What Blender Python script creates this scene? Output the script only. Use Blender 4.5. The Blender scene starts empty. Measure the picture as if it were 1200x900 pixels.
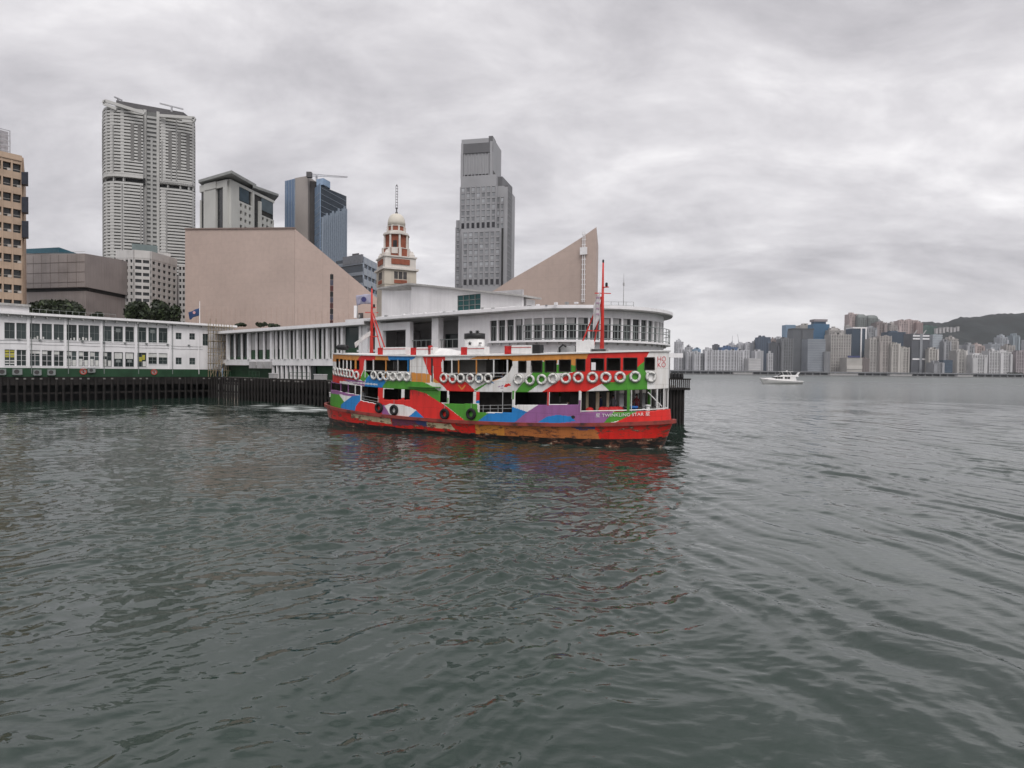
import bpy, bmesh, math, random
import numpy as np
from mathutils import Matrix, Vector
random.seed(7); rng = np.random.default_rng(11)
scene = bpy.context.scene
COL = scene.collection

# ------------------------------------------------------------------ camera
F_PX = 720.0; CAM_H = 5.8
TH = math.atan(15.6 / F_PX); PH = 0.011          # slight downward pitch, slight roll of the hand-held camera
Fv = np.array([0, math.cos(TH), -math.sin(TH)]); R0 = np.array([1.0, 0, 0]); U0 = np.cross(R0, Fv)
Rv = R0 * math.cos(PH) + U0 * math.sin(PH); Uv = U0 * math.cos(PH) - R0 * math.sin(PH)
C0 = np.array([0, 0, CAM_H])
cam_d = bpy.data.cameras.new("camera"); cam = bpy.data.objects.new("camera", cam_d); COL.objects.link(cam)
cam_d.sensor_fit = 'HORIZONTAL'; cam_d.sensor_width = 36; cam_d.lens = F_PX / 1200 * 36
cam_d.clip_start = 0.1; cam_d.clip_end = 40000
cam.matrix_world = Matrix(((Rv[0], Uv[0], -Fv[0], 0), (Rv[1], Uv[1], -Fv[1], 0), (Rv[2], Uv[2], -Fv[2], CAM_H), (0, 0, 0, 1)))
scene.camera = cam

# ------------------------------------------------------------------ sky, sun, exposure
SUN_EL, SUN_AZ = math.radians(52), math.radians(160)      # azimuth clockwise from +Y: high behind the photographer
world = bpy.data.worlds.new("World"); scene.world = world; world.use_nodes = True
nt = world.node_tree; nt.nodes.clear()
def N(tree, typ, **kw):
    n = tree.nodes.new(typ)
    for k, v in kw.items(): setattr(n, k, v)
    return n
def ramp(tree, fac, stops, interp='LINEAR'):
    r = N(tree, 'ShaderNodeValToRGB'); r.color_ramp.interpolation = interp
    el = r.color_ramp.elements
    while len(el) > 1: el.remove(el[-1])
    el[0].position = stops[0][0]; el[0].color = (*stops[0][1], 1)
    for p, c in stops[1:]:
        e = el.new(p); e.color = (*c, 1)
    tree.links.new(fac, r.inputs[0]); return r.outputs[0]
def math_n(tree, op, a, b=None, c=None):
    m = N(tree, 'ShaderNodeMath', operation=op)
    for i, v in enumerate((a, b, c)):
        if v is None: continue
        if isinstance(v, (int, float)): m.inputs[i].default_value = v
        else: tree.links.new(v, m.inputs[i])
    return m.outputs[0]
tc = N(nt, 'ShaderNodeTexCoord'); sep = N(nt, 'ShaderNodeSeparateXYZ'); nt.links.new(tc.outputs['Generated'], sep.inputs[0])
zc = math_n(nt, 'ADD', math_n(nt, 'MAXIMUM', sep.outputs[2], 0.0), 0.32)
cx = math_n(nt, 'DIVIDE', sep.outputs[0], zc); cy = math_n(nt, 'DIVIDE', sep.outputs[1], zc)
cmb = N(nt, 'ShaderNodeCombineXYZ'); nt.links.new(cx, cmb.inputs[0]); nt.links.new(cy, cmb.inputs[1])
def cloud(scale, det, rough, off, dist):
    mp = N(nt, 'ShaderNodeMapping'); mp.inputs['Location'].default_value = off; mp.inputs['Rotation'].default_value = (0, 0, 0.35)
    mp.inputs['Scale'].default_value = (0.8, 1.25, 1)
    nt.links.new(cmb.outputs[0], mp.inputs[0])
    n = N(nt, 'ShaderNodeTexNoise'); n.inputs['Scale'].default_value = scale; n.inputs['Detail'].default_value = det
    n.inputs['Roughness'].default_value = rough; n.inputs['Distortion'].default_value = dist
    nt.links.new(mp.outputs[0], n.inputs['Vector']); return n.outputs[0]
c1 = cloud(1.15, 7, 0.55, (3.1, 7.7, 0), 0.5); c2 = cloud(3.3, 8, 0.62, (1.7, 2.2, 4.0), 0.3)
cl = math_n(nt, 'ADD', math_n(nt, 'MULTIPLY', c1, 0.6), math_n(nt, 'MULTIPLY', c2, 0.4))
ccol = ramp(nt, cl, [(0.38, (0.345, 0.334, 0.352)), (0.46, (0.437, 0.424, 0.442)), (0.53, (0.533, 0.519, 0.535)), (0.60, (0.655, 0.64, 0.65)), (0.68, (0.785, 0.77, 0.777))])
# thin air near the horizon evens the cloud deck out
hz = ramp(nt, sep.outputs[2], [(0.0, (1, 1, 1)), (0.04, (0.55, 0.55, 0.55)), (0.13, (0, 0, 0))])
mixh = N(nt, 'ShaderNodeMix', data_type='RGBA'); nt.links.new(hz, mixh.inputs[0]); nt.links.new(ccol, mixh.inputs[6])
mixh.inputs[7].default_value = (0.60, 0.587, 0.602, 1)
sky = N(nt, 'ShaderNodeTexSky', sky_type='NISHITA', sun_disc=False, sun_elevation=SUN_EL, sun_rotation=SUN_AZ)
bg1 = N(nt, 'ShaderNodeBackground'); nt.links.new(sky.outputs[0], bg1.inputs[0]); bg1.inputs[1].default_value = 0.06
bg2 = N(nt, 'ShaderNodeBackground'); nt.links.new(mixh.outputs[2], bg2.inputs[0]); bg2.inputs[1].default_value = 1.1
mx = N(nt, 'ShaderNodeMixShader'); mx.inputs[0].default_value = 0.94
nt.links.new(bg1.outputs[0], mx.inputs[1]); nt.links.new(bg2.outputs[0], mx.inputs[2])
wo = N(nt, 'ShaderNodeOutputWorld'); nt.links.new(mx.outputs[0], wo.inputs[0])

sun_d = bpy.data.lights.new("sun", 'SUN'); sun_d.energy = 1.5; sun_d.angle = math.radians(35); sun_d.color = (1.0, 0.97, 0.94)
sun = bpy.data.objects.new("sun", sun_d); COL.objects.link(sun)
sv = Vector((math.sin(SUN_AZ) * math.cos(SUN_EL), math.cos(SUN_AZ) * math.cos(SUN_EL), math.sin(SUN_EL)))
sun.rotation_euler = sv.to_track_quat('Z', 'Y').to_euler()
vs = scene.view_settings; vs.view_transform = 'Standard'; vs.look = 'None'; vs.exposure = 0.5; vs.gamma = 1.0; vs.use_curve_mapping = False
scene.cycles.use_denoising = True
scene.cycles.max_bounces = 6; scene.cycles.volume_bounces = 0

# ------------------------------------------------------------------ helpers
def ray(px, py):
    d = Fv * F_PX + Rv * (px - 600) - Uv * (py - 450); return d / d[1]
def at(px, py, Y): return C0 + ray(px, py) * Y             # the point a photo position shows at a given distance
def hit(px, py, z=0.0):
    d = ray(px, py); return C0 + d * ((z - CAM_H) / d[2])
def on_plane(P, e, px, py):                                 # photo position on an upright wall through P along e: (along, height)
    d = ray(px, py); n = np.array([-e[1], e[0], 0]); t = np.dot(n, np.array([P[0], P[1], 0]) - C0) / np.dot(n, d)
    w = C0 + d * t; return (w[0] - P[0]) * e[0] + (w[1] - P[1]) * e[1], w[2]

MATS = {}
def mat(name, col, rough=0.6, var=0.12, scale=1.5, metal=0.0, bump=0.0, bscale=20, streak=0.0, spec=0.4, tint=None, coat=0.0):
    """plain paint, concrete, glass ...: one colour with patchy wear, optional vertical rain streaks and relief"""
    if name in MATS: return MATS[name]
    m = bpy.data.materials.new(name); m.use_nodes = True; t = m.node_tree; b = t.nodes['Principled BSDF']
    b.inputs['Roughness'].default_value = rough; b.inputs['Metallic'].default_value = metal
    b.inputs['Specular IOR Level'].default_value = spec; b.inputs['Coat Weight'].default_value = coat
    tcn = N(t, 'ShaderNodeTexCoord')
    n = N(t, 'ShaderNodeTexNoise'); n.inputs['Scale'].default_value = scale; n.inputs['Detail'].default_value = 6
    t.links.new(tcn.outputs['Object'], n.inputs['Vector'])
    dk = tint if tint else tuple(c * (1 - 2.2 * var) for c in col)
    out = ramp(t, n.outputs[0], [(0.3, dk), (0.52, col), (0.75, tuple(min(1, c * (1 + var * 0.8)) for c in col))])
    if streak:
        mp = N(t, 'ShaderNodeMapping'); mp.inputs['Scale'].default_value = (2.2, 2.2, 0.09)
        t.links.new(tcn.outputs['Object'], mp.inputs[0])
        n2 = N(t, 'ShaderNodeTexNoise'); n2.inputs['Scale'].default_value = 1.2; n2.inputs['Detail'].default_value = 5
        t.links.new(mp.outputs[0], n2.inputs['Vector'])
        f = ramp(t, n2.outputs[0], [(0.46, (0, 0, 0)), (0.72, (1, 1, 1))])
        mxn = N(t, 'ShaderNodeMix', data_type='RGBA'); t.links.new(math_n(t, 'MULTIPLY', f, streak), mxn.inputs[0])
        t.links.new(out, mxn.inputs[6]); mxn.inputs[7].default_value = (*[c * 0.42 for c in col], 1); out = mxn.outputs[2]
    t.links.new(out, b.inputs['Base Color'])
    if bump:
        n3 = N(t, 'ShaderNodeTexNoise'); n3.inputs['Scale'].default_value = bscale; n3.inputs['Detail'].default_value = 4
        t.links.new(tcn.outputs['Object'], n3.inputs['Vector'])
        bp = N(t, 'ShaderNodeBump'); bp.inputs['Strength'].default_value = bump; bp.inputs['Distance'].default_value = 0.05
        t.links.new(n3.outputs[0], bp.inputs['Height']); t.links.new(bp.outputs[0], b.inputs['Normal'])
    MATS[name] = m; return m
def glass(name, col, rough=0.12, spec=0.4):
    """window glass seen from outside by day: a dark room behind a reflecting pane, each pane a little different"""
    if name in MATS: return MATS[name]
    m = bpy.data.materials.new(name); m.use_nodes = True; t = m.node_tree; b = t.nodes['Principled BSDF']
    oi = N(t, 'ShaderNodeObjectInfo'); tcn = N(t, 'ShaderNodeTexCoord')
    n = N(t, 'ShaderNodeTexNoise'); n.inputs['Scale'].default_value = 0.35; n.inputs['Detail'].default_value = 3
    t.links.new(tcn.outputs['Object'], n.inputs['Vector'])
    f = math_n(t, 'ADD', math_n(t, 'MULTIPLY', oi.outputs['Random'], 0.6), math_n(t, 'MULTIPLY', n.outputs[0], 0.4))
    t.links.new(ramp(t, f, [(0.1, tuple(c * 0.5 for c in col)), (0.55, col), (0.95, tuple(min(1, c * 1.9 + 0.01) for c in col))]), b.inputs['Base Color'])
    b.inputs['Roughness'].default_value = rough; b.inputs['Specular IOR Level'].default_value = spec
    n2 = N(t, 'ShaderNodeTexNoise'); n2.inputs['Scale'].default_value = 0.6; t.links.new(tcn.outputs['Object'], n2.inputs['Vector'])
    bp = N(t, 'ShaderNodeBump'); bp.inputs['Strength'].default_value = 0.15; bp.inputs['Distance'].default_value = 0.1
    t.links.new(n2.outputs[0], bp.inputs['Height']); t.links.new(bp.outputs[0], b.inputs['Normal'])
    MATS[name] = m; return m

class MB:
    """collects shapes into one mesh"""
    def __init__(self): self.v = []; self.f = []
    def add(self, vs_, fs_):
        k = len(self.v); self.v += [tuple(map(float, p)) for p in vs_]; self.f += [tuple(i + k for i in f) for f in fs_]; return self
    def box(self, x0, x1, y0, y1, z0, z1):
        return self.add([(x0, y0, z0), (x1, y0, z0), (x1, y1, z0), (x0, y1, z0), (x0, y0, z1), (x1, y0, z1), (x1, y1, z1), (x0, y1, z1)],
                        [(3, 2, 1, 0), (4, 5, 6, 7), (0, 1, 5, 4), (1, 2, 6, 5), (2, 3, 7, 6), (3, 0, 4, 7)])
    def prism(self, poly, z0, z1):
        """poly: plan points counter-clockwise; z0, z1 numbers or per-point lists"""
        n = len(poly); a = z0 if hasattr(z0, '__len__') else [z0] * n; b = z1 if hasattr(z1, '__len__') else [z1] * n
        return self.add([(p[0], p[1], a[i]) for i, p in enumerate(poly)] + [(p[0], p[1], b[i]) for i, p in enumerate(poly)],
                        [tuple(range(n - 1, -1, -1)), tuple(range(n, 2 * n))] + [(i, (i + 1) % n, n + (i + 1) % n, n + i) for i in range(n)])
    def tube(self, pts, r, n=6, r2=None):
        pts = [Vector(p) for p in pts]; m = len(pts); rings = []
        for i, p in enumerate(pts):
            d = (pts[min(i + 1, m - 1)] - pts[max(i - 1, 0)]).normalized()
            a = d.orthogonal().normalized() if abs(d.z) < 0.99 else Vector((1, 0, 0)); b = d.cross(a).normalized(); a = b.cross(d)
            rr = r if r2 is None else r + (r2 - r) * i / (m - 1)
            rings.append([p + (a * math.cos(2 * math.pi * k / n) + b * math.sin(2 * math.pi * k / n)) * rr for k in range(n)])
        vs_ = [q for rg in rings for q in rg]
        fs_ = [(i * n + k, i * n + (k + 1) % n, (i + 1) * n + (k + 1) % n, (i + 1) * n + k) for i in range(m - 1) for k in range(n)]
        fs_ += [tuple(range(n - 1, -1, -1)), tuple((m - 1) * n + k for k in range(n))]
        return self.add(vs_, fs_)
    def bar(self, p, q, w, h):
        """square bar from p to q"""
        p = Vector(p); q = Vector(q); d = (q - p).normalized(); up = Vector((0, 0, 1)) if abs(d.z) < 0.95 else Vector((0, 1, 0))
        a = d.cross(up).normalized() * (w / 2); b = a.cross(d).normalized() * (h / 2)
        return self.add([p - a - b, p + a - b, p + a + b, p - a + b, q - a - b, q + a - b, q + a + b, q - a + b],
                        [(0, 1, 2, 3), (7, 6, 5, 4), (0, 4, 5, 1), (1, 5, 6, 2), (2, 6, 7, 3), (3, 7, 4, 0)])
    def lathe(self, prof, n=24, c=(0, 0), sq=False):
        k0 = math.pi / 4 if sq else 0
        vs_ = [(c[0] + r * math.cos(2 * math.pi * k / n + k0), c[1] + r * math.sin(2 * math.pi * k / n + k0), z) for r, z in prof for k in range(n)]
        fs_ = [(i * n + k, i * n + (k + 1) % n, (i + 1) * n + (k + 1) % n, (i + 1) * n + k) for i in range(len(prof) - 1) for k in range(n)]
        fs_ += [tuple(range(n - 1, -1, -1)), tuple((len(prof) - 1) * n + k for k in range(n))]
        return self.add(vs_, fs_)
    def torus(self, R, r, n=28, m=8):
        vs_ = [((R + r * math.cos(2 * math.pi * j / m)) * math.cos(2 * math.pi * i / n), r * math.sin(2 * math.pi * j / m), (R + r * math.cos(2 * math.pi * j / m)) * math.sin(2 * math.pi * i / n)) for i in range(n) for j in range(m)]
        fs_ = [(i * m + j, i * m + (j + 1) % m, ((i + 1) % n) * m + (j + 1) % m, ((i + 1) % n) * m + j) for i in range(n) for j in range(m)]
        return self.add(vs_, fs_)
    def mesh(self, name, material, smooth=False, fix=True):
        me = bpy.data.meshes.new(name); me.from_pydata(self.v, [], self.f); me.materials.append(material)
        if fix:
            bm = bmesh.new(); bm.from_mesh(me); bmesh.ops.recalc_face_normals(bm, faces=bm.faces); bm.to_mesh(me); bm.free()
        if smooth:
            me.shade_smooth()
        return me
    def build(self, name, material, parent=None, smooth=False, loc=None, rz=None, fix=True):
        return put(name, self.mesh(name, material, smooth, fix), parent, loc, rz)
def put(name, me, parent=None, loc=None, rz=None):
    o = bpy.data.objects.new(name, me); COL.objects.link(o)
    if parent is not None: o.parent = parent
    if loc is not None: o.location = loc
    if rz is not None: o.rotation_euler = (0, 0, rz)
    return o
def tag(o, label=None, cat=None, group=None, kind=None):
    if label: o['label'] = label
    if cat: o['category'] = cat
    if group: o['group'] = group
    if kind: o['kind'] = kind
    return o
def empty(name, loc, rz=0.0):
    o = bpy.data.objects.new(name, None); COL.objects.link(o); o.location = loc; o.rotation_euler = (0, 0, rz); o.empty_display_size = 0.5; return o
def copy_tree(o, parent=None):
    c = o.copy(); COL.objects.link(c); c.parent = parent
    for ch in list(o.children): copy_tree(ch, c)
    return c
def text_mesh(body, size, material, name, extrude=0.0, align='LEFT'):
    cu = bpy.data.curves.new(name, 'FONT'); cu.body = body; cu.size = size; cu.extrude = extrude; cu.align_x = align
    o = bpy.data.objects.new(name, cu); COL.objects.link(o)
    dg = bpy.context.evaluated_depsgraph_get(); me = bpy.data.meshes.new_from_object(o.evaluated_get(dg)); me.name = name
    bpy.data.objects.remove(o); bpy.data.curves.remove(cu); me.materials.clear(); me.materials.append(material); return me
# ------------------------------------------------------------------ harbour water
def noise2(x, y, seed, lam, k=7):
    r = np.random.default_rng(seed); o = np.zeros_like(x)
    for _ in range(k):
        a = r.uniform(0, 2 * math.pi); l = lam * r.uniform(0.6, 1.7); o += np.sin((x * math.cos(a) + y * math.sin(a)) * 2 * math.pi / l + r.uniform(0, 6.28))
    return o / math.sqrt(k / 2)
def sstep(a, b, x):
    t = np.clip((x - a) / (b - a), 0, 1); return t * t * (3 - 2 * t)
def build_water():
    rad = [0.6, 2.0, 3.5, 5.0]
    while rad[-1] < 190: rad.append(rad[-1] + max(0.027, rad[-1] * 0.0028))
    while rad[-1] < 30000: rad.append(rad[-1] * 1.06)
    rad = np.array(rad)
    front = np.radians(np.linspace(-46, 46, 520)); back = np.radians(np.linspace(46, 314, 60))[1:-1]
    ang = np.concatenate([front, back])
    A, Rr = np.meshgrid(ang, rad)
    x = Rr * np.sin(A); y = Rr * np.cos(A)
    spacing = np.maximum(np.gradient(rad)[:, None] * np.ones_like(A), Rr * 0.0031)
    z = np.zeros_like(x)
    wx = x + 0.22 * noise2(x, y, 5, 6.0); wy = y + 0.22 * noise2(x, y, 6, 6.0)
    right = sstep(-2, 9, x - 0.10 * y)                        # open water beside the ferry: long smooth swell of its wash
    patch = np.clip(0.85 + 0.32 * noise2(x, y, 8, 15.0, 9), 0.3, 1.3) * (0.8 + 0.2 * sstep(9, 19, y))
    r = np.random.default_rng(21)
    def bandf(lam, n, mean, spread):
        f = np.zeros_like(x); w = np.zeros_like(x)
        for _ in range(n):
            l = lam * r.uniform(0.7, 1.45); a = r.normal(mean, spread); k = 2 * math.pi / l
            f += np.clip((l / spacing - 2.6) / 2.6, 0, 1) * np.sin((wx * math.cos(a) + wy * math.sin(a)) * k + r.uniform(0, 6.28))
        return f / math.sqrt(n / 2)
    calm = 1 - 0.72 * right
    # mostly flat water broken by short steep ripples: narrow crests, wide troughs
    for lam, c, soft, n, mean, spread in ((0.29, .032, .011, 18, 2.1, .8), (0.52, .044, .010, 20, 2.1, .7), (0.95, .036, .008, 18, 2.05, .6), (1.8, .015, .006, 12, 1.95, .6), (6.0, .0, .003, 7, 1.2, .8)):
        f = bandf(lam, n, mean, spread); f = 1.9 * np.tanh(f / 1.9)
        z += lam * patch * calm * (c * np.exp(1.35 * (f - 1.25)) + soft * f)
    # diverging wash waves on the right, crests running towards the camera
    for l, am, a in ((1.7, .025, .30), (2.4, .034, .38), (1.15, .010, .22), (3.4, .030, .5), (0.8, .006, .33)):
        k = 2 * math.pi / l; ph = (wx * math.cos(a) + wy * math.sin(a)) * k + 0.7 * noise2(x, y, int(l * 100), 9.0)
        z += am * right * np.clip(0.55 + 0.5 * noise2(x, y, int(l * 77), 13.0), 0, 1.4) * (np.sin(ph) + 0.3 * np.cos(2 * ph)) * np.clip((l / spacing - 3) / 3, 0, 1)
    z *= 1.0 - sstep(140, 190, Rr)
    vs_ = np.stack([x, y, z], -1).reshape(-1, 3)
    nr, nc = x.shape
    i = np.arange(nr - 1)[:, None] * nc; j = np.arange(nc)[None, :]; j2 = (j + 1) % nc
    fs_ = np.stack([i + j, i + j2, i + nc + j2, i + nc + j], -1).reshape(-1, 4)[:, ::-1]
    me = bpy.data.meshes.new("harbour_water")
    me.vertices.add(len(vs_)); me.vertices.foreach_set('co', vs_.ravel())
    me.loops.add(fs_.size); me.loops.foreach_set('vertex_index', fs_.ravel().astype(np.int32))
    me.polygons.add(len(fs_)); me.polygons.foreach_set('loop_start', np.arange(0, fs_.size, 4, dtype=np.int32))
    me.update(); me.shade_smooth()
    # foam churned up by the propeller behind the stern
    p0 = hit(398, 482.5); p1 = hit(255, 471.5)
    d = (p1 - p0)[:2]; L = np.linalg.norm(d); d /= L
    u = (x - p0[0]) * d[0] + (y - p0[1]) * d[1]; v = -(x - p0[0]) * d[1] + (y - p0[1]) * d[0]
    foam = sstep(-2.5, 0, u) * (1 - sstep(5, L * 1.1, u)) * (0.75 + 0.25 * noise2(x, y, 31, 5.0)) * np.exp(-((v - 0.8 * np.sin(u * .22)) / (4.2 + 0.14 * np.clip(u, 0, 60))) ** 2)
    for px, py, rr in ((478, 506, 1.1), (486, 504, .7), (784, 524, 1.1), (760, 526, .6), (700, 525, .5), (640, 522, .6), (560, 514, .5), (440, 497, .8), (410, 492, 1.2)):
        c = hit(px, py); foam = np.maximum(foam, 0.6 * np.exp(-((x - c[0]) ** 2 + (y - c[1]) ** 2) / rr ** 2))
    at_ = me.attributes.new('foam', 'FLOAT', 'POINT'); at_.data.foreach_set('value', foam.reshape(-1).astype(np.float32))
    m = bpy.data.materials.new('harbour_water'); m.use_nodes = True; t = m.node_tree; b = t.nodes['Principled BSDF']
    g = N(t, 'ShaderNodeNewGeometry')
    n = N(t, 'ShaderNodeTexNoise'); n.inputs['Scale'].default_value = 0.12; n.inputs['Detail'].default_value = 3; t.links.new(g.outputs['Position'], n.inputs['Vector'])
    body = ramp(t, n.outputs[0], [(0.3, (0.013, 0.027, 0.020)), (0.7, (0.020, 0.037, 0.028))])
    vl = N(t, 'ShaderNodeVectorMath', operation='LENGTH'); t.links.new(g.outputs['Position'], vl.inputs[0])   # the open harbour is rougher than the sheltered berth
    fa = N(t, 'ShaderNodeAttribute', attribute_name='foam')
    mp = N(t, 'ShaderNodeMapping'); mp.inputs['Scale'].default_value = (.55, 1.5, 1); t.links.new(g.outputs['Position'], mp.inputs[0])
    fn = N(t, 'ShaderNodeTexNoise'); fn.inputs['Scale'].default_value = .8; fn.inputs['Detail'].default_value = 7; fn.inputs['Roughness'].default_value = .7
    t.links.new(mp.outputs[0], fn.inputs['Vector'])
    ff = math_n(t, 'MULTIPLY', ramp(t, math_n(t, 'ADD', math_n(t, 'MULTIPLY', fa.outputs['Fac'], 0.62), math_n(t, 'MULTIPLY', fn.outputs[0], 0.55)), [(0.44, (0, 0, 0)), (0.9, (1, 1, 1))]), 0.85)
    mx_ = N(t, 'ShaderNodeMix', data_type='RGBA'); t.links.new(ff, mx_.inputs[0]); t.links.new(body, mx_.inputs[6]); mx_.inputs[7].default_value = (0.62, 0.65, 0.64, 1)
    t.links.new(mx_.outputs[2], b.inputs['Base Color'])
    t.links.new(math_n(t, 'ADD', math_n(t, 'MULTIPLY', ff, 0.6), ramp(t, math_n(t, 'DIVIDE', vl.outputs['Value'], 1000.0), [(0.03, (.035,) * 3), (0.2, (.19,) * 3), (0.6, (.30,) * 3)])), b.inputs['Roughness'])
    b.inputs['IOR'].default_value = 1.56
    # fine ripples
    hs = None
    for sc_, am, stretch, far in ((5.0, 0.009, (.5, 1, 1), 60.0), (1.6, 0.016, (.55, 1, 1), 260.0), (0.42, 0.03, (.6, 1, 1), 1500.0)):
        mp2 = N(t, 'ShaderNodeMapping'); mp2.inputs['Scale'].default_value = stretch; mp2.inputs['Rotation'].default_value = (0, 0, .2 + sc_ * .03); t.links.new(g.outputs['Position'], mp2.inputs[0])
        nn = N(t, 'ShaderNodeTexNoise'); nn.inputs['Scale'].default_value = sc_; nn.inputs['Detail'].default_value = 2.5; nn.inputs['Distortion'].default_value = 0.6; t.links.new(mp2.outputs[0], nn.inputs['Vector'])
        a_ = math_n(t, 'MULTIPLY', nn.outputs[0], am)
        hs = a_ if hs is None else math_n(t, 'ADD', hs, a_)
    bp = N(t, 'ShaderNodeBump'); bp.inputs['Strength'].default_value = 0.8; bp.inputs['Distance'].default_value = 1.0
    t.links.new(hs, bp.inputs['Height']); t.links.new(bp.outputs[0], b.inputs['Normal'])
    me.materials.append(m)
    return tag(put('harbour_water', me), 'dark green rippled harbour water', None, None, 'structure')
build_water()
# ------------------------------------------------------------------ the ferry
bow_p = at(791, 494, 47.5); stern_p = at(386, 470, 67.5)
FM = (bow_p + stern_p) / 2; FD = (bow_p - stern_p)[:2]; FD = FD / np.linalg.norm(FD); FRZ = math.atan2(FD[1], FD[0])
FN = np.array([-FD[1], FD[0]])                                # points away from the quay's camera side: near side is -FN
def fworld(s, y, z): return (FM[0] + FD[0] * s + FN[0] * y, FM[1] + FD[1] * s + FN[1] * y, z)
class Outline:
    """plan outline of a double-ended hull; near side has y < 0; 'a' is arc length from amidships"""
    def __init__(self, S, B, p, q, c=0.0, step=0.052):
        th = np.linspace(-math.pi / 2, math.pi / 2, 4001); sx = np.sin(th) * S
        by = B * np.maximum(0, 1 - np.abs(sx / S) ** p) ** q; sx = sx + c
        al = np.concatenate([[0], np.cumsum(np.hypot(np.diff(sx), np.diff(by)))]); al -= al[-1] / 2
        self.La = al[-1]; n = int(2 * self.La / step)
        self.a = np.linspace(-self.La, self.La, n + 1); self.s = np.interp(self.a, al, sx); self.b = np.interp(self.a, al, by)
    def pt(self, a, off=0.0):
        s = np.interp(a, self.a, self.s); b = np.interp(a, self.a, self.b); e = 0.05
        ds = np.interp(a + e, self.a, self.s) - np.interp(a - e, self.a, self.s); db = np.interp(a + e, self.a, self.b) - np.interp(a - e, self.a, self.b)
        l = np.hypot(ds, db) + 1e-9
        return s - off * db / l, -(b + off * ds / l)          # near side; outward offset
    def fit(self, px, py):
        """photo position -> (arc, height) on this outline's near side"""
        d = ray(px, py); k = np.arange(len(self.a))
        X = FM[0] + FD[0] * self.s - FN[0] * self.b; Y = FM[1] + FD[1] * self.s - FN[1] * self.b
        g = X - d[0] * Y
        best = None
        for i in np.nonzero(g[:-1] * g[1:] <= 0)[0]:
            t = g[i] / (g[i] - g[i + 1] + 1e-12); yy = Y[i] + (Y[i + 1] - Y[i]) * t
            if best is None or yy < best[0]: best = (yy, self.a[i] + (self.a[i + 1] - self.a[i]) * t)
        if best is None:
            i = int(np.argmin(np.abs(g))); best = (Y[i], self.a[i])
        return best[1], CAM_H + d[2] * best[0]
OU = Outline(18.3, 4.25, 3.5, .6, .3); OL = Outline(18.4, 4.3, 3.5, .6, .2); OS = Outline(19.05, 4.5, 3.5, .6, .05)
qq = lambda s: (np.asarray(s) / 18.9) ** 2
z_roof = lambda s: 7.02 + .45 * qq(s)
z_up = lambda s: 3.95 + .62 * qq(s)
z_strk = lambda s: 1.38 + .65 * qq(s)
z_main = lambda s: 1.75 + .65 * qq(s)
# crops of the photo that the livery was measured in
A_ = lambda x, y: (380 + x * .183333, 380 + y * .183333)
B_ = lambda x, y: (590 + x * .183333, 380 + y * .183333)
C_ = lambda x, y: (570 + x * .1, 395 + y * .1)
def poly(o, T, pts): return [o.fit(*T(x, y)) for x, y in pts]
def rect(o, T, x0, y0, x1, y1): return poly(o, T, [(x0, y0), (x1, y0), (x1, y1), (x0, y1)])
def inside(pg, a, z):
    r = np.zeros(a.shape, bool); n = len(pg)
    for i in range(n):
        (x0, y0), (x1, y1) = pg[i], pg[(i + 1) % n]
        if y0 == y1: continue
        r ^= ((y0 > z) != (y1 > z)) & (a < (x1 - x0) * (z - y0) / (y1 - y0) + x0)
    return r
RED, GRN, BLU, ORG, PUR, WHT, DRK = (.68, .020, .014), (.07, .30, .025), (.012, .21, .56), (.66, .27, .05), (.29, .11, .29), (.78, .77, .76), (.012, .010, .009)
CRM, NAVY, PINK = (.62, .52, .33), (.05, .07, .2), (.55, .16, .13)

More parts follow.
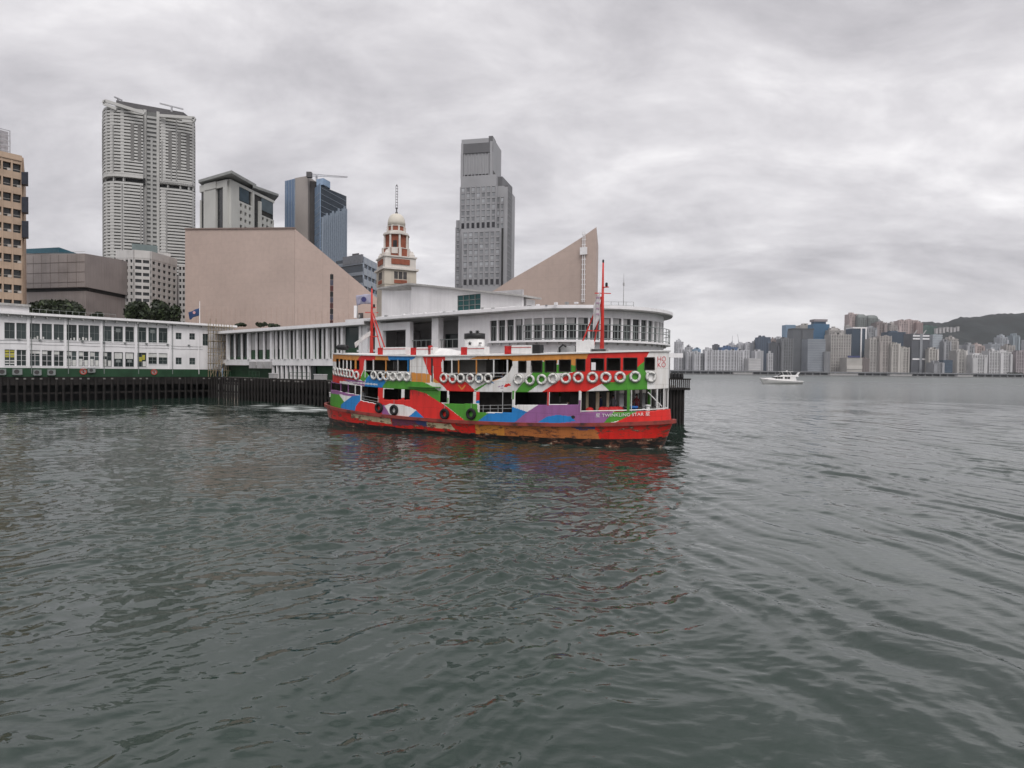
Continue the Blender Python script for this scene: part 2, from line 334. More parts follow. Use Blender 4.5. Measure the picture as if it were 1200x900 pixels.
def paint_mat(name, chips):
    m = bpy.data.materials.new(name); m.use_nodes = True; t = m.node_tree; b = t.nodes['Principled BSDF']
    at_ = N(t, 'ShaderNodeAttribute', attribute_name='livery'); tcn = N(t, 'ShaderNodeTexCoord'); out = at_.outputs['Color']
    mp = N(t, 'ShaderNodeMapping'); mp.inputs['Scale'].default_value = (1.6, 1.6, .25); t.links.new(tcn.outputs['Object'], mp.inputs[0])
    n = N(t, 'ShaderNodeTexNoise'); n.inputs['Scale'].default_value = 1.3; n.inputs['Detail'].default_value = 6; t.links.new(mp.outputs[0], n.inputs['Vector'])
    f = math_n(t, 'MULTIPLY', ramp(t, n.outputs[0], [(.42, (0, 0, 0)), (.78, (1, 1, 1))]), .6)
    mx_ = N(t, 'ShaderNodeMix', data_type='RGBA', blend_type='MULTIPLY'); t.links.new(f, mx_.inputs[0]); t.links.new(out, mx_.inputs[6]); mx_.inputs[7].default_value = (.58, .5, .43, 1); out = mx_.outputs[2]
    sp_ = N(t, 'ShaderNodeSeparateXYZ'); t.links.new(tcn.outputs['Object'], sp_.inputs[0]); cb_ = N(t, 'ShaderNodeCombineXYZ'); t.links.new(sp_.outputs[0], cb_.inputs[0]); t.links.new(sp_.outputs[2], cb_.inputs[1])
    bk_ = N(t, 'ShaderNodeTexBrick'); bk_.inputs['Scale'].default_value = 1.0; bk_.inputs['Brick Width'].default_value = 2.3; bk_.inputs['Row Height'].default_value = 1.22; bk_.inputs['Mortar Size'].default_value = .018; bk_.inputs['Mortar Smooth'].default_value = .6; t.links.new(cb_.outputs[0], bk_.inputs['Vector'])
    ms_ = N(t, 'ShaderNodeMix', data_type='RGBA', blend_type='MULTIPLY'); t.links.new(math_n(t, 'MULTIPLY', bk_.outputs['Fac'], .45), ms_.inputs[0]); t.links.new(out, ms_.inputs[6]); ms_.inputs[7].default_value = (.4, .36, .33, 1); out = ms_.outputs[2]   # welded plate seams
    if chips:
        n2 = N(t, 'ShaderNodeTexNoise'); n2.inputs['Scale'].default_value = 1.6; n2.inputs['Detail'].default_value = 8; n2.inputs['Roughness'].default_value = .7
        mp2 = N(t, 'ShaderNodeMapping'); mp2.inputs['Scale'].default_value = (.7, .7, 2.0); t.links.new(tcn.outputs['Object'], mp2.inputs[0]); t.links.new(mp2.outputs[0], n2.inputs['Vector'])
        for lo, hi, c in ((.525, .585, (.13, .05, .03)), (.635, .655, (.55, .47, .34))):
            f2 = ramp(t, n2.outputs[0], [(lo, (0, 0, 0)), (hi, (1, 1, 1))])
            m2 = N(t, 'ShaderNodeMix', data_type='RGBA'); t.links.new(f2, m2.inputs[0]); t.links.new(out, m2.inputs[6]); m2.inputs[7].default_value = (*c, 1); out = m2.outputs[2]
    t.links.new(out, b.inputs['Base Color']); b.inputs['Roughness'].default_value = .42
    n3 = N(t, 'ShaderNodeTexNoise'); n3.inputs['Scale'].default_value = 1.1; n3.inputs['Detail'].default_value = 2; t.links.new(tcn.outputs['Object'], n3.inputs['Vector'])
    bp = N(t, 'ShaderNodeBump'); bp.inputs['Strength'].default_value = .25; bp.inputs['Distance'].default_value = .06; t.links.new(n3.outputs[0], bp.inputs['Height']); t.links.new(bp.outputs[0], b.inputs['Normal'])
    return m
M_LIV = paint_mat('ferry_livery_paint', False); M_HULL = paint_mat('ferry_hull_paint', True)

ferry = tag(empty('ferry', (FM[0], FM[1], 0), FRZ), 'two-deck harbour ferry painted in red, green, blue, orange and purple waves', 'ferry')

def shell(name, o, zlo, zhi, nz, base, patches, holes, material, thick=0.06, flare=None, far_holes=()):
    """both sides of the ship between two heights, cut by openings and painted with the livery"""
    n = len(o.a); vv = np.linspace(0, 1, nz + 1)
    Z = zlo(o.s)[None, :] * (1 - vv[:, None]) + zhi(o.s)[None, :] * vv[:, None]
    Aa = np.broadcast_to(o.a[None, :], Z.shape)
    Sx = np.broadcast_to(o.s[None, :], Z.shape).copy(); Bb = np.broadcast_to(o.b[None, :], Z.shape).copy()
    if flare is not None: Sx, Bb = flare(Sx, Bb, vv[:, None])
    ac = (Aa[:-1, :-1] + Aa[1:, 1:]) / 2; zc_ = (Z[:-1, :-1] + Z[1:, :-1] + Z[:-1, 1:] + Z[1:, 1:]) / 4
    keep = np.ones(ac.shape, bool)
    for h in holes: keep &= ~inside(h, ac, zc_)
    keep_f = np.ones(ac.shape, bool)  # unseen far side left mostly closed so the windows look dark inside
    for h in far_holes: keep_f &= ~inside(h, ac, zc_)
    colr = np.empty(ac.shape + (4,), np.float32); colr[...] = (*base, 1)
    for c, pg in patches:
        if callable(pg): colr[pg(ac, zc_)] = (*c, 1)
        else: colr[inside(pg, ac, zc_)] = (*c, 1)
    idx = np.arange(Z.size).reshape(Z.shape)
    quad = np.stack([idx[:-1, :-1], idx[:-1, 1:], idx[1:, 1:], idx[1:, :-1]], -1); quad_f = quad[keep_f]; quad = quad[keep]
    near = np.stack([Sx, -Bb, Z], -1).reshape(-1, 3); far = np.stack([Sx, Bb, Z], -1).reshape(-1, 3)
    vs_ = np.concatenate([near, far]); fs_ = np.concatenate([quad, quad_f[:, ::-1] + len(near)]); cc = np.concatenate([colr[keep], colr[keep_f]])
    me = bpy.data.meshes.new(name); me.vertices.add(len(vs_)); me.vertices.foreach_set('co', vs_.ravel())
    me.loops.add(fs_.size); me.loops.foreach_set('vertex_index', fs_.ravel().astype(np.int32))
    me.polygons.add(len(fs_)); me.polygons.foreach_set('loop_start', np.arange(0, fs_.size, 4, dtype=np.int32)); me.update()
    ca = me.attributes.new('livery', 'FLOAT_COLOR', 'CORNER'); ca.data.foreach_set('color', np.repeat(cc, 4, axis=0).ravel())
    bm = bmesh.new(); bm.from_mesh(me); bmesh.ops.remove_doubles(bm, verts=bm.verts, dist=0.0008)
    bmesh.ops.delete(bm, geom=[v for v in bm.verts if not v.link_faces], context='VERTS'); bm.to_mesh(me); bm.free()
    me.materials.append(material); ob = put(name, me, ferry)
    if thick:
        md = ob.modifiers.new('thickness', 'SOLIDIFY'); md.thickness = thick; md.offset = -1; me.materials.append(mat('ferry_inside_paint', (.30, .29, .27), .6, .1)); md.material_offset = 1
    return ob

U = lambda T, *p: poly(OU, T, p); L = lambda T, *p: poly(OL, T, p)
aS = OU.fit(*A_(100, 300))[0]; aL = OL.fit(*A_(100, 470))[0]
up_patches = [
    (RED, lambda a, z: (a < aS) & (z < 5.75)), (ORG, lambda a, z: (a < aS) & (z > 6.55)),
    (ORG, U(A_, (40, 180), (240, 180), (215, 228), (200, 295), (170, 232), (60, 228))),
    (RED, U(A_, (40, 285), (228, 285), (236, 352), (165, 364), (40, 362))),
    (RED, U(A_, (210, 228), (250, 180), (340, 182), (326, 230), (256, 232), (250, 292), (226, 346), (222, 300))),
    (PUR, U(A_, (120, 350), (262, 362), (262, 396), (160, 372))),
    (GRN, U(A_, (228, 352), (255, 290), (283, 322), (272, 348), (252, 368))),
    (BLU, U(A_, (258, 395), (266, 348), (286, 328), (402, 345), (396, 362), (368, 412), (260, 400))),
    (ORG, U(A_, (330, 182), (412, 195), (412, 230), (324, 230))), (ORG, U(A_, (383, 225), (402, 225), (402, 262), (383, 262))),
    (BLU, U(A_, (408, 196), (594, 196), (572, 222), (545, 230), (545, 262), (524, 262), (524, 229), (410, 229))),
    (GRN, U(A_, (358, 420), (400, 358), (560, 362), (640, 372), (700, 402), (752, 440), (500, 440))),
    (ORG, U(A_, (553, 308), (676, 318), (676, 374), (556, 366))),
    (RED, U(A_, (625, 198), (692, 198), (692, 335), (668, 318))),
    (DRK, U(A_, (683, 215), (696, 215), (694, 370), (684, 368))),
    (RED, U(A_, (692, 198), (774, 198), (770, 232), (748, 240), (750, 305), (840, 350), (912, 372), (975, 436), (795, 436), (758, 392), (700, 345))),
    (ORG, U(A_, (696, 342), (742, 378), (697, 372))),
    (ORG, U(A_, (925, 224), (990, 200), (1040, 190), (1200, 180), (1200, 222), (1040, 224))),
    (ORG, U(B_, (0, 180), (560, 165), (528, 226), (466, 226), (466, 262), (430, 264), (430, 228), (345, 228), (345, 250), (255, 242), (255, 230), (0, 238))),
    (GRN, U(C_, (335, 645), (400, 570), (545, 413), (650, 413), (652, 290), (690, 290), (690, 413), (815, 413), (818, 320), (855, 320), (855, 408), (988, 405), (985, 330), (1055, 330), (1055, 408), (790, 430), (720, 480), (485, 645))),
    (WHT, U(C_, (485, 645), (720, 480), (800, 425), (1010, 415), (880, 500), (650, 645))),
    (RED, U(B_, (558, 160), (942, 160), (884, 264), (790, 330), (680, 382), (515, 438), (240, 438), (420, 314), (464, 302), (464, 262), (526, 228))),
    (GRN, U(B_, (856, 275), (904, 232), (904, 290), (921, 330), (921, 424), (674, 424), (630, 380), (722, 366), (790, 326))),
    (WHT, U(B_, (520, 436), (630, 380), (676, 430))),
    (GRN, U(A_, (958, 418), (1038, 372), (1044, 378), (975, 425))), (ORG, U(A_, (1040, 366), (1128, 342), (1130, 347), (1046, 372))),
    (BLU, U(A_, (1062, 362), (1088, 376), (1086, 380), (1058, 368))),
    (ORG, U(A_, (852, 388), (862, 388), (880, 412), (898, 388), (906, 388), (882, 420), (878, 420))),
    # small swirling emblem and its mark
    (RED, U(C_, (205, 575), (228, 545), (248, 552), (255, 535), (268, 548), (290, 545), (278, 560), (288, 572), (260, 572), (240, 588), (215, 590))),
    (PUR, U(C_, (135, 580), (165, 572), (168, 578), (140, 588))), (PUR, U(C_, (165, 598), (198, 590), (196, 598), (166, 604))), (PUR, U(C_, (172, 570), (196, 566), (192, 580), (176, 582))),
]
up_holes = [rect(OU, A_, *r) for r in ((74, 222, 92, 281), (97, 223, 118, 284), (122, 226, 140, 286), (146, 228, 166, 288), (171, 230, 194, 290), (203, 232, 224, 291))]
up_holes += [U(A_, (260, 231), (546, 229), (546, 306), (396, 310), (396, 345), (292, 336), (260, 300)),
             U(A_, (755, 233), (1000, 226), (1050, 224), (1200, 226), (1204, 262), (1184, 302), (1140, 342), (1090, 356), (1036, 358), (850, 354), (800, 318), (755, 308))]
bow_windows = [rect(OU, B_, *r) for r in ((97, 236, 145, 307), (178, 233, 247, 305), (266, 231, 338, 304), (357, 227, 430, 302), (465, 223, 522, 298), (560, 219, 641, 295), (662, 217, 746, 294), (768, 215, 853, 293), (903, 213, 965, 291))]
shell('upper_deck_side', OU, z_up, lambda s: z_roof(s) - .03, 58, WHT, up_patches, up_holes + bow_windows, M_LIV, far_holes=[bow_windows[2], bow_windows[8], up_holes[3]])

lo_patches = [
    (GRN, lambda a, z: (a < aL) & (z < 3.2)), (PUR, lambda a, z: (a < aL) & (z >= 3.2)),
    (PUR, L(A_, (40, 410), (160, 442), (228, 455), (190, 468), (90, 450))), (GRN, L(A_, (40, 450), (96, 448), (133, 497), (150, 560), (40, 560))),
    (WHT, L(A_, (98, 446), (176, 462), (130, 496))), (BLU, L(A_, (180, 460), (232, 452), (232, 492), (196, 580), (110, 560), (110, 515), (130, 496))),
    (RED, L(A_, (232, 488), (345, 512), (345, 400), (375, 400), (375, 470), (548, 470), (548, 400), (640, 400), (660, 450), (760, 508), (915, 625), (640, 605), (590, 548), (500, 512), (386, 518), (440, 600), (196, 580), (205, 525))),
    (PUR, L(A_, (352, 518), (386, 514), (445, 600), (385, 600))), (WHT, L(A_, (386, 520), (420, 508), (500, 515), (555, 530), (592, 552), (530, 605), (442, 605))),
    (BLU, L(A_, (590, 550), (650, 605), (525, 605))), (GRN, L(A_, (538, 390), (660, 400), (745, 424), (745, 502), (650, 442), (560, 415))),
    (GRN, L(A_, (762, 506), (978, 508), (984, 560), (1055, 568), (968, 630), (915, 625))), (BLU, L(A_, (1050, 570), (1200, 562), (1200, 625), (970, 630))),
    (WHT, L(B_, (50, 520), (228, 515), (155, 558))), (BLU, L(B_, (30, 530), (60, 528), (155, 560), (230, 640), (0, 640), (0, 560))),
    (PUR, L(B_, (226, 514), (492, 512), (492, 562), (708, 560), (655, 640), (60, 640), (150, 562))), (BLU, L(B_, (222, 626), (280, 590), (350, 578), (440, 590), (462, 618), (350, 632))),
    (GRN, L(B_, (706, 555), (862, 552), (740, 614), (630, 640))), (RED, L(B_, (862, 550), (1090, 530), (1120, 660), (690, 640), (740, 614))),
    (DRK, L(B_, (433, 590), (440, 584), (454, 584), (460, 594), (454, 605), (440, 605))),
    (RED, L(A_, (990, 425), (970, 425), (972, 488), (990, 488))), (BLU, L(A_, (972, 488), (990, 488), (990, 506), (972, 506))),
]
lo_holes = [L(A_, (40, 372), (232, 392), (232, 452), (160, 440), (70, 420), (40, 420)), L(A_, (238, 385), (343, 385), (343, 508), (238, 486)),
            rect(OL, A_, 380, 414, 494, 482), rect(OL, A_, 511, 417, 547, 482), L(A_, (742, 424), (790, 424), (790, 503), (742, 498)),
            L(A_, (797, 424), (952, 424), (952, 508), (797, 508)), L(A_, (992, 420), (1200, 415), (1200, 563), (992, 562)),
            L(B_, (-60, 420), (53, 420), (53, 563), (-60, 563)), rect(OL, B_, 74, 420, 278, 516), rect(OL, B_, 296, 420, 482, 512),
            L(B_, (498, 415), (1180, 400), (1180, 520), (1060, 541), (790, 558), (498, 563))]
z_lolo = lambda s: z_strk(s) + .05
def lo_flare(S, B, v):
    k = np.clip(v * 1.0, 0, 1); return S + np.sign(S) * (np.abs(S) / 18.55) ** 8 * .25 * (1 - k), B * (1 + .02 * (1 - k))
shell('main_deck_side', OL, z_lolo, lambda s: z_up(s) - .01, 50, WHT, lo_patches, lo_holes, M_LIV, .06, lo_flare, [lo_holes[10], lo_holes[1]])

S_ = lambda T, *p: poly(OS, T, p)
hull_patches = [
    (PINK, lambda a, z: a < -16.5), (CRM, S_(A_, (170, 560), (300, 590), (420, 600), (425, 640), (330, 625), (170, 595))), ((.18, .05, .10), S_(A_, (430, 590), (570, 600), (650, 645), (430, 650))), (NAVY, S_(A_, (560, 605), (660, 615), (660, 660), (600, 645))),
    (CRM, S_(A_, (650, 625), (850, 640), (850, 680), (650, 655))), (RED, S_(A_, (780, 600), (980, 610), (980, 720), (840, 690))), (ORG, S_(A_, (960, 610), (1300, 600), (1300, 800), (960, 780))),
    ((.5, .17, .05), S_(B_, (0, 600), (420, 600), (620, 690), (620, 760), (0, 760))), (NAVY, S_(B_, (395, 640), (590, 630), (585, 670), (490, 680))), (RED, S_(B_, (590, 600), (1300, 560), (1300, 780), (620, 760), (600, 680))),
    (DRK, lambda a, z: z < .42 + .45 * (a / 22) ** 2 + .03 * np.sin(a * 1.7)),
]
def hull_flare(S, B, v):
    return S * (1 - (np.abs(S) / 19) ** 6 * .055 * (1 - v) ** .8), B * (.86 + .14 * v ** .7)
shell('hull', OS, lambda s: -1.0 + 0 * s, z_strk, 36, RED, hull_patches, [], M_HULL, 0.0, hull_flare)

def band(name, o, off0, off1, zl, zh, material, n=160, top=True):
    """closed ring of rectangular section that follows the outline"""
    aa = np.linspace(-o.La, o.La, n)
    mb = MB(); near0 = np.array([o.pt(a, off0) for a in aa]); near1 = np.array([o.pt(a, off1) for a in aa])
    loop0 = np.concatenate([near0, near0[-2:0:-1] * (1, -1)]); loop1 = np.concatenate([near1, near1[-2:0:-1] * (1, -1)])
    m = len(loop0); vs_ = []
    for p, q in zip(loop0, loop1): vs_ += [(p[0], p[1], zl(p[0])), (q[0], q[1], zl(p[0])), (q[0], q[1], zh(p[0])), (p[0], p[1], zh(p[0]))]
    fs_ = [(4 * i + k, 4 * i + (k + 1) % 4, 4 * ((i + 1) % m) + (k + 1) % 4, 4 * ((i + 1) % m) + k) for i in range(m) for k in range(4)]
    return mb.add(vs_, fs_).build(name, material, ferry)
def deck(name, o, off, zt, thick, material, camber=0.0, n=120):
    aa = np.linspace(-o.La, o.La, n); near = np.array([o.pt(a, off) for a in aa]); mb = MB(); K = 8; vs_ = []; fs_ = []
    for p in near:
        for k in range(K + 1):
            y = p[1] * (1 - 2 * k / K); vs_.append((p[0], y, zt(p[0]) + camber * abs(p[1]) / 4.4 * (1 - (y / (abs(p[1]) + 1e-6)) ** 2)))
    M = len(near) * (K + 1)
    vs_ += [(x, y, z - thick) for x, y, z in vs_]
    for i in range(len(near) - 1):
        for k in range(K):
            q = (i * (K + 1) + k, (i + 1) * (K + 1) + k, (i + 1) * (K + 1) + k + 1, i * (K + 1) + k + 1); fs_ += [q, tuple(M + j for j in q[::-1])]
        for k in (0, K):
            j = i * (K + 1) + k; fs_.append((j, j + K + 1, M + j + K + 1, M + j))
    return mb.add(vs_, fs_).build(name, material, ferry)
M_WHITE = mat('ferry_white_paint', (.74, .73, .72), .45, .05, 2.0, streak=.15)
M_DECK = mat('ferry_deck_brown', (.09, .06, .045), .6, .2); M_CEIL = mat('ferry_ceiling', (.45, .44, .42), .6, .1); M_WOOD = mat('ferry_teak', (.11, .055, .03), .5, .2)
M_STRK = mat('rubbing_strake_rust', (.26, .045, .035), .65, .3, 1.1, tint=(.05, .025, .022), bump=.4, bscale=9)
M_REDP = mat('mast_red_paint', (.55, .03, .022), .4, .1); M_BLACK = mat('black_paint', (.015, .015, .016), .5, .15); M_GREY = mat('grey_metal', (.33, .33, .33), .5, .15); M_RUB = mat('tyre_rubber', (.014, .014, .014), .8, .2, bump=.5, bscale=14)
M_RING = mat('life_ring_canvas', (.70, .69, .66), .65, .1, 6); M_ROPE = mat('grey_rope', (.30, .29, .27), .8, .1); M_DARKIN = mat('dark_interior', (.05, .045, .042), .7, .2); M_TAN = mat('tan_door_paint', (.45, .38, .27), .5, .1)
M_BLUE = mat('blue_plastic', (.03, .16, .5), .4, .05); M_LJ = mat('lifejacket_red', (.5, .02, .02), .7, .2, 5)
band('rubbing_strake', OS, -.12, .16, lambda s: z_strk(s) - .15, lambda s: z_strk(s) + .12, M_STRK)
band('roof_edge', OU, -.1, .12, lambda s: z_roof(s) - .03, lambda s: z_roof(s) + .07, M_WHITE)
band('bulwark_rail', OL, -.07, .05, lambda s: z_strk(s) + .86, lambda s: z_strk(s) + .92, M_WHITE) if False else None
deck('roof', OU, -.05, lambda s: z_roof(s) + .03, .06, M_WHITE, .28)
deck('upper_deck', OU, -.07, lambda s: z_up(s) + .16, .14, M_CEIL); deck('upper_deck_floor', OU, -.08, lambda s: z_up(s) + .2, .03, M_DECK)
deck('main_deck', OL, -.07, z_main, .1, M_DECK)
# inside: engine casing, benches
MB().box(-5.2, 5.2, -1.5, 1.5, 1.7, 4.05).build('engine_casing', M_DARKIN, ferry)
MB().box(-2.2, 2.2, -1.0, 1.0, 4.1, 7.1).build('funnel_casing', M_CEIL, ferry)
bm_ = MB().box(-.22, .22, -1.2, 1.2, .38, .44).box(.16, .22, -1.2, 1.2, .44, .92).box(-.05, .05, -1.15, -1.05, 0, .38).box(-.05, .05, 1.05, 1.15, 0, .38).mesh('bench', M_WOOD)
for i in range(18):
    for yy in (-2.35, 2.35):
        s = -15.0 + i * 1.72
        if abs(s) < 2.6: continue
        bU_ = float(np.interp(s, OU.s, OU.b)); yb = math.copysign(min(2.35, max(.9, bU_ - 1.65)), yy)
        if bU_ < 2.4: continue
        put('bench', bm_, ferry, (s, yb, float(z_up(s)) + .2))
        if abs(s) > 5.8 and abs(s) < 12 and not 10.8 < abs(s) < 13.2: put('bench', bm_, ferry, (s, yb, float(z_main(s))))
# tan cabin fronts and doors on the main deck forward
for s in (12.0, -12.0):
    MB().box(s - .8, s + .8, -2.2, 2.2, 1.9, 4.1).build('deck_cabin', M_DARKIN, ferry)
for px0, px1 in ((505, 527), (573, 604), (655, 668)):
    a0, _ = OL.fit(*B_(px0, 480)); a1, _ = OL.fit(*B_(px1, 480)); (x0, y0), (x1, y1) = OL.pt(a0, -1.2), OL.pt(a1, -1.2)
    MB().bar(((x0 + x1) / 2, (y0 + y1) / 2, 2.1), ((x0 + x1) / 2, (y0 + y1) / 2, 4.2), max(.18, abs(x1 - x0) * .8), .1).build('cabin_post', M_TAN, ferry)
# posts along the decks
def post(o, T, x, y0, y1, w, material, name='post', off=-.03):
    a, zt = o.fit(*T(x, y0)); _, zb = o.fit(*T(x, y1)); p = o.pt(a, off)
    for sg in (1, -1):
        MB().bar((p[0], sg * p[1], zb), (p[0], sg * p[1], zt), w, w).build(name, material, ferry)
M_GRNP = mat('post_green', (.075, .27, .035), .45, .08); M_ORGP = mat('post_orange', (.58, .25, .065), .45, .08); M_PURP = mat('post_purple', (.27, .11, .27), .45, .08); M_BLUP = mat('post_blue', (.02, .2, .5), .45, .08)
for x in (105, 152, 197, 233): post(OL, A_, x, 378 + (x - 105) * .12, 445, .07, M_WHITE if x > 190 else M_PURP)
for x, m_ in ((790, M_WHITE),): post(OL, A_, x, 424, 508, .12, m_)
post(OL, A_, 792, 470, 510, .13, M_GRNP)
for x in (960, 968): post(OL, A_, x, 424, 508, .05, M_GREY, 'ladder_rail')
post(OL, B_, 63, 425, 480, .14, M_GRNP); post(OL, B_, 63, 480, 525, .15, M_WHITE); post(OL, B_, 287, 425, 520, .14, M_REDP); post(OL, B_, 489, 425, 485, .14, M_WHITE); post(OL, B_, 489, 485, 560, .15, M_PURP); post(OL, B_, 801, 412, 556, .18, M_GRNP)
for x in (985, 1028): post(OL, B_, x, 405, 546, .09, M_WHITE)
post(OL, B_, 820, 420, 556, .05, M_WHITE); post(OL, A_, 1140, 425, 565, .06, M_GREY)
for x, m_ in ((262, M_WHITE), (313, M_WHITE), (393, M_ORGP), (470, M_GREY), (535, M_BLUP), (757, M_WHITE), (815, M_WHITE), (858, M_ORGP), (972, M_ORGP), (1083, M_WHITE), (1170, M_WHITE)):
    post(OU, A_, x, 226, 340 if x < 500 or x > 800 else 306, .09, m_)
def rail(o, T, x0, x1, y, r, material, n=14, off=-.04, name='rail'):
    aa0, z0 = o.fit(*T(x0, y if not isinstance(y, tuple) else y[0])); aa1, z1 = o.fit(*T(x1, y if not isinstance(y, tuple) else y[1]))
    for sg in (1, -1):
        pts = []
        for k in range(n + 1):
            t = k / n; p = o.pt(aa0 + (aa1 - aa0) * t, off); pts.append((p[0], sg * p[1], z0 + (z1 - z0) * t))
        MB().tube(pts, r, 5).build(name, material, ferry)
rail(OU, A_, 260, 546, (297, 304), .03, M_WHITE); rail(OU, A_, 290, 396, (322, 326), .025, M_GREY)
rail(OU, A_, 800, 1178, (314, 312), .03, M_WHITE); rail(OU, A_, 830, 1140, (333, 333), .025, M_GREY)
for y in (520, 542): rail(OL, A_, 992, 1200, (y, y - 4), .025, M_GREY)
for y in (455, 475): rail(OL, A_, 238, 343, (y, y + 22), .022, M_GREY)
rail(OL, B_, 498, 1050, (556, 536), .05, M_WHITE)
for x in (1015, 1060, 1110): post(OL, A_, x, 515, 563, .045, M_GREY, 'stanchion')
# window frames around the square forward windows, and a partition line on the white lockers
for h in bow_windows:
    a0 = min(p[0] for p in h); a1 = max(p[0] for p in h); z0 = min(p[1] for p in h); z1 = max(p[1] for p in h)
    for sg in (1, -1):
        mb = MB(); p0 = OU.pt(a0, .012); p1 = OU.pt(a1, .012); q0 = (p0[0], sg * p0[1]); q1 = (p1[0], sg * p1[1])
        for u, v in (((*q0, z0), (*q1, z0)), ((*q0, z1), (*q1, z1)), ((*q0, z0), (*q0, z1)), ((*q1, z0), (*q1, z1))): mb.bar(u, v, .05, .05)
        mb.build('window_frame', M_DARKIN, ferry)
for x in (560, 593, 625, 655): post(OU, A_, x, 214 if x > 590 else 225, 366, .03, M_GREY, 'panel_joint', .0)
for x in (566, 605, 640): post(OL, A_, x, 432, 590, .035, M_DARKIN, 'door_joint', .0)
# canopy over the red side doors
a0, z0 = OL.fit(*A_(535, 396)); a1, z1 = OL.fit(*A_(745, 412))
for sg in (1, -1):
    p0, p1, p2, p3 = OL.pt(a0, 0), OL.pt(a1, 0), OL.pt(a1, .35), OL.pt(a0, .35)
    MB().prism([(p[0], sg * p[1]) for p in ((p0, p1, p2, p3) if sg < 0 else (p3, p2, p1, p0))], z0 - .05, z0 + .03).build('door_canopy', M_GRNP, ferry)
# roof lockers: long white boxes with a red end, chocks below
for cx0, cx1, cy in ((335, 480, 165), (540, 655, 167), (865, 985, 165), (1150, 1290, 160)):
    a0, _ = OU.fit(*A_(cx0, 200)); a1, _ = OU.fit(*A_(cx1, 200)); s0, s1 = np.interp(a0, OU.a, OU.s) - .1, np.interp(a1, OU.a, OU.s) + .1
    zz = float(z_roof((s0 + s1) / 2)) + .12; s0 -= .4
    lk = MB().box(s0 + .75, s1, -3.5, -2.7, zz, zz + .62).box(s0 + .75, s1, -3.45, -2.75, zz + .62, zz + .7).build('float_locker', M_WHITE, ferry)
    MB().box(s0 + .1, s0 + .745, -3.52, -2.68, zz - .02, zz + .66).build('locker_end', M_LJ, lk)
    MB().box(s0 + .75, s1, -3.52, -3.5, zz + .5, zz + .55).build('locker_stripe', M_LJ, lk)
    for t in (.3, .7):
        x = s0 + (s1 - s0) * t; MB().box(x - .1, x + .1, -3.4, -2.8, zz - .2, zz).build('chock', M_WHITE, lk)
MB().box(8.2, 8.95, -3.3, -2.6, 7.1, 7.95).build('vent_box', M_BLACK, ferry)
# plant on the roof: condenser, white tank, louvred grille
MB().box(10.0, 11.6, -2.2, -1.2, 7.2, 7.85).build('condenser', M_GREY, ferry); MB().box(11.7, 12.9, -2.2, -1.3, 7.25, 8.25).build('roof_tank', M_WHITE, ferry)
pl = MB().box(13.0, 14.3, -2.2, -1.5, 7.25, 7.6).build('louvre_unit', M_GREY, ferry)
for k in range(5): MB().box(13.05, 14.25, -2.23, -2.2, 7.28 + k * .065, 7.31 + k * .065).build('slat', M_BLACK, pl)
MB().tube([(10.3, -2.35, 7.15), (10.3, -2.4, 7.7), (10.6, -2.4, 7.95), (10.9, -2.4, 7.8)], .09, 6).build('vent_pipe', M_BLACK, ferry)
# awning over the wheelhouse stair
MB().add([(-3.0, -3.6, 7.12), (1.0, -3.6, 7.12), (1.0, -1.2, 7.3), (-3.0, -1.2, 7.3), (-1.8, -2.6, 7.8), (-.6, -2.6, 7.7)], [(0, 1, 5, 4), (1, 2, 5), (2, 3, 4, 5), (3, 0, 4), (3, 2, 1, 0)]).build('awning', M_WHITE, ferry)
MB().box(-2.5, -2.2, -3.5, -3.2, 7.1, 8.0).build('red_post', M_LJ, ferry)
# funnel: white stack, black top with leafy crest, dark star
def ell(mb, a, b, z0, z1, n=28):
    return mb.add([(a * math.cos(t) , b * math.sin(t), z) for z in (z0, z1) for t in np.linspace(0, 2 * math.pi, n, endpoint=False)],
                  [(i, (i + 1) % n, n + (i + 1) % n, n + i) for i in range(n)] + [tuple(range(n - 1, -1, -1)), tuple(range(n, 2 * n))])
fs0 = .2
fun = ell(MB(), 1.02, .75, 7.0, 8.72).build('funnel', M_WHITE, ferry, True); fun.location = (fs0, 0, 0)
ell(MB(), 1.06, .79, 8.72, 9.22).build('funnel_top', M_BLACK, fun, True)
for sx, sc in ((-.42, 1), (.3, 1.1)):
    for k in range(7):
        t = math.pi * (k + .5) / 7; l = .34 * sc
        MB().add([(sx, -.05, 9.2), (sx + math.cos(t) * l * .6 - .07, -.05, 9.2 + math.sin(t) * l * .75), (sx + math.cos(t) * l, -.02, 9.2 + math.sin(t) * l), (sx + math.cos(t) * l * .6 + .07, -.05, 9.2 + math.sin(t) * l * .6),
                  (sx, .05, 9.2), (sx + math.cos(t) * l * .6, .05, 9.2 + math.sin(t) * l * .7)], [(0, 1, 2), (0, 2, 3), (4, 2, 1), (4, 3, 2), (0, 4, 1), (0, 3, 4)]).build('crest_leaf', M_BLACK, fun)
for sg in (-1, 1):
    pts = [((.23 if k % 2 == 0 else .095) * math.sin(k * math.pi / 5), (.23 if k % 2 == 0 else .095) * math.cos(k * math.pi / 5)) for k in range(10)]
    MB().add([(x, sg * .77, 8.28 + z) for x, z in pts] + [(x, sg * .70, 8.28 + z) for x, z in pts], [tuple(range(10))] + [(i, (i + 1) % 10, 10 + (i + 1) % 10, 10 + i) for i in range(10)]).build('star', M_BLACK, fun)
MB().lathe([(.001, -.05), (.14, -.05), (.14, .05), (.001, .05)], 14).build('horn', M_BLACK, fun).location = (1.02, -.55, 8.3)
fun.children[-1].rotation_euler = (math.pi / 2, 0, .6)
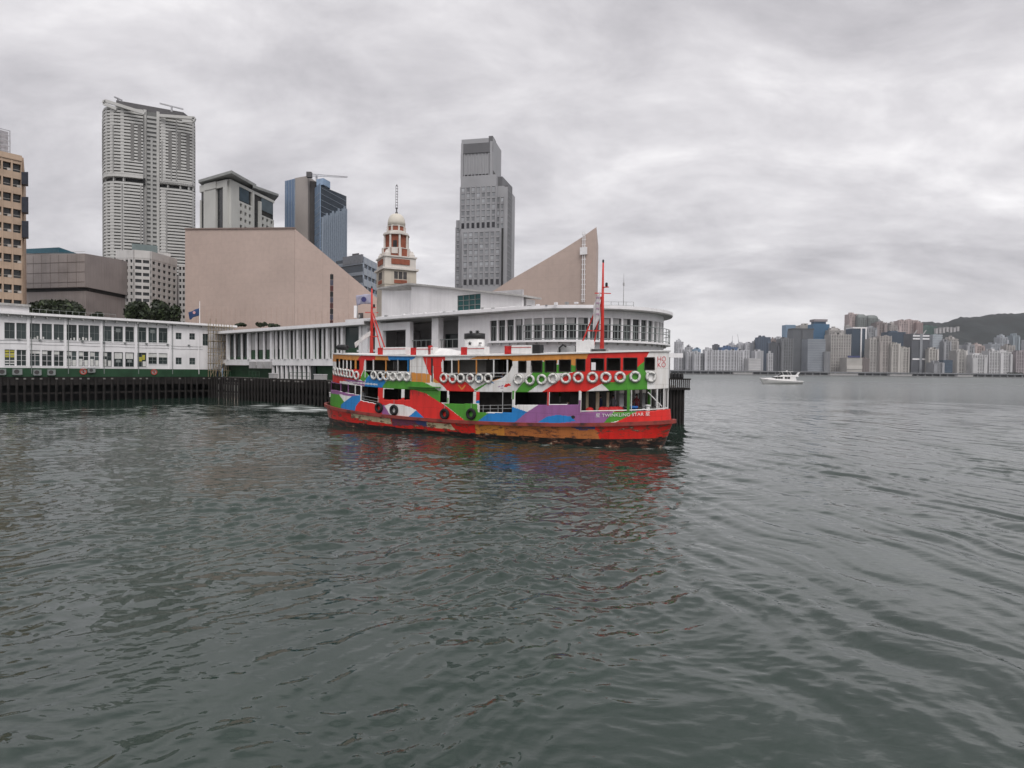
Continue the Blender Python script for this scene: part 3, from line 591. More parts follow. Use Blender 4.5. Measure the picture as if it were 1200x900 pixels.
# two red masts with legs, yard and lamps
def mast(s0, top, sg, parts=True):
    zb = float(z_roof(s0)) + .2
    m = MB().tube([(s0, 0, zb - .3), (s0, 0, zb + 3.5), (s0, 0, top)], .2, 8, .07).build('mast', M_REDP, ferry, True)
    MB().tube([(s0 - sg * .1, -.1, zb + (top - zb) * .62), (s0 - sg * 2.0, -.5, zb - .2)], .06, 6).build('mast_leg', M_REDP, m)
    MB().tube([(s0 - sg * .1, .1, zb + (top - zb) * .62), (s0 - sg * 1.3, 1.0, zb - .2)], .06, 6).build('mast_leg', M_REDP, m)
    MB().bar((s0 - sg * 1.25, -.35, zb + 1.75), (s0, 0, zb + 1.75), .1, .1).build('mast_brace', M_REDP, m)
    MB().bar((s0 - .55, -.4, top - 2.5), (s0 + .55, .4, top - 2.5), .07, .07).build('yard', M_REDP, m)
    MB().box(s0 - .02, s0 + .5, -.1, .1, top - 2.05, top - 1.98).build('lamp_bracket', M_REDP, m)
    MB().lathe([(.09, -.16), (.11, -.1), (.11, .1), (.05, .16)], 10).build('mast_lamp', M_BLACK, m).location = (s0 + .32, 0, top - 1.8)
    MB().lathe([(.06, -.12), (.08, 0), (.08, .12), (.02, .2)], 10).build('mast_lamp', M_BLACK, m).location = (s0, 0, top + .08)
    return m
mast(13.0, 14.75, 1); mast(-12.9, 14.2, -1)
for z in (10.2, 11.0, 11.7): MB().bar((-13.3, -.25, z), (-12.5, .25, z), .05, .05).build('step', M_GREY, ferry)
# stern searchlight and bitts
MB().tube([(-15.4, -2.2, 8.0), (-14.2, -2.2, 8.0)], .3, 12).build('searchlight', M_BLACK, ferry, True)
MB().tube([(-14.8, -2.2, 7.3), (-14.8, -2.2, 7.8)], .07, 8).build('searchlight_post', M_GREY, ferry)
for s in (-17.6, 17.4):
    for y in (-1.2, 1.2): MB().lathe([(.16, 0), (.16, .4), (.22, .42), (.22, .5), (.05, .52)], 12).build('bollard', M_WHITE, ferry).location = (s, y, float(z_strk(s)) + .85)
for s in (-17.4, 17.4): MB().box(min(s, s * .9), max(s, s * .9), -.9, .9, float(z_strk(s)) + .75, float(z_strk(s)) + .88).build('fore_deck', M_DECK, ferry)
# diagonal brace under the bow overhang, name and lettering
b0 = OL.pt(OL.fit(*B_(925, 435))[0], -.05); b1 = OL.pt(OL.fit(*B_(1015, 525))[0], -.05)
MB().tube([(*b0, OL.fit(*B_(925, 435))[1]), (*b1, OL.fit(*B_(1015, 525))[1])], .045, 6).build('deck_brace', M_WHITE, ferry)
def wrap_text(body, size, o, a_c, z, material, name, sx=1.0, off=.012, flare=None):
    me = text_mesh(body, size, material, name, 0, 'LEFT'); co = np.empty(len(me.vertices) * 3); me.vertices.foreach_get('co', co); co = co.reshape(-1, 3)
    w = (co[:, 0].max() + co[:, 0].min()) / 2; a = a_c + (co[:, 0] - w) * sx; s, y = o.pt(a, off + (.2 * (np.abs(np.interp(a, o.a, o.s)) / 18.6) ** 8 if o is OL else 0)); zz = z + co[:, 1] + (z_up(s) - z_up(np.interp(a_c, o.a, o.s)))
    me.vertices.foreach_set('co', np.stack([s, y, zz], -1).ravel()); me.update(); return put(name, me, ferry)
M_TXT = mat('lettering_white', (.75, .75, .72), .5, .02); M_TXR = mat('lettering_red', (.55, .03, .05), .5, .02)
an0, _ = OL.fit(*B_(592, 590)); an1, zn = OL.fit(*B_(928, 590))
wrap_text('\u661f TWINKLING STAR \u661f', .34, OL, (an0 + an1) / 2, zn + .0, M_TXT, 'ship_name', 1.12, .07)
aH, zH = OU.fit(*B_(1012, 238)); aH2, zK = OU.fit(*B_(1012, 275)); aH0, _ = OU.fit(*B_(978, 230))
wrap_text('HO', .56, OU, aH, zH, M_TXR, 'bow_lettering', 1.0); wrap_text('KO', .56, OU, aH, zK, M_TXR, 'bow_lettering', 1.0)
mb = MB()
for k in range(26):                                         # lettering along the stern too small to read
    x = 160 + k * 7.0; a, z = OU.fit(*A_(x, 369 + k * .65)); p = OU.pt(a, .012); q = OU.pt(a + .1, .012); mb.bar((*p, z), (*q, z), .012, .1 + .05 * (k % 3))
mb.build('stern_lettering', M_TXT, ferry)

# life rings and tyre fenders hung along the side
ring_me = MB().torus(.335, .095).mesh('life_ring', M_RING, True)
line_me = MB().torus(.46, .012, 16, 4).mesh('grab_line', M_ROPE, True)
bmb = MB()
for k in range(4):
    t = math.pi / 4 + k * math.pi / 2; bmb.add([(.335 * math.cos(t) + .105 * math.cos(u) * math.cos(t) + w * math.sin(t), .105 * math.sin(u), .335 * math.sin(t) + .105 * math.cos(u) * math.sin(t) - w * math.cos(t)) for w in (-.035, .035) for u in np.linspace(0, 2 * math.pi, 8, endpoint=False)],
                                              [(i, (i + 1) % 8, 8 + (i + 1) % 8, 8 + i) for i in range(8)])
band_me = bmb.mesh('band', M_GREY, True)
tyre_me = MB().torus(.36, .145, 24, 8).mesh('tyre', M_RUB, True)
def hang(o, T, x, y, name, me, label, cat, group, off, size=1.0):
    a, z = o.fit(*T(x, y)); s, yy = o.pt(a, off); e = .1; s1, y1 = o.pt(a + e, off); s0, y0 = o.pt(a - e, off)
    ob = put(name, me, None, fworld(s, yy, z), FRZ + math.atan2(y1 - y0, s1 - s0)); ob.scale = (size,) * 3
    ob.rotation_euler[1] = random.uniform(-.6, .6); tag(ob, label, cat, group); return ob
ring_rows = [
    (A_, [(72, 300), (88, 303), (106, 306), (124, 309), (142, 312), (160, 315), (181, 318), (212, 327)], 'white life ring hung on the rounded red stern of the ferry'),
    (A_, [(322, 325), (364, 332), (402, 332), (445, 334), (488, 334), (533, 336)], 'white life ring on the open upper rail just aft of the ferry\'s white lockers'),
    (A_, [(768, 343), (825, 347), (877, 345), (937, 345), (994, 347), (1052, 345)], 'white life ring on the open upper rail below the ferry funnel'),
    (B_, [(97, 353), (172, 355), (248, 353), (318, 347), (400, 345), (480, 340), (570, 340), (655, 340), (745, 338), (840, 335), (940, 335)], 'white life ring under the square forward windows of the ferry')]
ORD = ['first', 'second', 'third', 'fourth', 'fifth', 'sixth', 'seventh', 'eighth', 'ninth', 'tenth', 'eleventh']
ring_from = [('%s white life ring from the green patch, on the ferry\'s rounded stern', True), ('%s white life ring from the white lockers, on the ferry\'s after rail', True), ('%s white life ring from the red panel, on the rail below the funnel', False), ('%s white life ring from the bow lettering, under the square windows', True)]
for (T, pts, lab), (lf, rev) in zip(ring_rows, ring_from):
    for i_, (x, y) in enumerate(pts):
        r_ = hang(OU, T, x, y, 'life_ring', ring_me, (lf % ORD[len(pts) - 1 - i_ if rev else i_]), 'life ring', lab.replace('white life ring', 'life rings'), .11)
        put('grab_line', line_me, r_); put('band', band_me, r_)
for (x, y), lab in (((357, 533), 'black tyre fender hung below the ferry\'s stern doorway'), ((453, 548), 'black tyre fender hung on the white wave of the hull'), ((776, 573), 'black tyre fender hung where red meets green on the hull'), ((945, 573), 'black tyre fender hung on the green panel of the hull')):
    t_ = hang(OL, A_, x, y, 'tyre_fender', tyre_me, lab, 'tyre', 'tyre fenders along the ferry', .17)
    MB().bar((0, 0, .3), (0, .02, .95), .03, .03).build('chain', M_GREY, t_); t_.rotation_euler[1] = 0
# red lifejacket bundles and a blue bin on the fore deck
for x, lab in ((540, 'red lifejacket bundle beside the tan cabin post'), (635, 'red lifejacket bundle stacked next after the cabin doorway'), (690, 'red lifejacket bundle in the middle of the fore deck row'), (735, 'red lifejacket bundle next to the green deck post')):
    a, z = OL.fit(*B_(x, 540)); s, y = OL.pt(a, -.75); mb = MB()
    for k in range(5):
        c = (random.uniform(-.25, .25), random.uniform(-.15, .15)); mb.lathe([(.05, -.02), (.26, .1), (.3, .3), (.2, .5), (.04, .58)], 8, c)
    o = mb.build('lifejacket_bundle', M_LJ, None, True); o.location = fworld(s, y, float(z_main(s)) + .0 + .35); o.rotation_euler[2] = random.random() * 3; tag(o, lab, 'lifejacket', 'lifejackets on the ferry fore deck')
    MB().box(-.45, .45, -.3, .3, -.36, 0.0).build('crate', M_DARKIN, o)
a, z = OL.fit(*B_(843, 540)); s, y = OL.pt(a, -.8)
o = MB().lathe([(.26, 0), (.33, .75), (.36, .76), (.36, .82), (.3, .82), (.24, .05)], 16).build('bin', M_BLUE, None, True); o.location = fworld(s, y, float(z_main(s)) + .1)
tag(o, 'blue plastic bin on the ferry fore deck beside the green post', 'bin'); MB().lathe([(.37, .70), (.37, .78)], 16).build('rim', M_BLUE, o)
# ------------------------------------------------------------------ the pier
def fbox(mb, P, e, n, u0, u1, d0, d1, z0, z1):
    """box along wall direction e, from d0 to d1 along the outward normal n"""
    q = lambda u, d, z: (P[0] + e[0] * u + n[0] * d, P[1] + e[1] * u + n[1] * d, z)
    return mb.add([q(u0, d0, z0), q(u1, d0, z0), q(u1, d1, z0), q(u0, d1, z0), q(u0, d0, z1), q(u1, d0, z1), q(u1, d1, z1), q(u0, d1, z1)],
                  [(3, 2, 1, 0), (4, 5, 6, 7), (0, 1, 5, 4), (1, 2, 6, 5), (2, 3, 7, 6), (3, 0, 4, 7)])
def holed_wall(u0, u1, z0, z1, rects, t):
    """wall in its own frame (x along, y inward) with real openings and reveals"""
    us = sorted({u0, u1, *[r[0] for r in rects], *[r[1] for r in rects]}); zs = sorted({z0, z1, *[r[2] for r in rects], *[r[3] for r in rects]})
    us = [u for u in us if u0 <= u <= u1]; zs = [z for z in zs if z0 <= z <= z1]
    op = lambda i, j: any(r[0] - 1e-6 <= us[i] and us[i + 1] <= r[1] + 1e-6 and r[2] - 1e-6 <= zs[j] and zs[j + 1] <= r[3] + 1e-6 for r in rects)
    nu, nz = len(us) - 1, len(zs) - 1; solid = [[not op(i, j) for j in range(nz)] for i in range(nu)]; mb = MB()
    for i in range(nu):
        for j in range(nz):
            if not solid[i][j]: continue
            a, b, c, d = us[i], us[i + 1], zs[j], zs[j + 1]
            mb.add([(a, 0, c), (b, 0, c), (b, 0, d), (a, 0, d)], [(0, 1, 2, 3)]); mb.add([(a, t, c), (b, t, c), (b, t, d), (a, t, d)], [(3, 2, 1, 0)])
            for ok, q in ((i == 0 or not solid[i - 1][j], [(a, 0, c), (a, 0, d), (a, t, d), (a, t, c)]), (i == nu - 1 or not solid[i + 1][j], [(b, 0, d), (b, 0, c), (b, t, c), (b, t, d)]),
                          (j == 0 or not solid[i][j - 1], [(b, 0, c), (a, 0, c), (a, t, c), (b, t, c)]), (j == nz - 1 or not solid[i][j + 1], [(a, 0, d), (b, 0, d), (b, t, d), (a, t, d)])):
                if ok: mb.add(q, [(0, 1, 2, 3)])
    return mb
M_PW = mat('pier_white_paint', (.78, .765, .775), .6, .05, .35, streak=.13); M_PWT = mat('pier_white_trim', (.80, .785, .795), .5, .04); M_PG = mat('pier_green_paint', (.018, .062, .028), .55, .15, .6, streak=.3)
M_EAVE = mat('pier_roof_concrete', (.42, .41, .40), .8, .15, .5, streak=.3); M_PILE = mat('tarred_timber', (.020, .017, .016), .8, .35, .8, bump=.5, bscale=4, streak=.4); M_PDK = mat('pier_deck_concrete', (.16, .15, .14), .85, .2, .4)
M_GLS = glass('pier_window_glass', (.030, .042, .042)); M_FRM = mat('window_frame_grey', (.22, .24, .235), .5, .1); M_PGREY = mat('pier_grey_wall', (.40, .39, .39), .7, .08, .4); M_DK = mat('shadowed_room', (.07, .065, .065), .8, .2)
M_TEAL = glass('teal_glass', (.02, .10, .10)); M_ROOFG = mat('roof_felt_green', (.16, .26, .20), .8, .2); M_POST = mat('poster_yellow', (.45, .41, .06), .6, .1); M_POSTW = mat('poster_white', (.6, .6, .58), .6, .1)

PA = hit(0, 472)[:2]; PB = hit(258, 465.6)[:2]
e1 = (PB - PA) / np.linalg.norm(PB - PA); L1 = float(np.linalg.norm(PB - PA)); rz1 = math.atan2(e1[1], e1[0])
PC = np.array([1.3, 71.0]); e2 = (PC - PB) / np.linalg.norm(PC - PB); L2 = float(np.linalg.norm(PC - PB)); rz2 = math.atan2(e2[1], e2[0]); in2 = np.array([-e2[1], e2[0]])
CC = PC + in2 * 10.9; RC = 10.9
w1 = lambda px, py: on_plane(PA, e1, px, py)
w2 = lambda px, py, k=0.0: on_plane(PB + in2 * k, e2, px, py)
def wrect(w, x0, y0, x1, y1):
    a = w(x0, (y0)); b = w(x1, y1); c = w(x0, y1); d = w(x1, y0); return (a[0], b[0], (b[1] + c[1]) / 2, (a[1] + d[1]) / 2)
ZD = 4.0
# long two-storey wing
lw = tag(empty('pier_building', (PA[0], PA[1], ZD), rz1), 'long white two-storey pier building with rows of windows on green base', 'building')
zt1 = w1(130, 376)[1] - ZD; zg = w1(130, 432)[1] - ZD
cols = [(-12, -2), (5.2, 17.5), (19.2, 31), (35, 47), (49, 61), (63, 74.8), (78, 90), (92, 104), (105.3, 116.5), (120.7, 131), (133.3, 144.2), (146.8, 157.2), (161.2, 171.6), (174, 184), (186, 196.4)]
wins = []
for i, (a, b) in enumerate(cols):
    u0, u1 = w1(a, 390)[0], w1(b, 390)[0]
    wins.append((u0, u1, w1((a + b) / 2, 396.6 + (a + b) * .0135)[1] - ZD, w1((a + b) / 2, 377.6 + (a + b) * .0175)[1] - ZD, 0, i))
    lo = 428.6 + (a + b) * .0045; hi = 409.2 + (a + b) * .0125
    if i >= 13: lo -= 3.6
    wins.append((u0, u1, w1((a + b) / 2, lo)[1] - ZD, w1((a + b) / 2, hi)[1] - ZD, 1, i))
for (x0, y0, x1, y1) in ((206, 390, 212.8, 397.6), (222, 390.6, 228.6, 398), (237.6, 391.2, 244, 405), (206, 419, 213, 427), (222, 419.4, 229, 427.2)):
    r = wrect(w1, x0, y0, x1, y1); wins.append((r[0], r[1], r[2] - ZD, r[3] - ZD, 2, 0))
uu0 = -32.0
holed_wall(uu0, L1 + 2.6, zg, zt1, [w[:4] for w in wins], .32).build('wall', M_PW, lw)
MB().box(uu0, L1 + 2.6, -.03, .32, 0, zg - .004).build('base_wall', M_PG, lw)
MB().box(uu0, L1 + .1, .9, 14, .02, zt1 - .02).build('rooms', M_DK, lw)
MB().box(uu0 - 1, L1 + 2.9, -.75, 15, zt1 + .004, zt1 + .38).build('roof', M_EAVE, lw)
MB().box(uu0 - 1, L1 + 2.9, -.85, -.7, zt1 + .12, zt1 + .5).build('gutter', M_PWT, lw)
us_ = w1(205, 385)[0]
for u in np.arange(uu0 + .5, us_, 1.62): MB().box(u, u + .16, -.7, 0, zt1 - .28, zt1).build('eave_bracket', M_EAVE, lw)
for u in np.arange(us_, L1, 2.3): MB().box(u, u + .14, -.7, 0, zt1 - .25, zt1).build('eave_bracket', M_EAVE, lw)
for xg in (33, 76.4, 118.6, 159.2, 199): u = w1(xg, 390)[0]; MB().box(u - .16, u + .16, -.14, -.002, zg, zt1).build('pilaster', M_PWT, lw)
MB().box(w1(33, 365)[0] - 30, w1(37, 365)[0], 1.6, 10, zt1 + .38, zt1 + 1.55).build('roof_house', M_PW, lw); MB().box(w1(33, 365)[0] - 30, w1(38.5, 365)[0], 1.2, 10.4, zt1 + 1.55, zt1 + 1.9).build('roof_house_top', M_EAVE, lw)
MB().box(w1(40, 375)[0], w1(208, 375)[0], .6, 9, zt1 + .38, zt1 + .52).build('roof_felt', M_ROOFG, lw)
for k in range(14):
    u = w1(42, 375)[0] + k * .9; MB().tube([(u, 2.2, zt1 + .5), (u, 2.2, zt1 + 1.35)], .03, 4).build('roof_rail_post', M_GREY, lw)
MB().tube([(w1(42, 375)[0], 2.2, zt1 + 1.3), (w1(42, 375)[0] + 11.7, 2.2, zt1 + 1.3)], .03, 4).build('roof_rail', M_GREY, lw)
for k, (u0, u1, z0, z1, row, i) in enumerate(wins):
    wn = MB().box(u0, u1, .2, .23, z0, z1).build('window', M_GLS, lw)
    fm = MB(); t = .045
    for a, b, c, d in ((u0, u1, z0, z0 + t), (u0, u1, z1 - t, z1), (u0, u0 + t, z0 + t, z1 - t), (u1 - t, u1, z0 + t, z1 - t)): fm.box(a, b, .13, .2, c, d)
    mid = (u0 + u1) / 2
    if row == 0 and i < 9: fm.box(u0 + t, u1 - t, .14, .19, z0 + (z1 - z0) * .5 - .02, z0 + (z1 - z0) * .5 + .02).box(mid - .02, mid + .02, .135, .195, z0 + t, z1 - t)
    elif row == 0: fm.box(u0 + t, u1 - t, .14, .19, z0 + (z1 - z0) * .72 - .03, z0 + (z1 - z0) * .72 + .03).box(mid - .03, mid + .03, .135, .195, z0 + t, z0 + (z1 - z0) * .72).box(u0 + t, u1 - t, .14, .19, z0 + .35, z0 + .4)
    elif row == 1:
        for fz in (.33, .66): fm.box(u0 + t, u1 - t, .14, .19, z0 + (z1 - z0) * fz - .02, z0 + (z1 - z0) * fz + .02)
        fm.box(mid - .025, mid + .025, .135, .195, z0 + t, z1 - t)
    else: fm.box(mid - .03, mid + .03, .14, .19, z0 + t, z1 - t).box(u0 + t, u1 - t, .135, .195, z0 + (z1 - z0) * .45, z0 + (z1 - z0) * .45 + .05)
    fm.build('window_frame', M_FRM if row != 1 or i > 8 else M_PWT, wn)
    if row < 2: MB().box(u0 - .04, u1 + .04, -.07, .1, z0 - .07, z0 - .003).build('sill', M_PWT, wn)
    def card(a, b, c, d, m_, nm='blind'): MB().box(u0 + (u1 - u0) * a, u0 + (u1 - u0) * b, .12, .135, z0 + (z1 - z0) * c, z0 + (z1 - z0) * d).build(nm, m_, wn)
    if row == 1 and i == 1:
        for a in (.05, .55):
            for c in (.52, .68, .84): card(a, a + .4, c, c + .11, M_POST, 'yellow_sign')
            for c in (.12, .28): card(a, a + .4, c, c + .07, M_POSTW, 'white_sign')
    if row == 1 and i in (3, 4, 5): card(.04, .96, .78, .97, M_POSTW) if i == 3 else card(.05, .55, .75, .95, M_POSTW)
    if row == 1 and i in (6, 7, 8, 9): card(.06, .45, .7, .94, M_POSTW); card(.06, .4, .05, .5, M_POSTW); card(.58, .92, .05, .42, M_POSTW)
    if row == 1 and i == 12: card(.2, .5, .4, .7, M_POST, 'yellow_sign'); card(.55, .85, .5, .85, M_POST, 'yellow_sign'); card(.6, .95, .05, .4, M_POSTW)
    if row == 1 and i in (10, 11): card(.1, .9, .55, .95, M_POSTW); card(.25, .75, .3, .48, M_FRM, 'air_conditioner')
    if row == 1 and i in (13, 14): card(.0, 1.0, .62, .98, M_POSTW)
    if row == 0 and i in (10, 13): card(.25, .75, .62, .86, M_FRM, 'air_conditioner')
    if row == 0 and 3 <= i <= 8:
        for q in range(3):
            if random.random() < .7: card(.08 + q * .3, .08 + q * .3 + random.uniform(.1, .24), .04, random.uniform(.1, .24), M_POSTW)
for xg in (33.9, 77.3, 119.4, 160, 200, 231):
    u = w1(xg, 390)[0] + .3; MB().tube([(u, -.08, zg - .9), (u, -.08, zt1)], .055, 6).build('drainpipe', M_FRM if xg < 210 else M_PWT, lw)
for zc_ in (.46, .52): MB().tube([(uu0 + k * 2.0, -.05, zg + (zt1 - zg) * zc_ + .04 * math.sin(k * 1.9)) for k in range(int((L1 - uu0) / 2.0))], .02, 4).build('cable', M_BLACK, lw)
for k in range(9): u = w1(20 + k * 25, 405)[0]; MB().box(u, u + .35, -.3, -.002, zg + (zt1 - zg) * .545, zg + (zt1 - zg) * .545 + .14).build('wall_lamp', M_FRM, lw)
# air-conditioner boxes and round prohibition signs on the green base
def ac_unit(px0, px1, py0, py1, lab):
    r = wrect(w1, px0, py0, px1, py1); w = r[1] - r[0]; h = r[3] - r[2]
    o = tag(MB().box(0, w, -.42, -.035, 0, h).build('air_conditioner', M_FRM, None, loc=(*(PA + e1 * r[0]), r[2]), rz=rz1), lab, 'air conditioner', 'air conditioners on the green base')
    c = MB().lathe([(h * .36, 0), (h * .36, .02), (h * .3, .03), (h * .1, .035)], 16).build('fan_grille', M_DK, o); c.location = (w * .42, -.42, h / 2); c.rotation_euler = (math.pi / 2, 0, 0)
    MB().box(w * .1, w * .9, -.3, -.04, -.1, -.002).build('bracket', M_GREY, o)
ac_unit(-2, 6.6, 432, 439, 'grey air conditioner under the window next before the yellow signs'); ac_unit(14, 25.5, 432, 439, 'grey air conditioner directly below the yellow and white signs')
ac_unit(38.4, 48, 433, 439.6, 'grey air conditioner below the window with a full white blind'); ac_unit(55, 64.5, 433, 439.4, 'grey air conditioner standing alone between two windows on the green base'); ac_unit(102.5, 111, 431.2, 436.4, 'small air conditioner mounted right beside a round prohibition sign')
def round_sign(px, py, lab):
    u, z = w1(px, py); o = empty('prohibition_sign', (*(PA + e1 * u), z), rz1); tag(o, lab, 'sign', 'round signs on the green base')
    d = MB().lathe([(.5, 0), (.5, .03)], 28).build('disc', mat('sign_white', (.30, .27, .26), .6), o); d.rotation_euler = (math.pi / 2, 0, 0); d.location = (0, -.05, 0)
    rg = MB().torus(.45, .075, 28, 6).build('ring', mat('sign_red', (.42, .07, .05), .6), o); rg.location = (0, -.09, 0)
    MB().bar((-.32, -.1, .32), (.32, -.1, -.32), .05, .11).build('slash', MATS['sign_red'], o)
    MB().box(-.1, .1, -.09, -.082, -.24, .24).build('symbol', M_BLACK, o)
round_sign(97.5, 435.5, 'round red prohibition sign beside the small air conditioner'); round_sign(180.4, 436, 'round red prohibition sign alone on the plain green base')

# wing with tall white fins
fw_ = tag(empty('pier_building', (PB[0], PB[1], ZD), rz2), 'white pier wing with tall vertical fins and dark glazing', 'building')
uF1 = w2(428, 400)[0]; zE = w2(360, 386)[1] - ZD; zFb = w2(330, 421)[1] - ZD; zBb = w2(380, 425.5)[1] - ZD
MB().box(-.5, uF1 + 1, -1.0, 14, zE, zE + .45).build('roof', M_EAVE, fw_); MB().box(-.5, uF1 + 1, -1.12, -.95, zE + .1, zE + .6).build('gutter', M_PWT, fw_)
MB().box(0, uF1, .02, .4, zFb - 1.05, zFb).build('balcony_band', M_PW, fw_)
MB().box(.3, uF1, 1.6, 13, .03, zE - .02).build('rooms', M_PGREY, fw_)
MB().box(.3, uF1, 1.2, 1.58, .03, zFb - 1.06).build('base_wall', M_PG, fw_)
gx = [267, 291.5, 318.5, 334.2, 349.5, 366, 384, 401.5, 423]
for i in range(len(gx)):
    u = w2(gx[i], 400)[0]; MB().box(u - .28, u + .28, -.2, .3, zFb, zE).build('column', M_PWT, fw_)
    if i < len(gx) - 1:
        un = w2(gx[i + 1], 400)[0]
        for k in (1, 2):
            uf = u + (un - u) * k / 3
            if i < 7: MB().box(uf - .13, uf + .13, -.08, .2, zFb, zE).build('fin', M_PWT, fw_)
        for k in range(3 if i < 7 else 1):
            q0 = u + (un - u) * k / 3 + .3; q1 = u + (un - u) * (k + 1) / 3 - .2 if i < 7 else un - .3
            pn = MB().box(q0, q1, .40, .43, zFb, zE).build('glass_panel', M_GLS, fw_)
            MB().box(q0, q1, 0.36, .395, zFb, zFb + (zE - zFb) * (.34 if i > 0 else .1)).build('green_panel', M_PG, pn)
            if 0 < i < 3: MB().box(q0, q1, .355, .39, zFb + (zE - zFb) * .36, zE - .05).build('blind', M_PGREY, pn)
for i in range(2, 5):                                         # short fins under the balcony band
    for k in range(3):
        u = w2(gx[i], 400)[0] + (w2(gx[i + 1], 400)[0] - w2(gx[i], 400)[0]) * k / 3; MB().box(u - .15, u + .15, .1, .5, zFb - 4.2, zFb - 1.06).build('short_fin', M_PWT, fw_)
MB().box(w2(318, 430)[0], w2(364, 430)[0], .9, 1.0, zFb - 4.2, zFb - 1.06).build('low_glazing', M_GLS, fw_)
for k in range(3):
    u = w2(294 + k * 9, 425)[0]; MB().box(u, u + 2.0, -.35, .02, zFb - 1.6, zFb - .4).build('condenser_cage', M_PGREY, fw_)

# round-ended pavilion
pv = tag(empty('pier_pavilion', (PB[0], PB[1], ZD), rz2), 'white round-ended pier pavilion with a ring of tall windows', 'building')
cl_ = lambda w: (float((w - PB) @ e2), float((w - PB) @ in2))
ccu, ccv = cl_(CC)
u_win = w2(573, 385)[0]; u_por = w2(537, 385)[0]; u_l = w2(441, 385)[0]
zw0, zw1, zl, ze = 9.35 - ZD, 11.8 - ZD, 12.62 - ZD, 13.0 - ZD
def path(off, n=64, ustart=None):
    """outline of the pavilion: straight wall then the round end; off > 0 outwards"""
    us = u_win if ustart is None else ustart
    p = [(us, -off)]; R = RC + off
    p += [(ccu + R * math.cos(t), ccv + R * math.sin(t)) for t in np.linspace(-math.pi / 2, math.pi / 2, n)]; p.append((us, 2 * RC + off)); return p
def ringwall(name, o0, o1, z0, z1, m_, us=None):
    a, b = path(o0, ustart=us), path(o1, ustart=us); n = len(a)
    vs_ = [(*p, z) for z in (z0, z1) for p in a] + [(*p, z) for z in (z0, z1) for p in b]
    fs_ = []
    for i in range(n - 1): fs_ += [(i, i + 1, n + i + 1, n + i), (2 * n + i + 1, 2 * n + i, 3 * n + i, 3 * n + i + 1), (n + i, n + i + 1, 3 * n + i + 1, 3 * n + i), (i + 1, i, 2 * n + i, 2 * n + i + 1)]
    for i in (0, n - 1): fs_.append((i, n + i, 3 * n + i, 2 * n + i))
    return MB().add(vs_, fs_).build(name, m_, pv)
ringwall('lower_wall', -.35, 0, -2.2, zw0, M_PW, u_por); ringwall('ledge', -.3, .35, zw0 - .28, zw0 - .1, M_PWT); ringwall('lintel', -.35, -.02, zw1, zl, M_PW, u_por)
MB().prism(path(1.0, ustart=u_l - 6), zl, ze).build('roof', M_EAVE, pv); ringwall('gutter', .92, 1.07, ze - .26, ze + .1, M_PWT, u_l - 6)
MB().prism(path(-.4, ustart=u_por), zw0 - .3, zw0 - .12).build('floor', M_PGREY, pv)
MB().prism(path(-.5, ustart=u_por), zl - .1, zl - .03).build('ceiling', M_PGREY, pv)
MB().box(u_por + .4, ccu + 3, ccv - 4, ccv + 6, zw0 - .1, zl - .12).build('inner_core', M_PGREY, pv)
MB().box(u_por, u_win + .02, 0, .35, zw0, zw1).build('end_wall', M_PW, pv)
def along(d, off):
    """point a distance d along the windowed wall"""
    Ls = ccu - u_win
    if d < Ls: return (u_win + d, -off), 0.0
    t = (d - Ls) / RC; return (ccu + (RC + off) * math.sin(t), ccv - (RC + off) * math.cos(t)), t
tot = ccu - u_win + math.pi * RC; npn = int(tot / 1.28)
post_me = MB().box(-.11, .11, -.12, .3, zw0 - .1, zw1).mesh('mullion_post', M_PWT); w_ = tot / npn - .26
pane_me = MB().box(-w_ / 2, w_ / 2, .12, .15, zw0 - .1, zw1).mesh('window', glass('pavilion_glass', (.03, .033, .034), .1, .3))
tran_me = MB().box(-w_ / 2, w_ / 2, .08, .17, zw0 + 1.7, zw0 + 1.78).box(-w_ * .22, -w_ * .22 + .07, .08, .17, zw0 - .1, zw0 + 1.7).box(w_ * .2, w_ * .2 + .07, .08, .17, zw0 - .1, zw0 + 1.7).box(-w_ / 2, w_ / 2, .08, .17, zw0 - .1, zw0 + .0).mesh('window_frame', M_FRM)
hang_me = MB().box(-.25, .28, .3, .34, zw0, zw0 + 1.75).mesh('curtain', M_PGREY)
for k in range(npn + 1):
    p, t = along(min(k * tot / npn, tot), -.15); put('mullion_post', post_me, pv, (p[0], p[1], 0), t)
    if k < npn:
        p, t = along((k + .5) * tot / npn, -.15); o = put('window', pane_me, pv, (p[0], p[1], 0), t); put('window_frame', tran_me, o)
        if random.random() < .35: put('blind', MB().box(-w_ / 2, w_ / 2 - .5 * random.random(), .085, .11, zw0 + 1.8, zw1 - .02).mesh('blind', M_PGREY), o)
    q, t = along(min((k + .5) * tot / npn, tot), .2); put('ledge_bracket', MATS.setdefault('_brk', MB().box(-.06, .06, -.1, .1, zw0 - .55, zw0 - .28).mesh('ledge_bracket', M_EAVE)), pv, (q[0], q[1], 0), t)
rl0 = ccu - u_win + .5
for h in (1.62, .95, .1):
    pts = [(*along(d, .75)[0], zw0 + h) for d in np.linspace(rl0, rl0 + math.pi * RC * .75, 48)]; MB().tube(pts, .045, 5).build('balcony_rail', M_FRM, pv)
for d in np.linspace(rl0, rl0 + math.pi * RC * .75, 26):
    p, t = along(d, .75); MB().box(-.03, .03, -.03, .03, zw0 - .1, zw0 + 1.65).build('balcony_post', M_FRM, pv, loc=(p[0], p[1], 0), rz=t)
pts = [along(d, .75)[0] for d in np.linspace(rl0, rl0 + math.pi * RC * .75, 48)]
ringwall('balcony_floor', .3, .85, zw0 - .3, zw0 - .12, M_PWT, ccu)
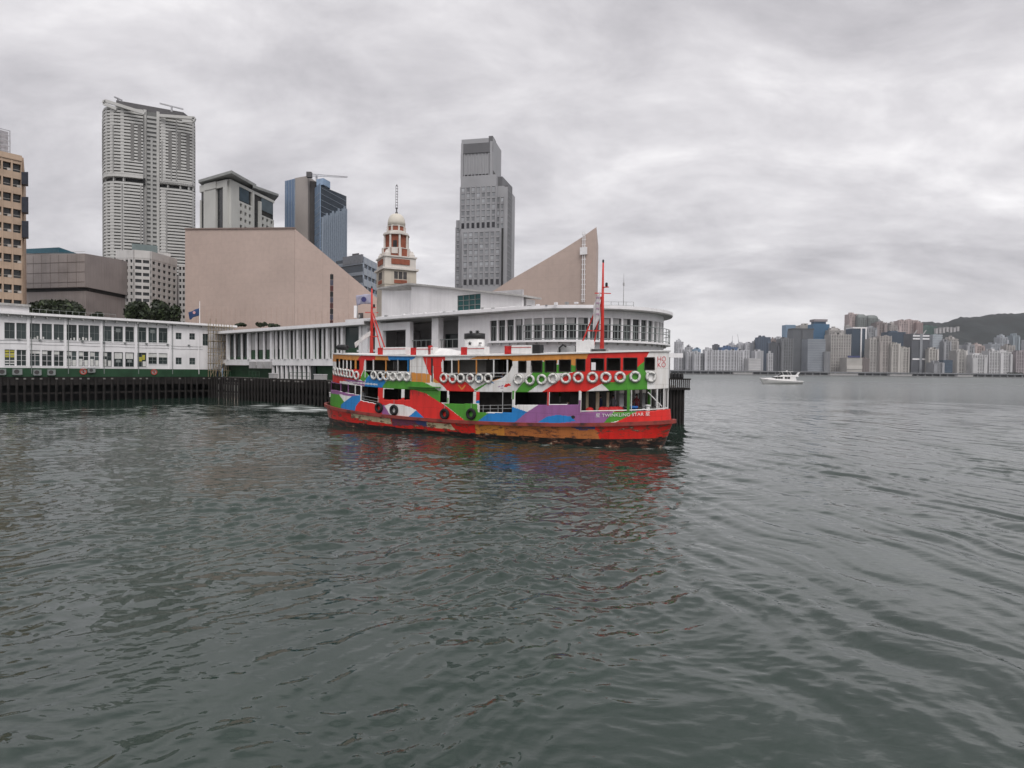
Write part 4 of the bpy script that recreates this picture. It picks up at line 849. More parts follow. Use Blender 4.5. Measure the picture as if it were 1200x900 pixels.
# open porch left of the windows: columns, deep shade, a framed gateway
MB().box(u_l - 5, u_por, 5.6, 6, .02, zl).build('porch_back_wall', M_PGREY, pv); MB().box(u_l - 5, u_por, 0, 6, -.35, .02).build('porch_floor', M_PDK, pv)
zf2 = zw0 - .7; MB().box(u_l - 5, u_por, .3, 6, zf2 - .3, zf2).build('porch_upper_floor', M_PW, pv)
for pxc in (510, 443, 428):
    u = w2(pxc, 390)[0]; MB().box(u - .62, u + .62, -.05, .9, 0, zl).build('column', M_PWT, pv)
ug0, ug1 = w2(449, 390)[0], w2(476, 390)[0]; zg1 = w2(460, 387)[1] - ZD
MB().box(ug0 - .8, ug0, -.1, .5, 0, zl - .3).box(ug1, ug1 + .9, -.1, .5, 0, zl - .3).box(ug0, ug1, -.1, .5, zg1, zl - .3).build('gateway_frame', M_PW, pv)
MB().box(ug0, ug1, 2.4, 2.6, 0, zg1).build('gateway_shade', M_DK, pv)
for k in range(9): u = w2(480, 390)[0] + k * 1.0; MB().box(u, u + .06, .25, .31, zf2, zf2 + 1.1).build('porch_rail_post', M_FRM, pv)
MB().box(w2(478, 390)[0], u_por, .24, .32, zf2 + 1.05, zf2 + 1.14).build('porch_rail', M_FRM, pv)
MB().box(w2(515, 395)[0] + .5, u_por - .5, 5.4, 5.58, zf2, zf2 + 2.6).build('porch_window', M_GLS, pv)
MB().box(w2(488, 395)[0], w2(503, 395)[0], 5.4, 5.58, zf2, zf2 + 2.2).build('porch_window', M_GLS, pv)
# white hall on the roof with a teal window
w4 = lambda px, py, k=4.0: w2(px, py, k)
hA, hB, hC = w4(443, 350), w4(482, 350), w4(612, 350); zt_a = w4(482, 332.6)[1] - ZD; zt_c = w4(612, 346.6)[1] - ZD
rw = wrect(lambda x, y: w4(x, y), 536, 345.2, 563, 367)
hl = MB(); hw = holed_wall(hB[0], hC[0], ze - .02, zt_a + .5, [(rw[0], rw[1], ze + .1, rw[3] - ZD)], .3)
def slope(v):
    x, y, z = v; top = zt_a + (zt_c - zt_a) * (x - hB[0]) / (hC[0] - hB[0]); return (x, y + 4.0, top - .15 if z > zt_a else z)
hw.v = [slope(v) for v in hw.v]; hw.build('roof_hall_wall', M_PW, pv)
MB().prism([(hA[0], 4.7), (hB[0] - .004, 4.7), (hB[0] - .004, 7), (hA[0], 7)], ze - .02, zt_a - .15).build('roof_hall_side', M_PW, pv)
MB().prism([(hB[0] + .3, 5.2), (hC[0] - .3, 5.2), (hC[0] - .3, 7), (hB[0] + .3, 7)], ze - .01, [zt_a - .25, zt_c - .25, zt_c - .25, zt_a - .25]).build('roof_hall_core', M_PW, pv)
MB().prism([(hA[0] - .5, 4.2), (hB[0], 3.5), (hC[0] + .4, 3.5), (hC[0] + .4, 7.4), (hA[0] - .5, 7.4)], [zt_a - .146, zt_a - .146, zt_c - .18, zt_c - .18, zt_a - .146], [zt_a + .1, zt_a + .1, zt_c + .06, zt_c + .06, zt_a + .1]).build('roof_hall_top', M_EAVE, pv)
tw = MB().box(rw[0], rw[1], 4.16, 4.19, ze + .1, rw[3] - ZD).build('teal_window', M_TEAL, pv); fm = MB()
for k in range(5): u = rw[0] + (rw[1] - rw[0]) * k / 4; fm.box(u - .05, u + .05, 4.06, 4.15, ze + .1, rw[3] - ZD)
for k in range(5): z = ze + .1 + (rw[3] - ZD - ze - .1) * k / 4; fm.box(rw[0], rw[1], 4.07, 4.14, z - .04, z + .04)
fm.build('window_frame', MATS['window_frame_grey'], tw)
# small plant, pipes and aerials along the pavilion roof edge
for k in range(26):
    u = u_l + 1 + k * 1.35 + random.uniform(-.3, .3); z = ze + .02
    MB().box(u, u + random.uniform(.15, .5), -.6, -.3, z, z + random.uniform(.12, .4)).build('roof_fitting', M_PWT if random.random() < .6 else M_GREY, pv)
MB().tube([(u_l + 1, -.4, ze + .2), (ccu - 1, -.4, ze + .2)], .06, 5).build('roof_pipe', M_PWT, pv)
def loc2(px, py, Y):
    w = at(px, py, Y); return (*cl_(w[:2]), w[2] - ZD)
def whip(name, px, y0, y1, Y, r, m_, lab, cat='aerial'):
    a = at(px, y0, Y); b = at(px, y1, Y); o = MB().tube([(0, 0, 0), (0, 0, (b - a)[2] * .6), (0, 0, (b - a)[2])], r, 6, r * .35).build(name, m_, None, loc=tuple(a)); tag(o, lab, cat); return o, (b - a)[2]
o, h = whip('aerial', 730.5, 364, 321, 74, .05, M_GREY, 'thin whip aerial standing on the round pavilion roof'); MB().lathe([(.1, h * .68), (.1, h * .76)], 8).build('aerial_box', M_GREY, o)
o = empty('guard_rail', tuple(at(719, 361, 74))); tag(o, 'thin grey guard rail on the round pavilion roof', 'railing')
for k in range(5): MB().tube([(-1.2 + k * .9, 0, -.5), (-1.2 + k * .9, 0, .75)], .03, 4).build('post', M_GREY, o)
for z in (.35, .75): MB().tube([(-1.2, 0, z), (2.4, 0, z)], .025, 4).build('rail', M_GREY, o)
o = empty('aerial_cluster', tuple(at(419, 379, 101))); tag(o, 'pale panel aerials on the finned wing roof', 'aerial')
MB().tube([(0, 0, -.4), (0, 0, 3.4)], .06, 6).build('pole', M_GREY, o)
MB().box(-.55, -.1, -.25, .1, .9, 2.9).build('panel', M_PWT, o); MB().box(.2, .9, -.3, .2, .3, 1.7).build('cabinet', M_DK, o); MB().box(.25, .5, -.4, -.31, .9, 1.4).build('dish', M_GREY, o)

# pier substructure: deck, edge beams, fender piles, one platform under all three buildings
pp = tag(empty('pier_platform', (PB[0], PB[1], 0), 0), 'pier platform on rows of dark timber piles around the white buildings', 'pier')
q = lambda u, d, P=PB, e=e1: np.array([P[0] + e[0] * u - e[1] * d - PB[0], P[1] + e[1] * u + e[0] * d - PB[1]])   # d inward
def pier_edge(P, e, rz, u0, u1, front, zt, zb, seed):
    inn = np.array([-e[1], e[0]]); nrm = -inn; r = random.Random(seed); P = P - PB
    fbox(MB(), P, e, nrm, u0, u1, -15, front - .5, zt - .55, zt - .004).build('deck_slab', M_PDK, pp)
    fbox(MB(), P, e, nrm, u0, u1, front - .5, front - .1, zb, zt).build('edge_beam', M_PILE, pp)
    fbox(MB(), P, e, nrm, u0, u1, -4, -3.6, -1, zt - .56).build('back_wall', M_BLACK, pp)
    me = MB().tube([(0, 0, -2), (0, 0, zt - .1)], .19, 7).mesh('pile', M_PILE); cap = MB().box(-.16, .16, -.2, .1, zt - .42, zt - .2).mesh('pile_cap', mat('pile_cap_grey', (.20, .19, .18), .7))
    u = u0 + .3
    while u < u1:
        p = P + e * u + nrm * (front + .12); o = put('pile', me, pp, (p[0], p[1], 0), rz); o.rotation_euler = (r.uniform(-.012, .012), r.uniform(-.012, .012), rz)
        if r.random() < .45: put('pile_cap', cap, o)
        u += r.uniform(.95, 1.2)
    for z in (zt - 1.35, zt - 2.8):
        fbox(MB(), P, e, nrm, u0, u1, front - .12, front - .02, z, z + .28).build('waling', M_PILE, pp)
pier_edge(PA, e1, rz1, -32, L1 + .8, .1, ZD, ZD - 1.2, 1)
pier_edge(PB, e2, rz2, -.2, L2 - 1, 1.9, ZD + .02, ZD - .9, 2)
# berth dolphin beyond the bow
dl = hit(793, 497)[:2]; dz = 4.3
dol = tag(empty('mooring_dolphin', (dl[0], dl[1], 0), 0.1), 'dark timber mooring dolphin with slatted platform beyond the ferry bow', 'dolphin'); dol.scale = (.78, .78, .97)
for k in range(5):
    for j in range(3): MB().tube([(-.95 + k * .46, j * 1.0, -2), (-.95 + k * .46, j * 1.0, dz - .2)], .2, 8).build('pile', M_PILE, dol)
MB().box(-1.5, 1.7, -.6, 2.8, dz - .3, dz - .1).build('platform', M_PILE, dol)
for k in range(11): MB().box(-1.5 + k * .29, -1.36 + k * .29, -.75, -.62, dz - .35, dz + .95).build('slat', M_PILE, dol)
MB().box(-1.6, 1.8, -.62, -.5, dz + .85, dz + 1.0).build('top_rail', M_PILE, dol)
for k in range(4): MB().lathe([(.2, dz + .9), (.3, dz + 1.1), (.25, dz + 1.5), (.05, dz + 1.7)], 8, (-.8 + k * .5, .2)).build('fitting', M_BLACK, dol)
MB().box(-1.4, .7, -.2, .2, dz + 3.4, dz + 3.9).build('beam', M_PWT, dol); MB().tube([(-1.2, 0, dz), (-1.2, 0, dz + 3.7)], .08, 6).build('lamp_post', M_GREY, dol)
pier_edge_end = MB()
n_ = 40
ep = [(CC + (RC + 1.5) * np.array([math.cos(rz2 + t), math.sin(rz2 + t)]) - PB) for t in np.linspace(-math.pi / 2, math.pi / 2, n_)]
MB().prism([tuple(p) for p in ep], ZD - .55, ZD - .01).build('end_slab', M_PDK, pp)
me = MB().tube([(0, 0, -2), (0, 0, ZD - .1)], .2, 7).mesh('pile', M_PILE)
for p in ep: put('pile', me, pp, (p[0], p[1], 0))
# ------------------------------------------------------------------ buildings on the land behind the pier
G = 3.2                                                       # quay level behind the pier
quay = MB().prism([(-260, 118), (-61, 136), (40, 150), (60, 330), (60, 640), (-420, 640), (-420, 118)], -2, G - .6).build('quay', mat('quay_paving', (.25, .24, .23), .9, .15, .2)); tag(quay, 'paved quay behind the pier', None, None, 'structure')
def P2(px, Y): w = at(px, 434, Y); return np.array([w[0], w[1]])
def zat(px, py, Y): return float(at(px, py, Y)[2])
def uvec(a, b): d = b - a; l = float(np.linalg.norm(d)); return d / l, l
class Bld:
    """a building whose parts are given along its visible walls"""
    def __init__(self, name, label, base, cat='building', group=None):
        self.o = tag(empty(name, (base[0], base[1], G - .6)), label, cat, group); self.b = base
    def rel(self, p): return (p[0] - self.b[0], p[1] - self.b[1])
    def prism(self, name, poly_, z0, z1, m_, parent=None, smooth=False):
        zz = lambda z: [q - G + .6 for q in z] if hasattr(z, '__len__') else z - G + .6
        a = sum(poly_[i][0] * poly_[(i + 1) % len(poly_)][1] - poly_[(i + 1) % len(poly_)][0] * poly_[i][1] for i in range(len(poly_)))
        pl = [self.rel(p) for p in poly_]
        return MB().prism(pl, zz(z0), zz(z1)).build(name, m_, parent or self.o, smooth)
    def wall(self, A, B): self.A = A; self.e, self.W = uvec(A, B); self.n = np.array([self.e[1], -self.e[0]]); return self
    def box(self, name, u0, u1, d0, d1, z0, z1, m_, parent=None):
        k = G - .6; return fbox(MB(), self.rel(self.A), self.e, self.n, u0, u1, d0, d1, z0 - k, z1 - k).build(name, m_, parent or self.o)
    def grid(self, nc, nr, z0, z1, m_, pier=.35, span=.4, d=.35, u0=0.0, u1=None, pier_name='pier', span_name='spandrel', pane=None, skip=()):
        """proud piers and spandrels over the glazed core leave real window recesses; optional separate panes"""
        u1 = self.W if u1 is None else u1; w = (u1 - u0) / nc; h = (z1 - z0) / nr; k = G - .6; P = self.rel(self.A)
        if pier > 0:
            for i in range(nc + 1): c = u0 + i * w; a = max(u0, c - w * pier / 2); b = min(u1, c + w * pier / 2); self.box(pier_name, a, b, 0, d, z0, z1, m_)
        if span > 0:
            for j in range(nr + 1): c = z0 + j * h; a = max(z0, c - h * span / 2); b = min(z1, c + h * span / 2); self.box(span_name, u0, u1, 0, d * .9, a, b, m_)
        if pane is not None:
            pw, ph = w * (1 - pier), h * (1 - span); rz = math.atan2(self.e[1], self.e[0])
            me = MB().box(-pw / 2, pw / 2, -.12, 0, -ph / 2, ph / 2).mesh('window', pane)
            for i in range(nc):
                for j in range(nr):
                    if (i, j) in skip: continue
                    c = P[0] + self.e[0] * (u0 + (i + .5) * w), P[1] + self.e[1] * (u0 + (i + .5) * w)
                    put('window', me, self.o, (c[0], c[1], z0 + (j + .5) * h - k), rz)
        return self

M_TILE = None
def tile_mat():
    m = mat('cultural_centre_tile', (.53, .42, .37), .65, .05, .05)
    t = m.node_tree; b = t.nodes['Principled BSDF']; g = N(t, 'ShaderNodeTexCoord'); src = b.inputs['Base Color'].links[0].from_socket
    n = N(t, 'ShaderNodeTexNoise'); n.inputs['Scale'].default_value = .9; n.inputs['Detail'].default_value = 8; t.links.new(g.outputs['Object'], n.inputs['Vector'])
    f = math_n(t, 'MULTIPLY', ramp(t, n.outputs[0], [(.4, (0, 0, 0)), (.7, (1, 1, 1))]), .16)
    mx_ = N(t, 'ShaderNodeMix', data_type='RGBA'); t.links.new(f, mx_.inputs[0]); t.links.new(src, mx_.inputs[6]); mx_.inputs[7].default_value = (.30, .225, .2, 1); t.links.new(mx_.outputs[2], b.inputs['Base Color'])
    sp_ = N(t, 'ShaderNodeSeparateXYZ'); t.links.new(g.outputs['Object'], sp_.inputs[0]); cb_ = N(t, 'ShaderNodeCombineXYZ'); t.links.new(math_n(t, 'SUBTRACT', sp_.outputs[0], math_n(t, 'MULTIPLY', sp_.outputs[1], .3)), cb_.inputs[0]); t.links.new(sp_.outputs[2], cb_.inputs[1])
    bk_ = N(t, 'ShaderNodeTexBrick'); bk_.offset = 0; bk_.inputs['Scale'].default_value = 1.0; bk_.inputs['Brick Width'].default_value = 3.0; bk_.inputs['Row Height'].default_value = 3.0; bk_.inputs['Mortar Size'].default_value = .05; bk_.inputs['Mortar Smooth'].default_value = .5; bk_.inputs['Color1'].default_value = (1, 1, 1, 1); bk_.inputs['Color2'].default_value = (.93, .93, .935, 1); bk_.inputs['Mortar'].default_value = (.80, .79, .78, 1); t.links.new(cb_.outputs[0], bk_.inputs['Vector'])
    ms_ = N(t, 'ShaderNodeMix', data_type='RGBA', blend_type='MULTIPLY'); ms_.inputs[0].default_value = .5; t.links.new(mx_.outputs[2], ms_.inputs[6]); t.links.new(bk_.outputs['Color'], ms_.inputs[7]); t.links.new(ms_.outputs[2], b.inputs['Base Color'])
    return m
M_TILE = tile_mat(); M_CAP = mat('coping_brown', (.25, .19, .17), .7, .1)
# windowless cultural hall: great tiled block that sweeps down, and a second sail rising beyond the pavilion
Ya = 168
ch = Bld('cultural_hall', 'windowless pink-brown tiled hall sweeping down and rising to a sharp sail', P2(345, Ya))
a0, a1, a2 = P2(217, Ya + 14), P2(345, Ya), P2(446, Ya + 26)
zA, zB, zC = zat(217, 269, Ya + 14), zat(345, 268, Ya), zat(446, 353, Ya + 26)
bA, bB, bC = P2(219, Ya + 60), P2(346, Ya + 50), P2(446, Ya + 60); zbA, zbB, zbC = zat(219, 274, Ya + 60), zat(346, 273, Ya + 50), zat(446, 358, Ya + 60)
ch.prism('block', [a0, a1, bB, bA], G - .6, [zA, zB, zbB, zbA], M_TILE)
ch.prism('sweeping_wall', [a1 + .02, a2, bC, bB + .02], G - .6, [zB - .05, zC, zbC, zbB - .05], M_TILE)
ch.prism('coping', [a0 - (0, .3), a1 - (0, .3), a1 + (0, 1), a0 + (0, 1)], [zA, zB, zB, zA], [zA + .35, zB + .35, zB + .35, zA + .35], M_CAP)
ch.wall(a0, a1)
for j in range(7): z = G + 3 + j * 6.3; ch.box('tile_joint', 0, ch.W, 0, .035, z, z + .06, M_CAP) if j == 1 else None
for i in range(22): ch.box('buttress', 1 + i * ch.W / 22, 1.2 + i * ch.W / 22, 0, .10, G, zat(280, 361, Ya + 6), M_TILE)
ch.wall(a1, a2)
for i in range(14): ch.box('buttress', 1 + i * ch.W / 16, 1.2 + i * ch.W / 16, 0, .10, G, zat(400, 366, Ya + 12), M_TILE)
s0, s1 = P2(560, 165), P2(696.6, 150); zs0, zs1 = zat(560, 352, 165), zat(697, 266.5, 150); s2 = P2(699.4, 158)
sp = [(560, 352.5), (580, 339), (600, 326), (620, 314.6), (640, 302.8), (660, 290.8), (680, 278), (696.6, 266)]; sY = [165 + (150 - 165) * (p[0] - 560) / 136.6 for p in sp]
sf_ = [P2(p[0], y_) for p, y_ in zip(sp, sY)]; sz_ = [zat(p[0], p[1], y_) for p, y_ in zip(sp, sY)]; sb_ = [P2(p[0] + 2.6, y_ + 8) for p, y_ in zip(sp, sY)][::-1]; sbz = [z - 3 for z in sz_][::-1]
ch.prism('sail', sf_ + sb_, G - .6, sz_ + sbz, M_TILE)
ch.prism('low_hall', [P2(430, 195), P2(585, 176), P2(600, 215), P2(440, 235)], G - .6, zat(500, 362, 185), M_TILE)
ch.wall(s0, s1)
lad = empty('ladder_frame', (0, 0, 0)); lad.parent = ch.o
k_ = G - .6; lu = on_plane(s0, ch.e, 684.5, 300)[0]
zl0, zl1 = zat(684, 354, 151), zat(684, 272, 151)
mb = MB()
for du in (-.25, .25): fbox(mb, ch.rel(s0), ch.e, ch.n, lu + du - .09, lu + du + .09, .15, .35, zl0 - k_, zl1 - k_)
mb.build('ladder_rail', M_PWT, lad)
for j in range(14): z = zl0 + (zl1 - zl0) * (j + .5) / 14; fbox(MB(), ch.rel(s0), ch.e, ch.n, lu - .55, lu + .55, .15, .3, z - k_, z + .16 - k_).build('ladder_rung', M_PWT, lad)
z = zat(684, 294, 151); fbox(MB(), ch.rel(s0), ch.e, ch.n, lu - .9, lu + .9, .2, .6, z - .9 - k_, z + .9 - k_).build('platform_box', M_PWT, lad)
bpy.data.objects.remove(lad) if False else None

# banner pole in front of the hall
o, h = whip('banner_pole', 388.5, 384, 320, 118, .09, M_BLACK, 'dark banner pole with red and grey panels in front of tiled hall', 'pole')
M_BR = mat('banner_red', (.09, .03, .03), .7); M_BGy = mat('banner_grey', (.07, .07, .10), .7)
for k in range(9): MB().box(-.3, .3, -.05, .05, h * (.04 + .105 * k), h * (.04 + .105 * k) + h * .098).build('banner', (M_BR, M_BGy, M_BLACK)[k % 3], o)

# beige apartment block at the edge, with scaffold frame on the roof
Yb = 150
M_BEI = mat('beige_render', (.47, .35, .26), .75, .08, .3, streak=.15); M_GD = glass('dark_glass', (.035, .038, .04)); M_STL = mat('steel_frame', (.45, .45, .47), .5, .1)
ap = Bld('apartment_block', 'beige apartment block with deep balcony windows beside the pier', P2(26, Yb))
b0, b1 = P2(-46, Yb - 9), P2(25.5, Yb); bk = np.array([-20., 26.]); zt = zat(25, 190, Yb)
ap.prism('core', [b0, b1, b1 + bk, b0 + bk], G - .6, zt - .3, M_DK); ap.wall(b0, b1)
nr = 14
ap.grid(6, nr, G + 1, zt, M_BEI, .15, .45, 1.0, pane=M_GD)
ap.box('parapet', 0, ap.W, -.1, 1.15, zt, zt + 1.3, M_BEI)
ws = ap.W / 6
M_RAILW = mat('balcony_rail_white', (.5, .46, .42), .6)
for i in range(6):
    for j in range(nr):
        z = G + 1 + (j + .27) * (zt - G - 1) / nr; ap.box('balcony_rail', (i + .12) * ws, (i + .88) * ws, .75, .8, z + .35, z + .42, M_RAILW)
        if random.random() < .5: ap.box('air_conditioner', (i + .55) * ws, (i + .55) * ws + .9, .3, .8, z - .1, z + .5, M_RAILW)
ap.wall(b1, b1 + bk)
ap.box('side_wall', 0, ap.W, 0, .6, G, zt + 1.2, M_BEI)
for j, (y0, y1) in enumerate(((203, 217), (232, 250), (260, 279))): ap.prism('sign_box', [P2(26.5, Yb - 1), P2(34.5, Yb - 1), P2(34.5, Yb + 1), P2(26.5, Yb + 1)], zat(30, y1, Yb), zat(30, y0, Yb), mat('dark_sign', (.03, .035, .05), .4))
ap.wall(b0, b1); f0 = on_plane(b0, ap.e, 16, 170)[0]
zf = zat(10, 152, Yb)
for k in range(7): ap.box('roof_frame_post', f0 - k * 2.2 - .1, f0 - k * 2.2 + .1, -3, -2.8, zt, zf, M_STL)
for k in range(6): z = zt + 1.5 + (zf - zt - 1.5) * k / 5; ap.box('roof_frame_bar', f0 - 14, f0, -3.02, -2.86, z - .08, z + .08, M_STL)
ap.box('netting', f0 - 14, f0 - .2, -3.5, -3.4, zt + 1, zf - .2, mat('pale_netting', (.52, .5, .52), .9))

# building wrapped in scaffold netting with a teal roof
Yw = 185
M_NET = mat('grey_brown_netting', (.32, .285, .275), .9, .10, .12, streak=.25, bump=.6, bscale=1.2); M_SEAM = mat('netting_seam', (.22, .19, .18), .9); M_TR = mat('teal_roof_sheet', (.025, .10, .14), .5, .1)
wb = Bld('wrapped_building', 'building wrapped in grey-brown scaffold netting under teal roof sheet', P2(100, Yw))
c0, c1, c2 = P2(20, Yw + 6), P2(100, Yw), P2(140, Yw + 16); zt = zat(100, 297, Yw); zm = zat(100, 338, Yw)
wb.prism('upper_netting', [c0, c1, c2, c2 + (0, 40), c0 + (0, 40)], zm + .5, [zat(20, 297, Yw + 6), zt, zat(140, 304, Yw + 16), zat(140, 304, Yw + 16), zt], M_NET)
wb.prism('lower_netting', [c0 + (0, 1), c1 + (-.4, 1), c2 + (-1, 1), c2 + (0, 40), c0 + (0, 40)], G - .6, zm - .6, M_NET)
wb.prism('belt', [c0 + (0, 2), c1 + (-.4, 2), c2 + (-1, 2), c2 + (0, 39), c0 + (0, 39)], zm - .6, zm + .5, M_BLACK)
wb.prism('teal_roof', [c0 + (0, 3), P2(70, Yw + 3), P2(99, Yw + 5), P2(99, Yw + 25), c0 + (0, 40)], zt - .2, [zat(20, 291, Yw + 8), zat(70, 292, Yw + 6), zt + .15, zt + .15, zat(20, 291, Yw + 8)], M_TR)
wb.wall(c0, c1)
for k in range(8): wb.box('netting_seam', wb.W * k / 8, wb.W * k / 8 + .12, 0, .06, zm + .5, zt - .05, M_SEAM)
for k in range(4): z = zm + 2 + k * 3; wb.box('netting_seam', 0, wb.W, 0, .1, z, z + .06, M_SEAM)

# white curved hotel in front of the tall tower
Yh = 205
M_HW = mat('hotel_white', (.56, .55, .54), .65, .06, .2, streak=.2)
ho = Bld('hotel', 'low white hotel with square windows in front of the tall twin tower', P2(175, Yh))
d0, d1, d2, d3, d4 = P2(137.5, Yh + 2), P2(158, Yh), P2(176, Yh + 2), P2(206, Yh + 16), P2(218, Yh + 18)
zt = zat(160, 293, Yh)
ho.prism('core', [d0, d1, d2, d3, P2(204, Yh + 40), P2(139, Yh + 30)], G - .6, zt - 2.6, M_GD)
nr = 18
for A, B, nc in ((d0, d1, 4), (d1, d2, 2), (d2, d3, 5)):
    ho.wall(A, B).grid(nc, nr, G, zt - 2.6, M_HW, .42 if nc != 2 else .18, .5, .5, pane=M_GD); ho.box('parapet', 0, ho.W, -1, .55, zt - 2.6, zt + .0, M_HW)
ho.prism('annex_core', [d3 + (.1, 2), d4, d4 + (0, 20), d3 + (.1, 20)], G - .6, zt - 2, M_GD); ho.wall(d3 + (.1, 2), d4).grid(2, nr, G, zt - 2, M_HW, .4, .5, .4, pane=M_GD)
ho.prism('roof_house', [P2(160, Yh + 8), P2(200, Yh + 14), P2(200, Yh + 22), P2(160, Yh + 22)], zt - 2.7, zt + 1.6, M_HW)
ho.wall(d1, d2); ho.box('glass_crown', -1, ho.W + 2, -6, -3, zt - 1, zt + 2.6, glass('pale_glass', (.16, .2, .2)))

# tall residential twin tower with slanted crown
Yt = 330
M_TW = mat('tower_pale_spandrel', (.50, .495, .48), .6, .06, .05, streak=.1); M_TG = glass('tower_glass', (.11, .112, .108), .2); M_TD = mat('tower_dark_roof', (.10, .095, .10), .6, .1)
M_SLOT = mat('tower_slot_grey', (.27, .267, .26), .6, .15, .3)
tt = Bld('residential_tower', 'very tall grey twin-wing residential tower with slanted dark crown', P2(178, Yt))
def tower_wing(pts, ztop, zrefuge0, zrefuge1, nf):
    W = [P2(p, Yt + dy) for p, dy in pts]; bkk = P2(pts[-1][0] - .8, Yt + 50), P2(pts[0][0] + .8, Yt + 50)
    pl = W + list(bkk)
    tt.prism('wing_core', pl, G - .6, zrefuge0, M_TG); tt.prism('refuge_floor', [p + (0, 2.0) for p in W] + list(bkk), zrefuge0, zrefuge1, M_BLACK); tt.prism('wing_core', pl, zrefuge1, ztop, M_TG)
    out = []
    for i, p in enumerate(W):
        a = W[max(0, i - 1)]; b = W[min(len(W) - 1, i + 1)]; e, _ = uvec(a, b); out.append(p + np.array([e[1], -e[0]]) * .9)
    h = (ztop - G) / nf
    for j in range(10, nf + 1):
        z = G + j * h
        if zrefuge0 - .3 * h < z < zrefuge1: continue
        tt.prism('floor_band', out + list(bkk), z - h * .58, z, M_TW)
    tt.prism('floor_band', out + list(bkk), zrefuge1 - 1, zrefuge1 + .6, M_TW)
    r = random.Random(len(pts) + int(ztop))
    for i in range(len(W) - 1):
        tt.wall(W[i], W[i + 1]); n = max(1, int(tt.W / 3.2))
        for k in range(n):
            u = (k + .5) * tt.W / n
            if r.random() < .62:
                w = r.choice((.55, .8, 1.1)); tt.box('pier', u - w, u + w, 0, .75, G, zrefuge0 - .6, M_TW); tt.box('pier', u - w, u + w, 0, .75, zrefuge1 + .4, ztop - 1, M_TW)
            else: tt.box('bay_strip', u - .8, u + .8, .0, 1.05, zrefuge1 + 8, ztop - 8, mat('tower_bay_dark', (.17, .165, .16), .6))
    for i in range(len(W) - 1):
        tt.wall(W[i], W[i + 1]); n = int(tt.W / 1.9)
        for k in range(n):
            if r.random() < .55: u = (k + .5) * tt.W / n; z0q = r.choice((G + 30, zrefuge1 + 1)); tt.box('window_slot', u - .32, u + .32, 0, 1.0, z0q, (zrefuge0 - 1.5 if z0q < zrefuge0 else ztop - r.uniform(1, 14)), M_SLOT)
    for k in range(4):
        i = k * (len(W) - 1) // 4; p = (W[i] + W[i + 1]) / 2; q = p + (.6, 0)
        tt.prism('refuge_column', [p, q, q + (0, 1.5), p + (0, 1.5)], zrefuge0, zrefuge1 - .4, M_TW)
wl = ((123, 14), (123.2, 6), (125, 2), (129, .5), (137, 0), (152, 1.5), (168.5, 4))
wr = ((188, 8), (204, 10), (217, 12), (223.5, 13.5), (226.4, 16), (227, 24))
tower_wing(wl, zat(130, 129, Yt + 4), zat(140, 213, Yt + 2), zat(140, 206, Yt + 2), 82)
tower_wing(wr, zat(220, 141, Yt + 14), zat(205, 221, Yt + 11), zat(205, 215, Yt + 11), 82)
k0, k1 = P2(169, Yt + 8), P2(187.6, Yt + 11); zct = zat(178, 132, Yt + 10)
tt.prism('centre_core', [k0, k1, k1 + (0, 15), k0 + (0, 15)], G - .6, zct, M_TG); tt.wall(k0, k1)
M_TC = mat('tower_core_grey', (.42, .42, .41), .6, .08, .05)
for j in range(10, 60): z = G + j * (zct - G) / 60; tt.box('core_band', 1.5, tt.W - 1.5, 0, .5, z - 1.2, z, M_TC)
for u in (0, tt.W - 1.4): tt.box('core_rib', u, u + 1.4, 0, 1.2, G, zct + .5, M_TW)
tt.box('core_rib', tt.W * .5 - .5, tt.W * .5 + .5, 0, .8, G, zct - 14, M_TC)
# crown: dark sloped panels and projecting white frames
for (x0, y0, dy0), (x1, y1, dy1), zb0 in (((137, 117.3, 4), (215, 131.5, 15), 143), ((139, 118.5, 12), (213, 133, 22), 143)):
    A, B = P2(x0, Yt + dy0), P2(x1, Yt + dy1); zA_, zB_ = zat(x0, y0, Yt + dy0), zat(x1, y1, Yt + dy1)
    tt.prism('crown_panel', [A, B, B + (0, 8), A + (0, 8)], zat(x1, zb0, Yt + 8) - 6, [zA_, zB_, zB_, zA_], M_TD)
def crown_frame(pts, dY):
    w = [at(x, y, Yt + dY) for x, y in pts]; k = np.array([tt.b[0], tt.b[1], G - .6])
    for i in range(len(w) - 1): MB().bar(tuple(w[i] - k), tuple(w[i + 1] - k), 1.2, 1.5).build('crown_frame', M_TW, tt.o)
crown_frame([(170, 133), (123, 118), (121.5, 121.5), (137, 128)], -1); crown_frame([(187, 135.5), (228, 138.5), (226.5, 142.5), (214, 142)], 6)
for x0, x1, y0, y1 in ((134, 143, 113.6, 117.5), (187, 215, 121, 128)):
    a = at(x0, y0, Yt + 6); b = at(x1, y1, Yt + 12); k = np.array([tt.b[0], tt.b[1], G - .6]); MB().bar(tuple(a - k), tuple(b - k), .6, .6).build('roof_crane_arm', M_STL, tt.o)
    m_ = (a + b) / 2 - k; MB().bar(tuple(m_), (m_[0], m_[1], m_[2] - 3), .7, .7).build('roof_crane_post', M_STL, tt.o)

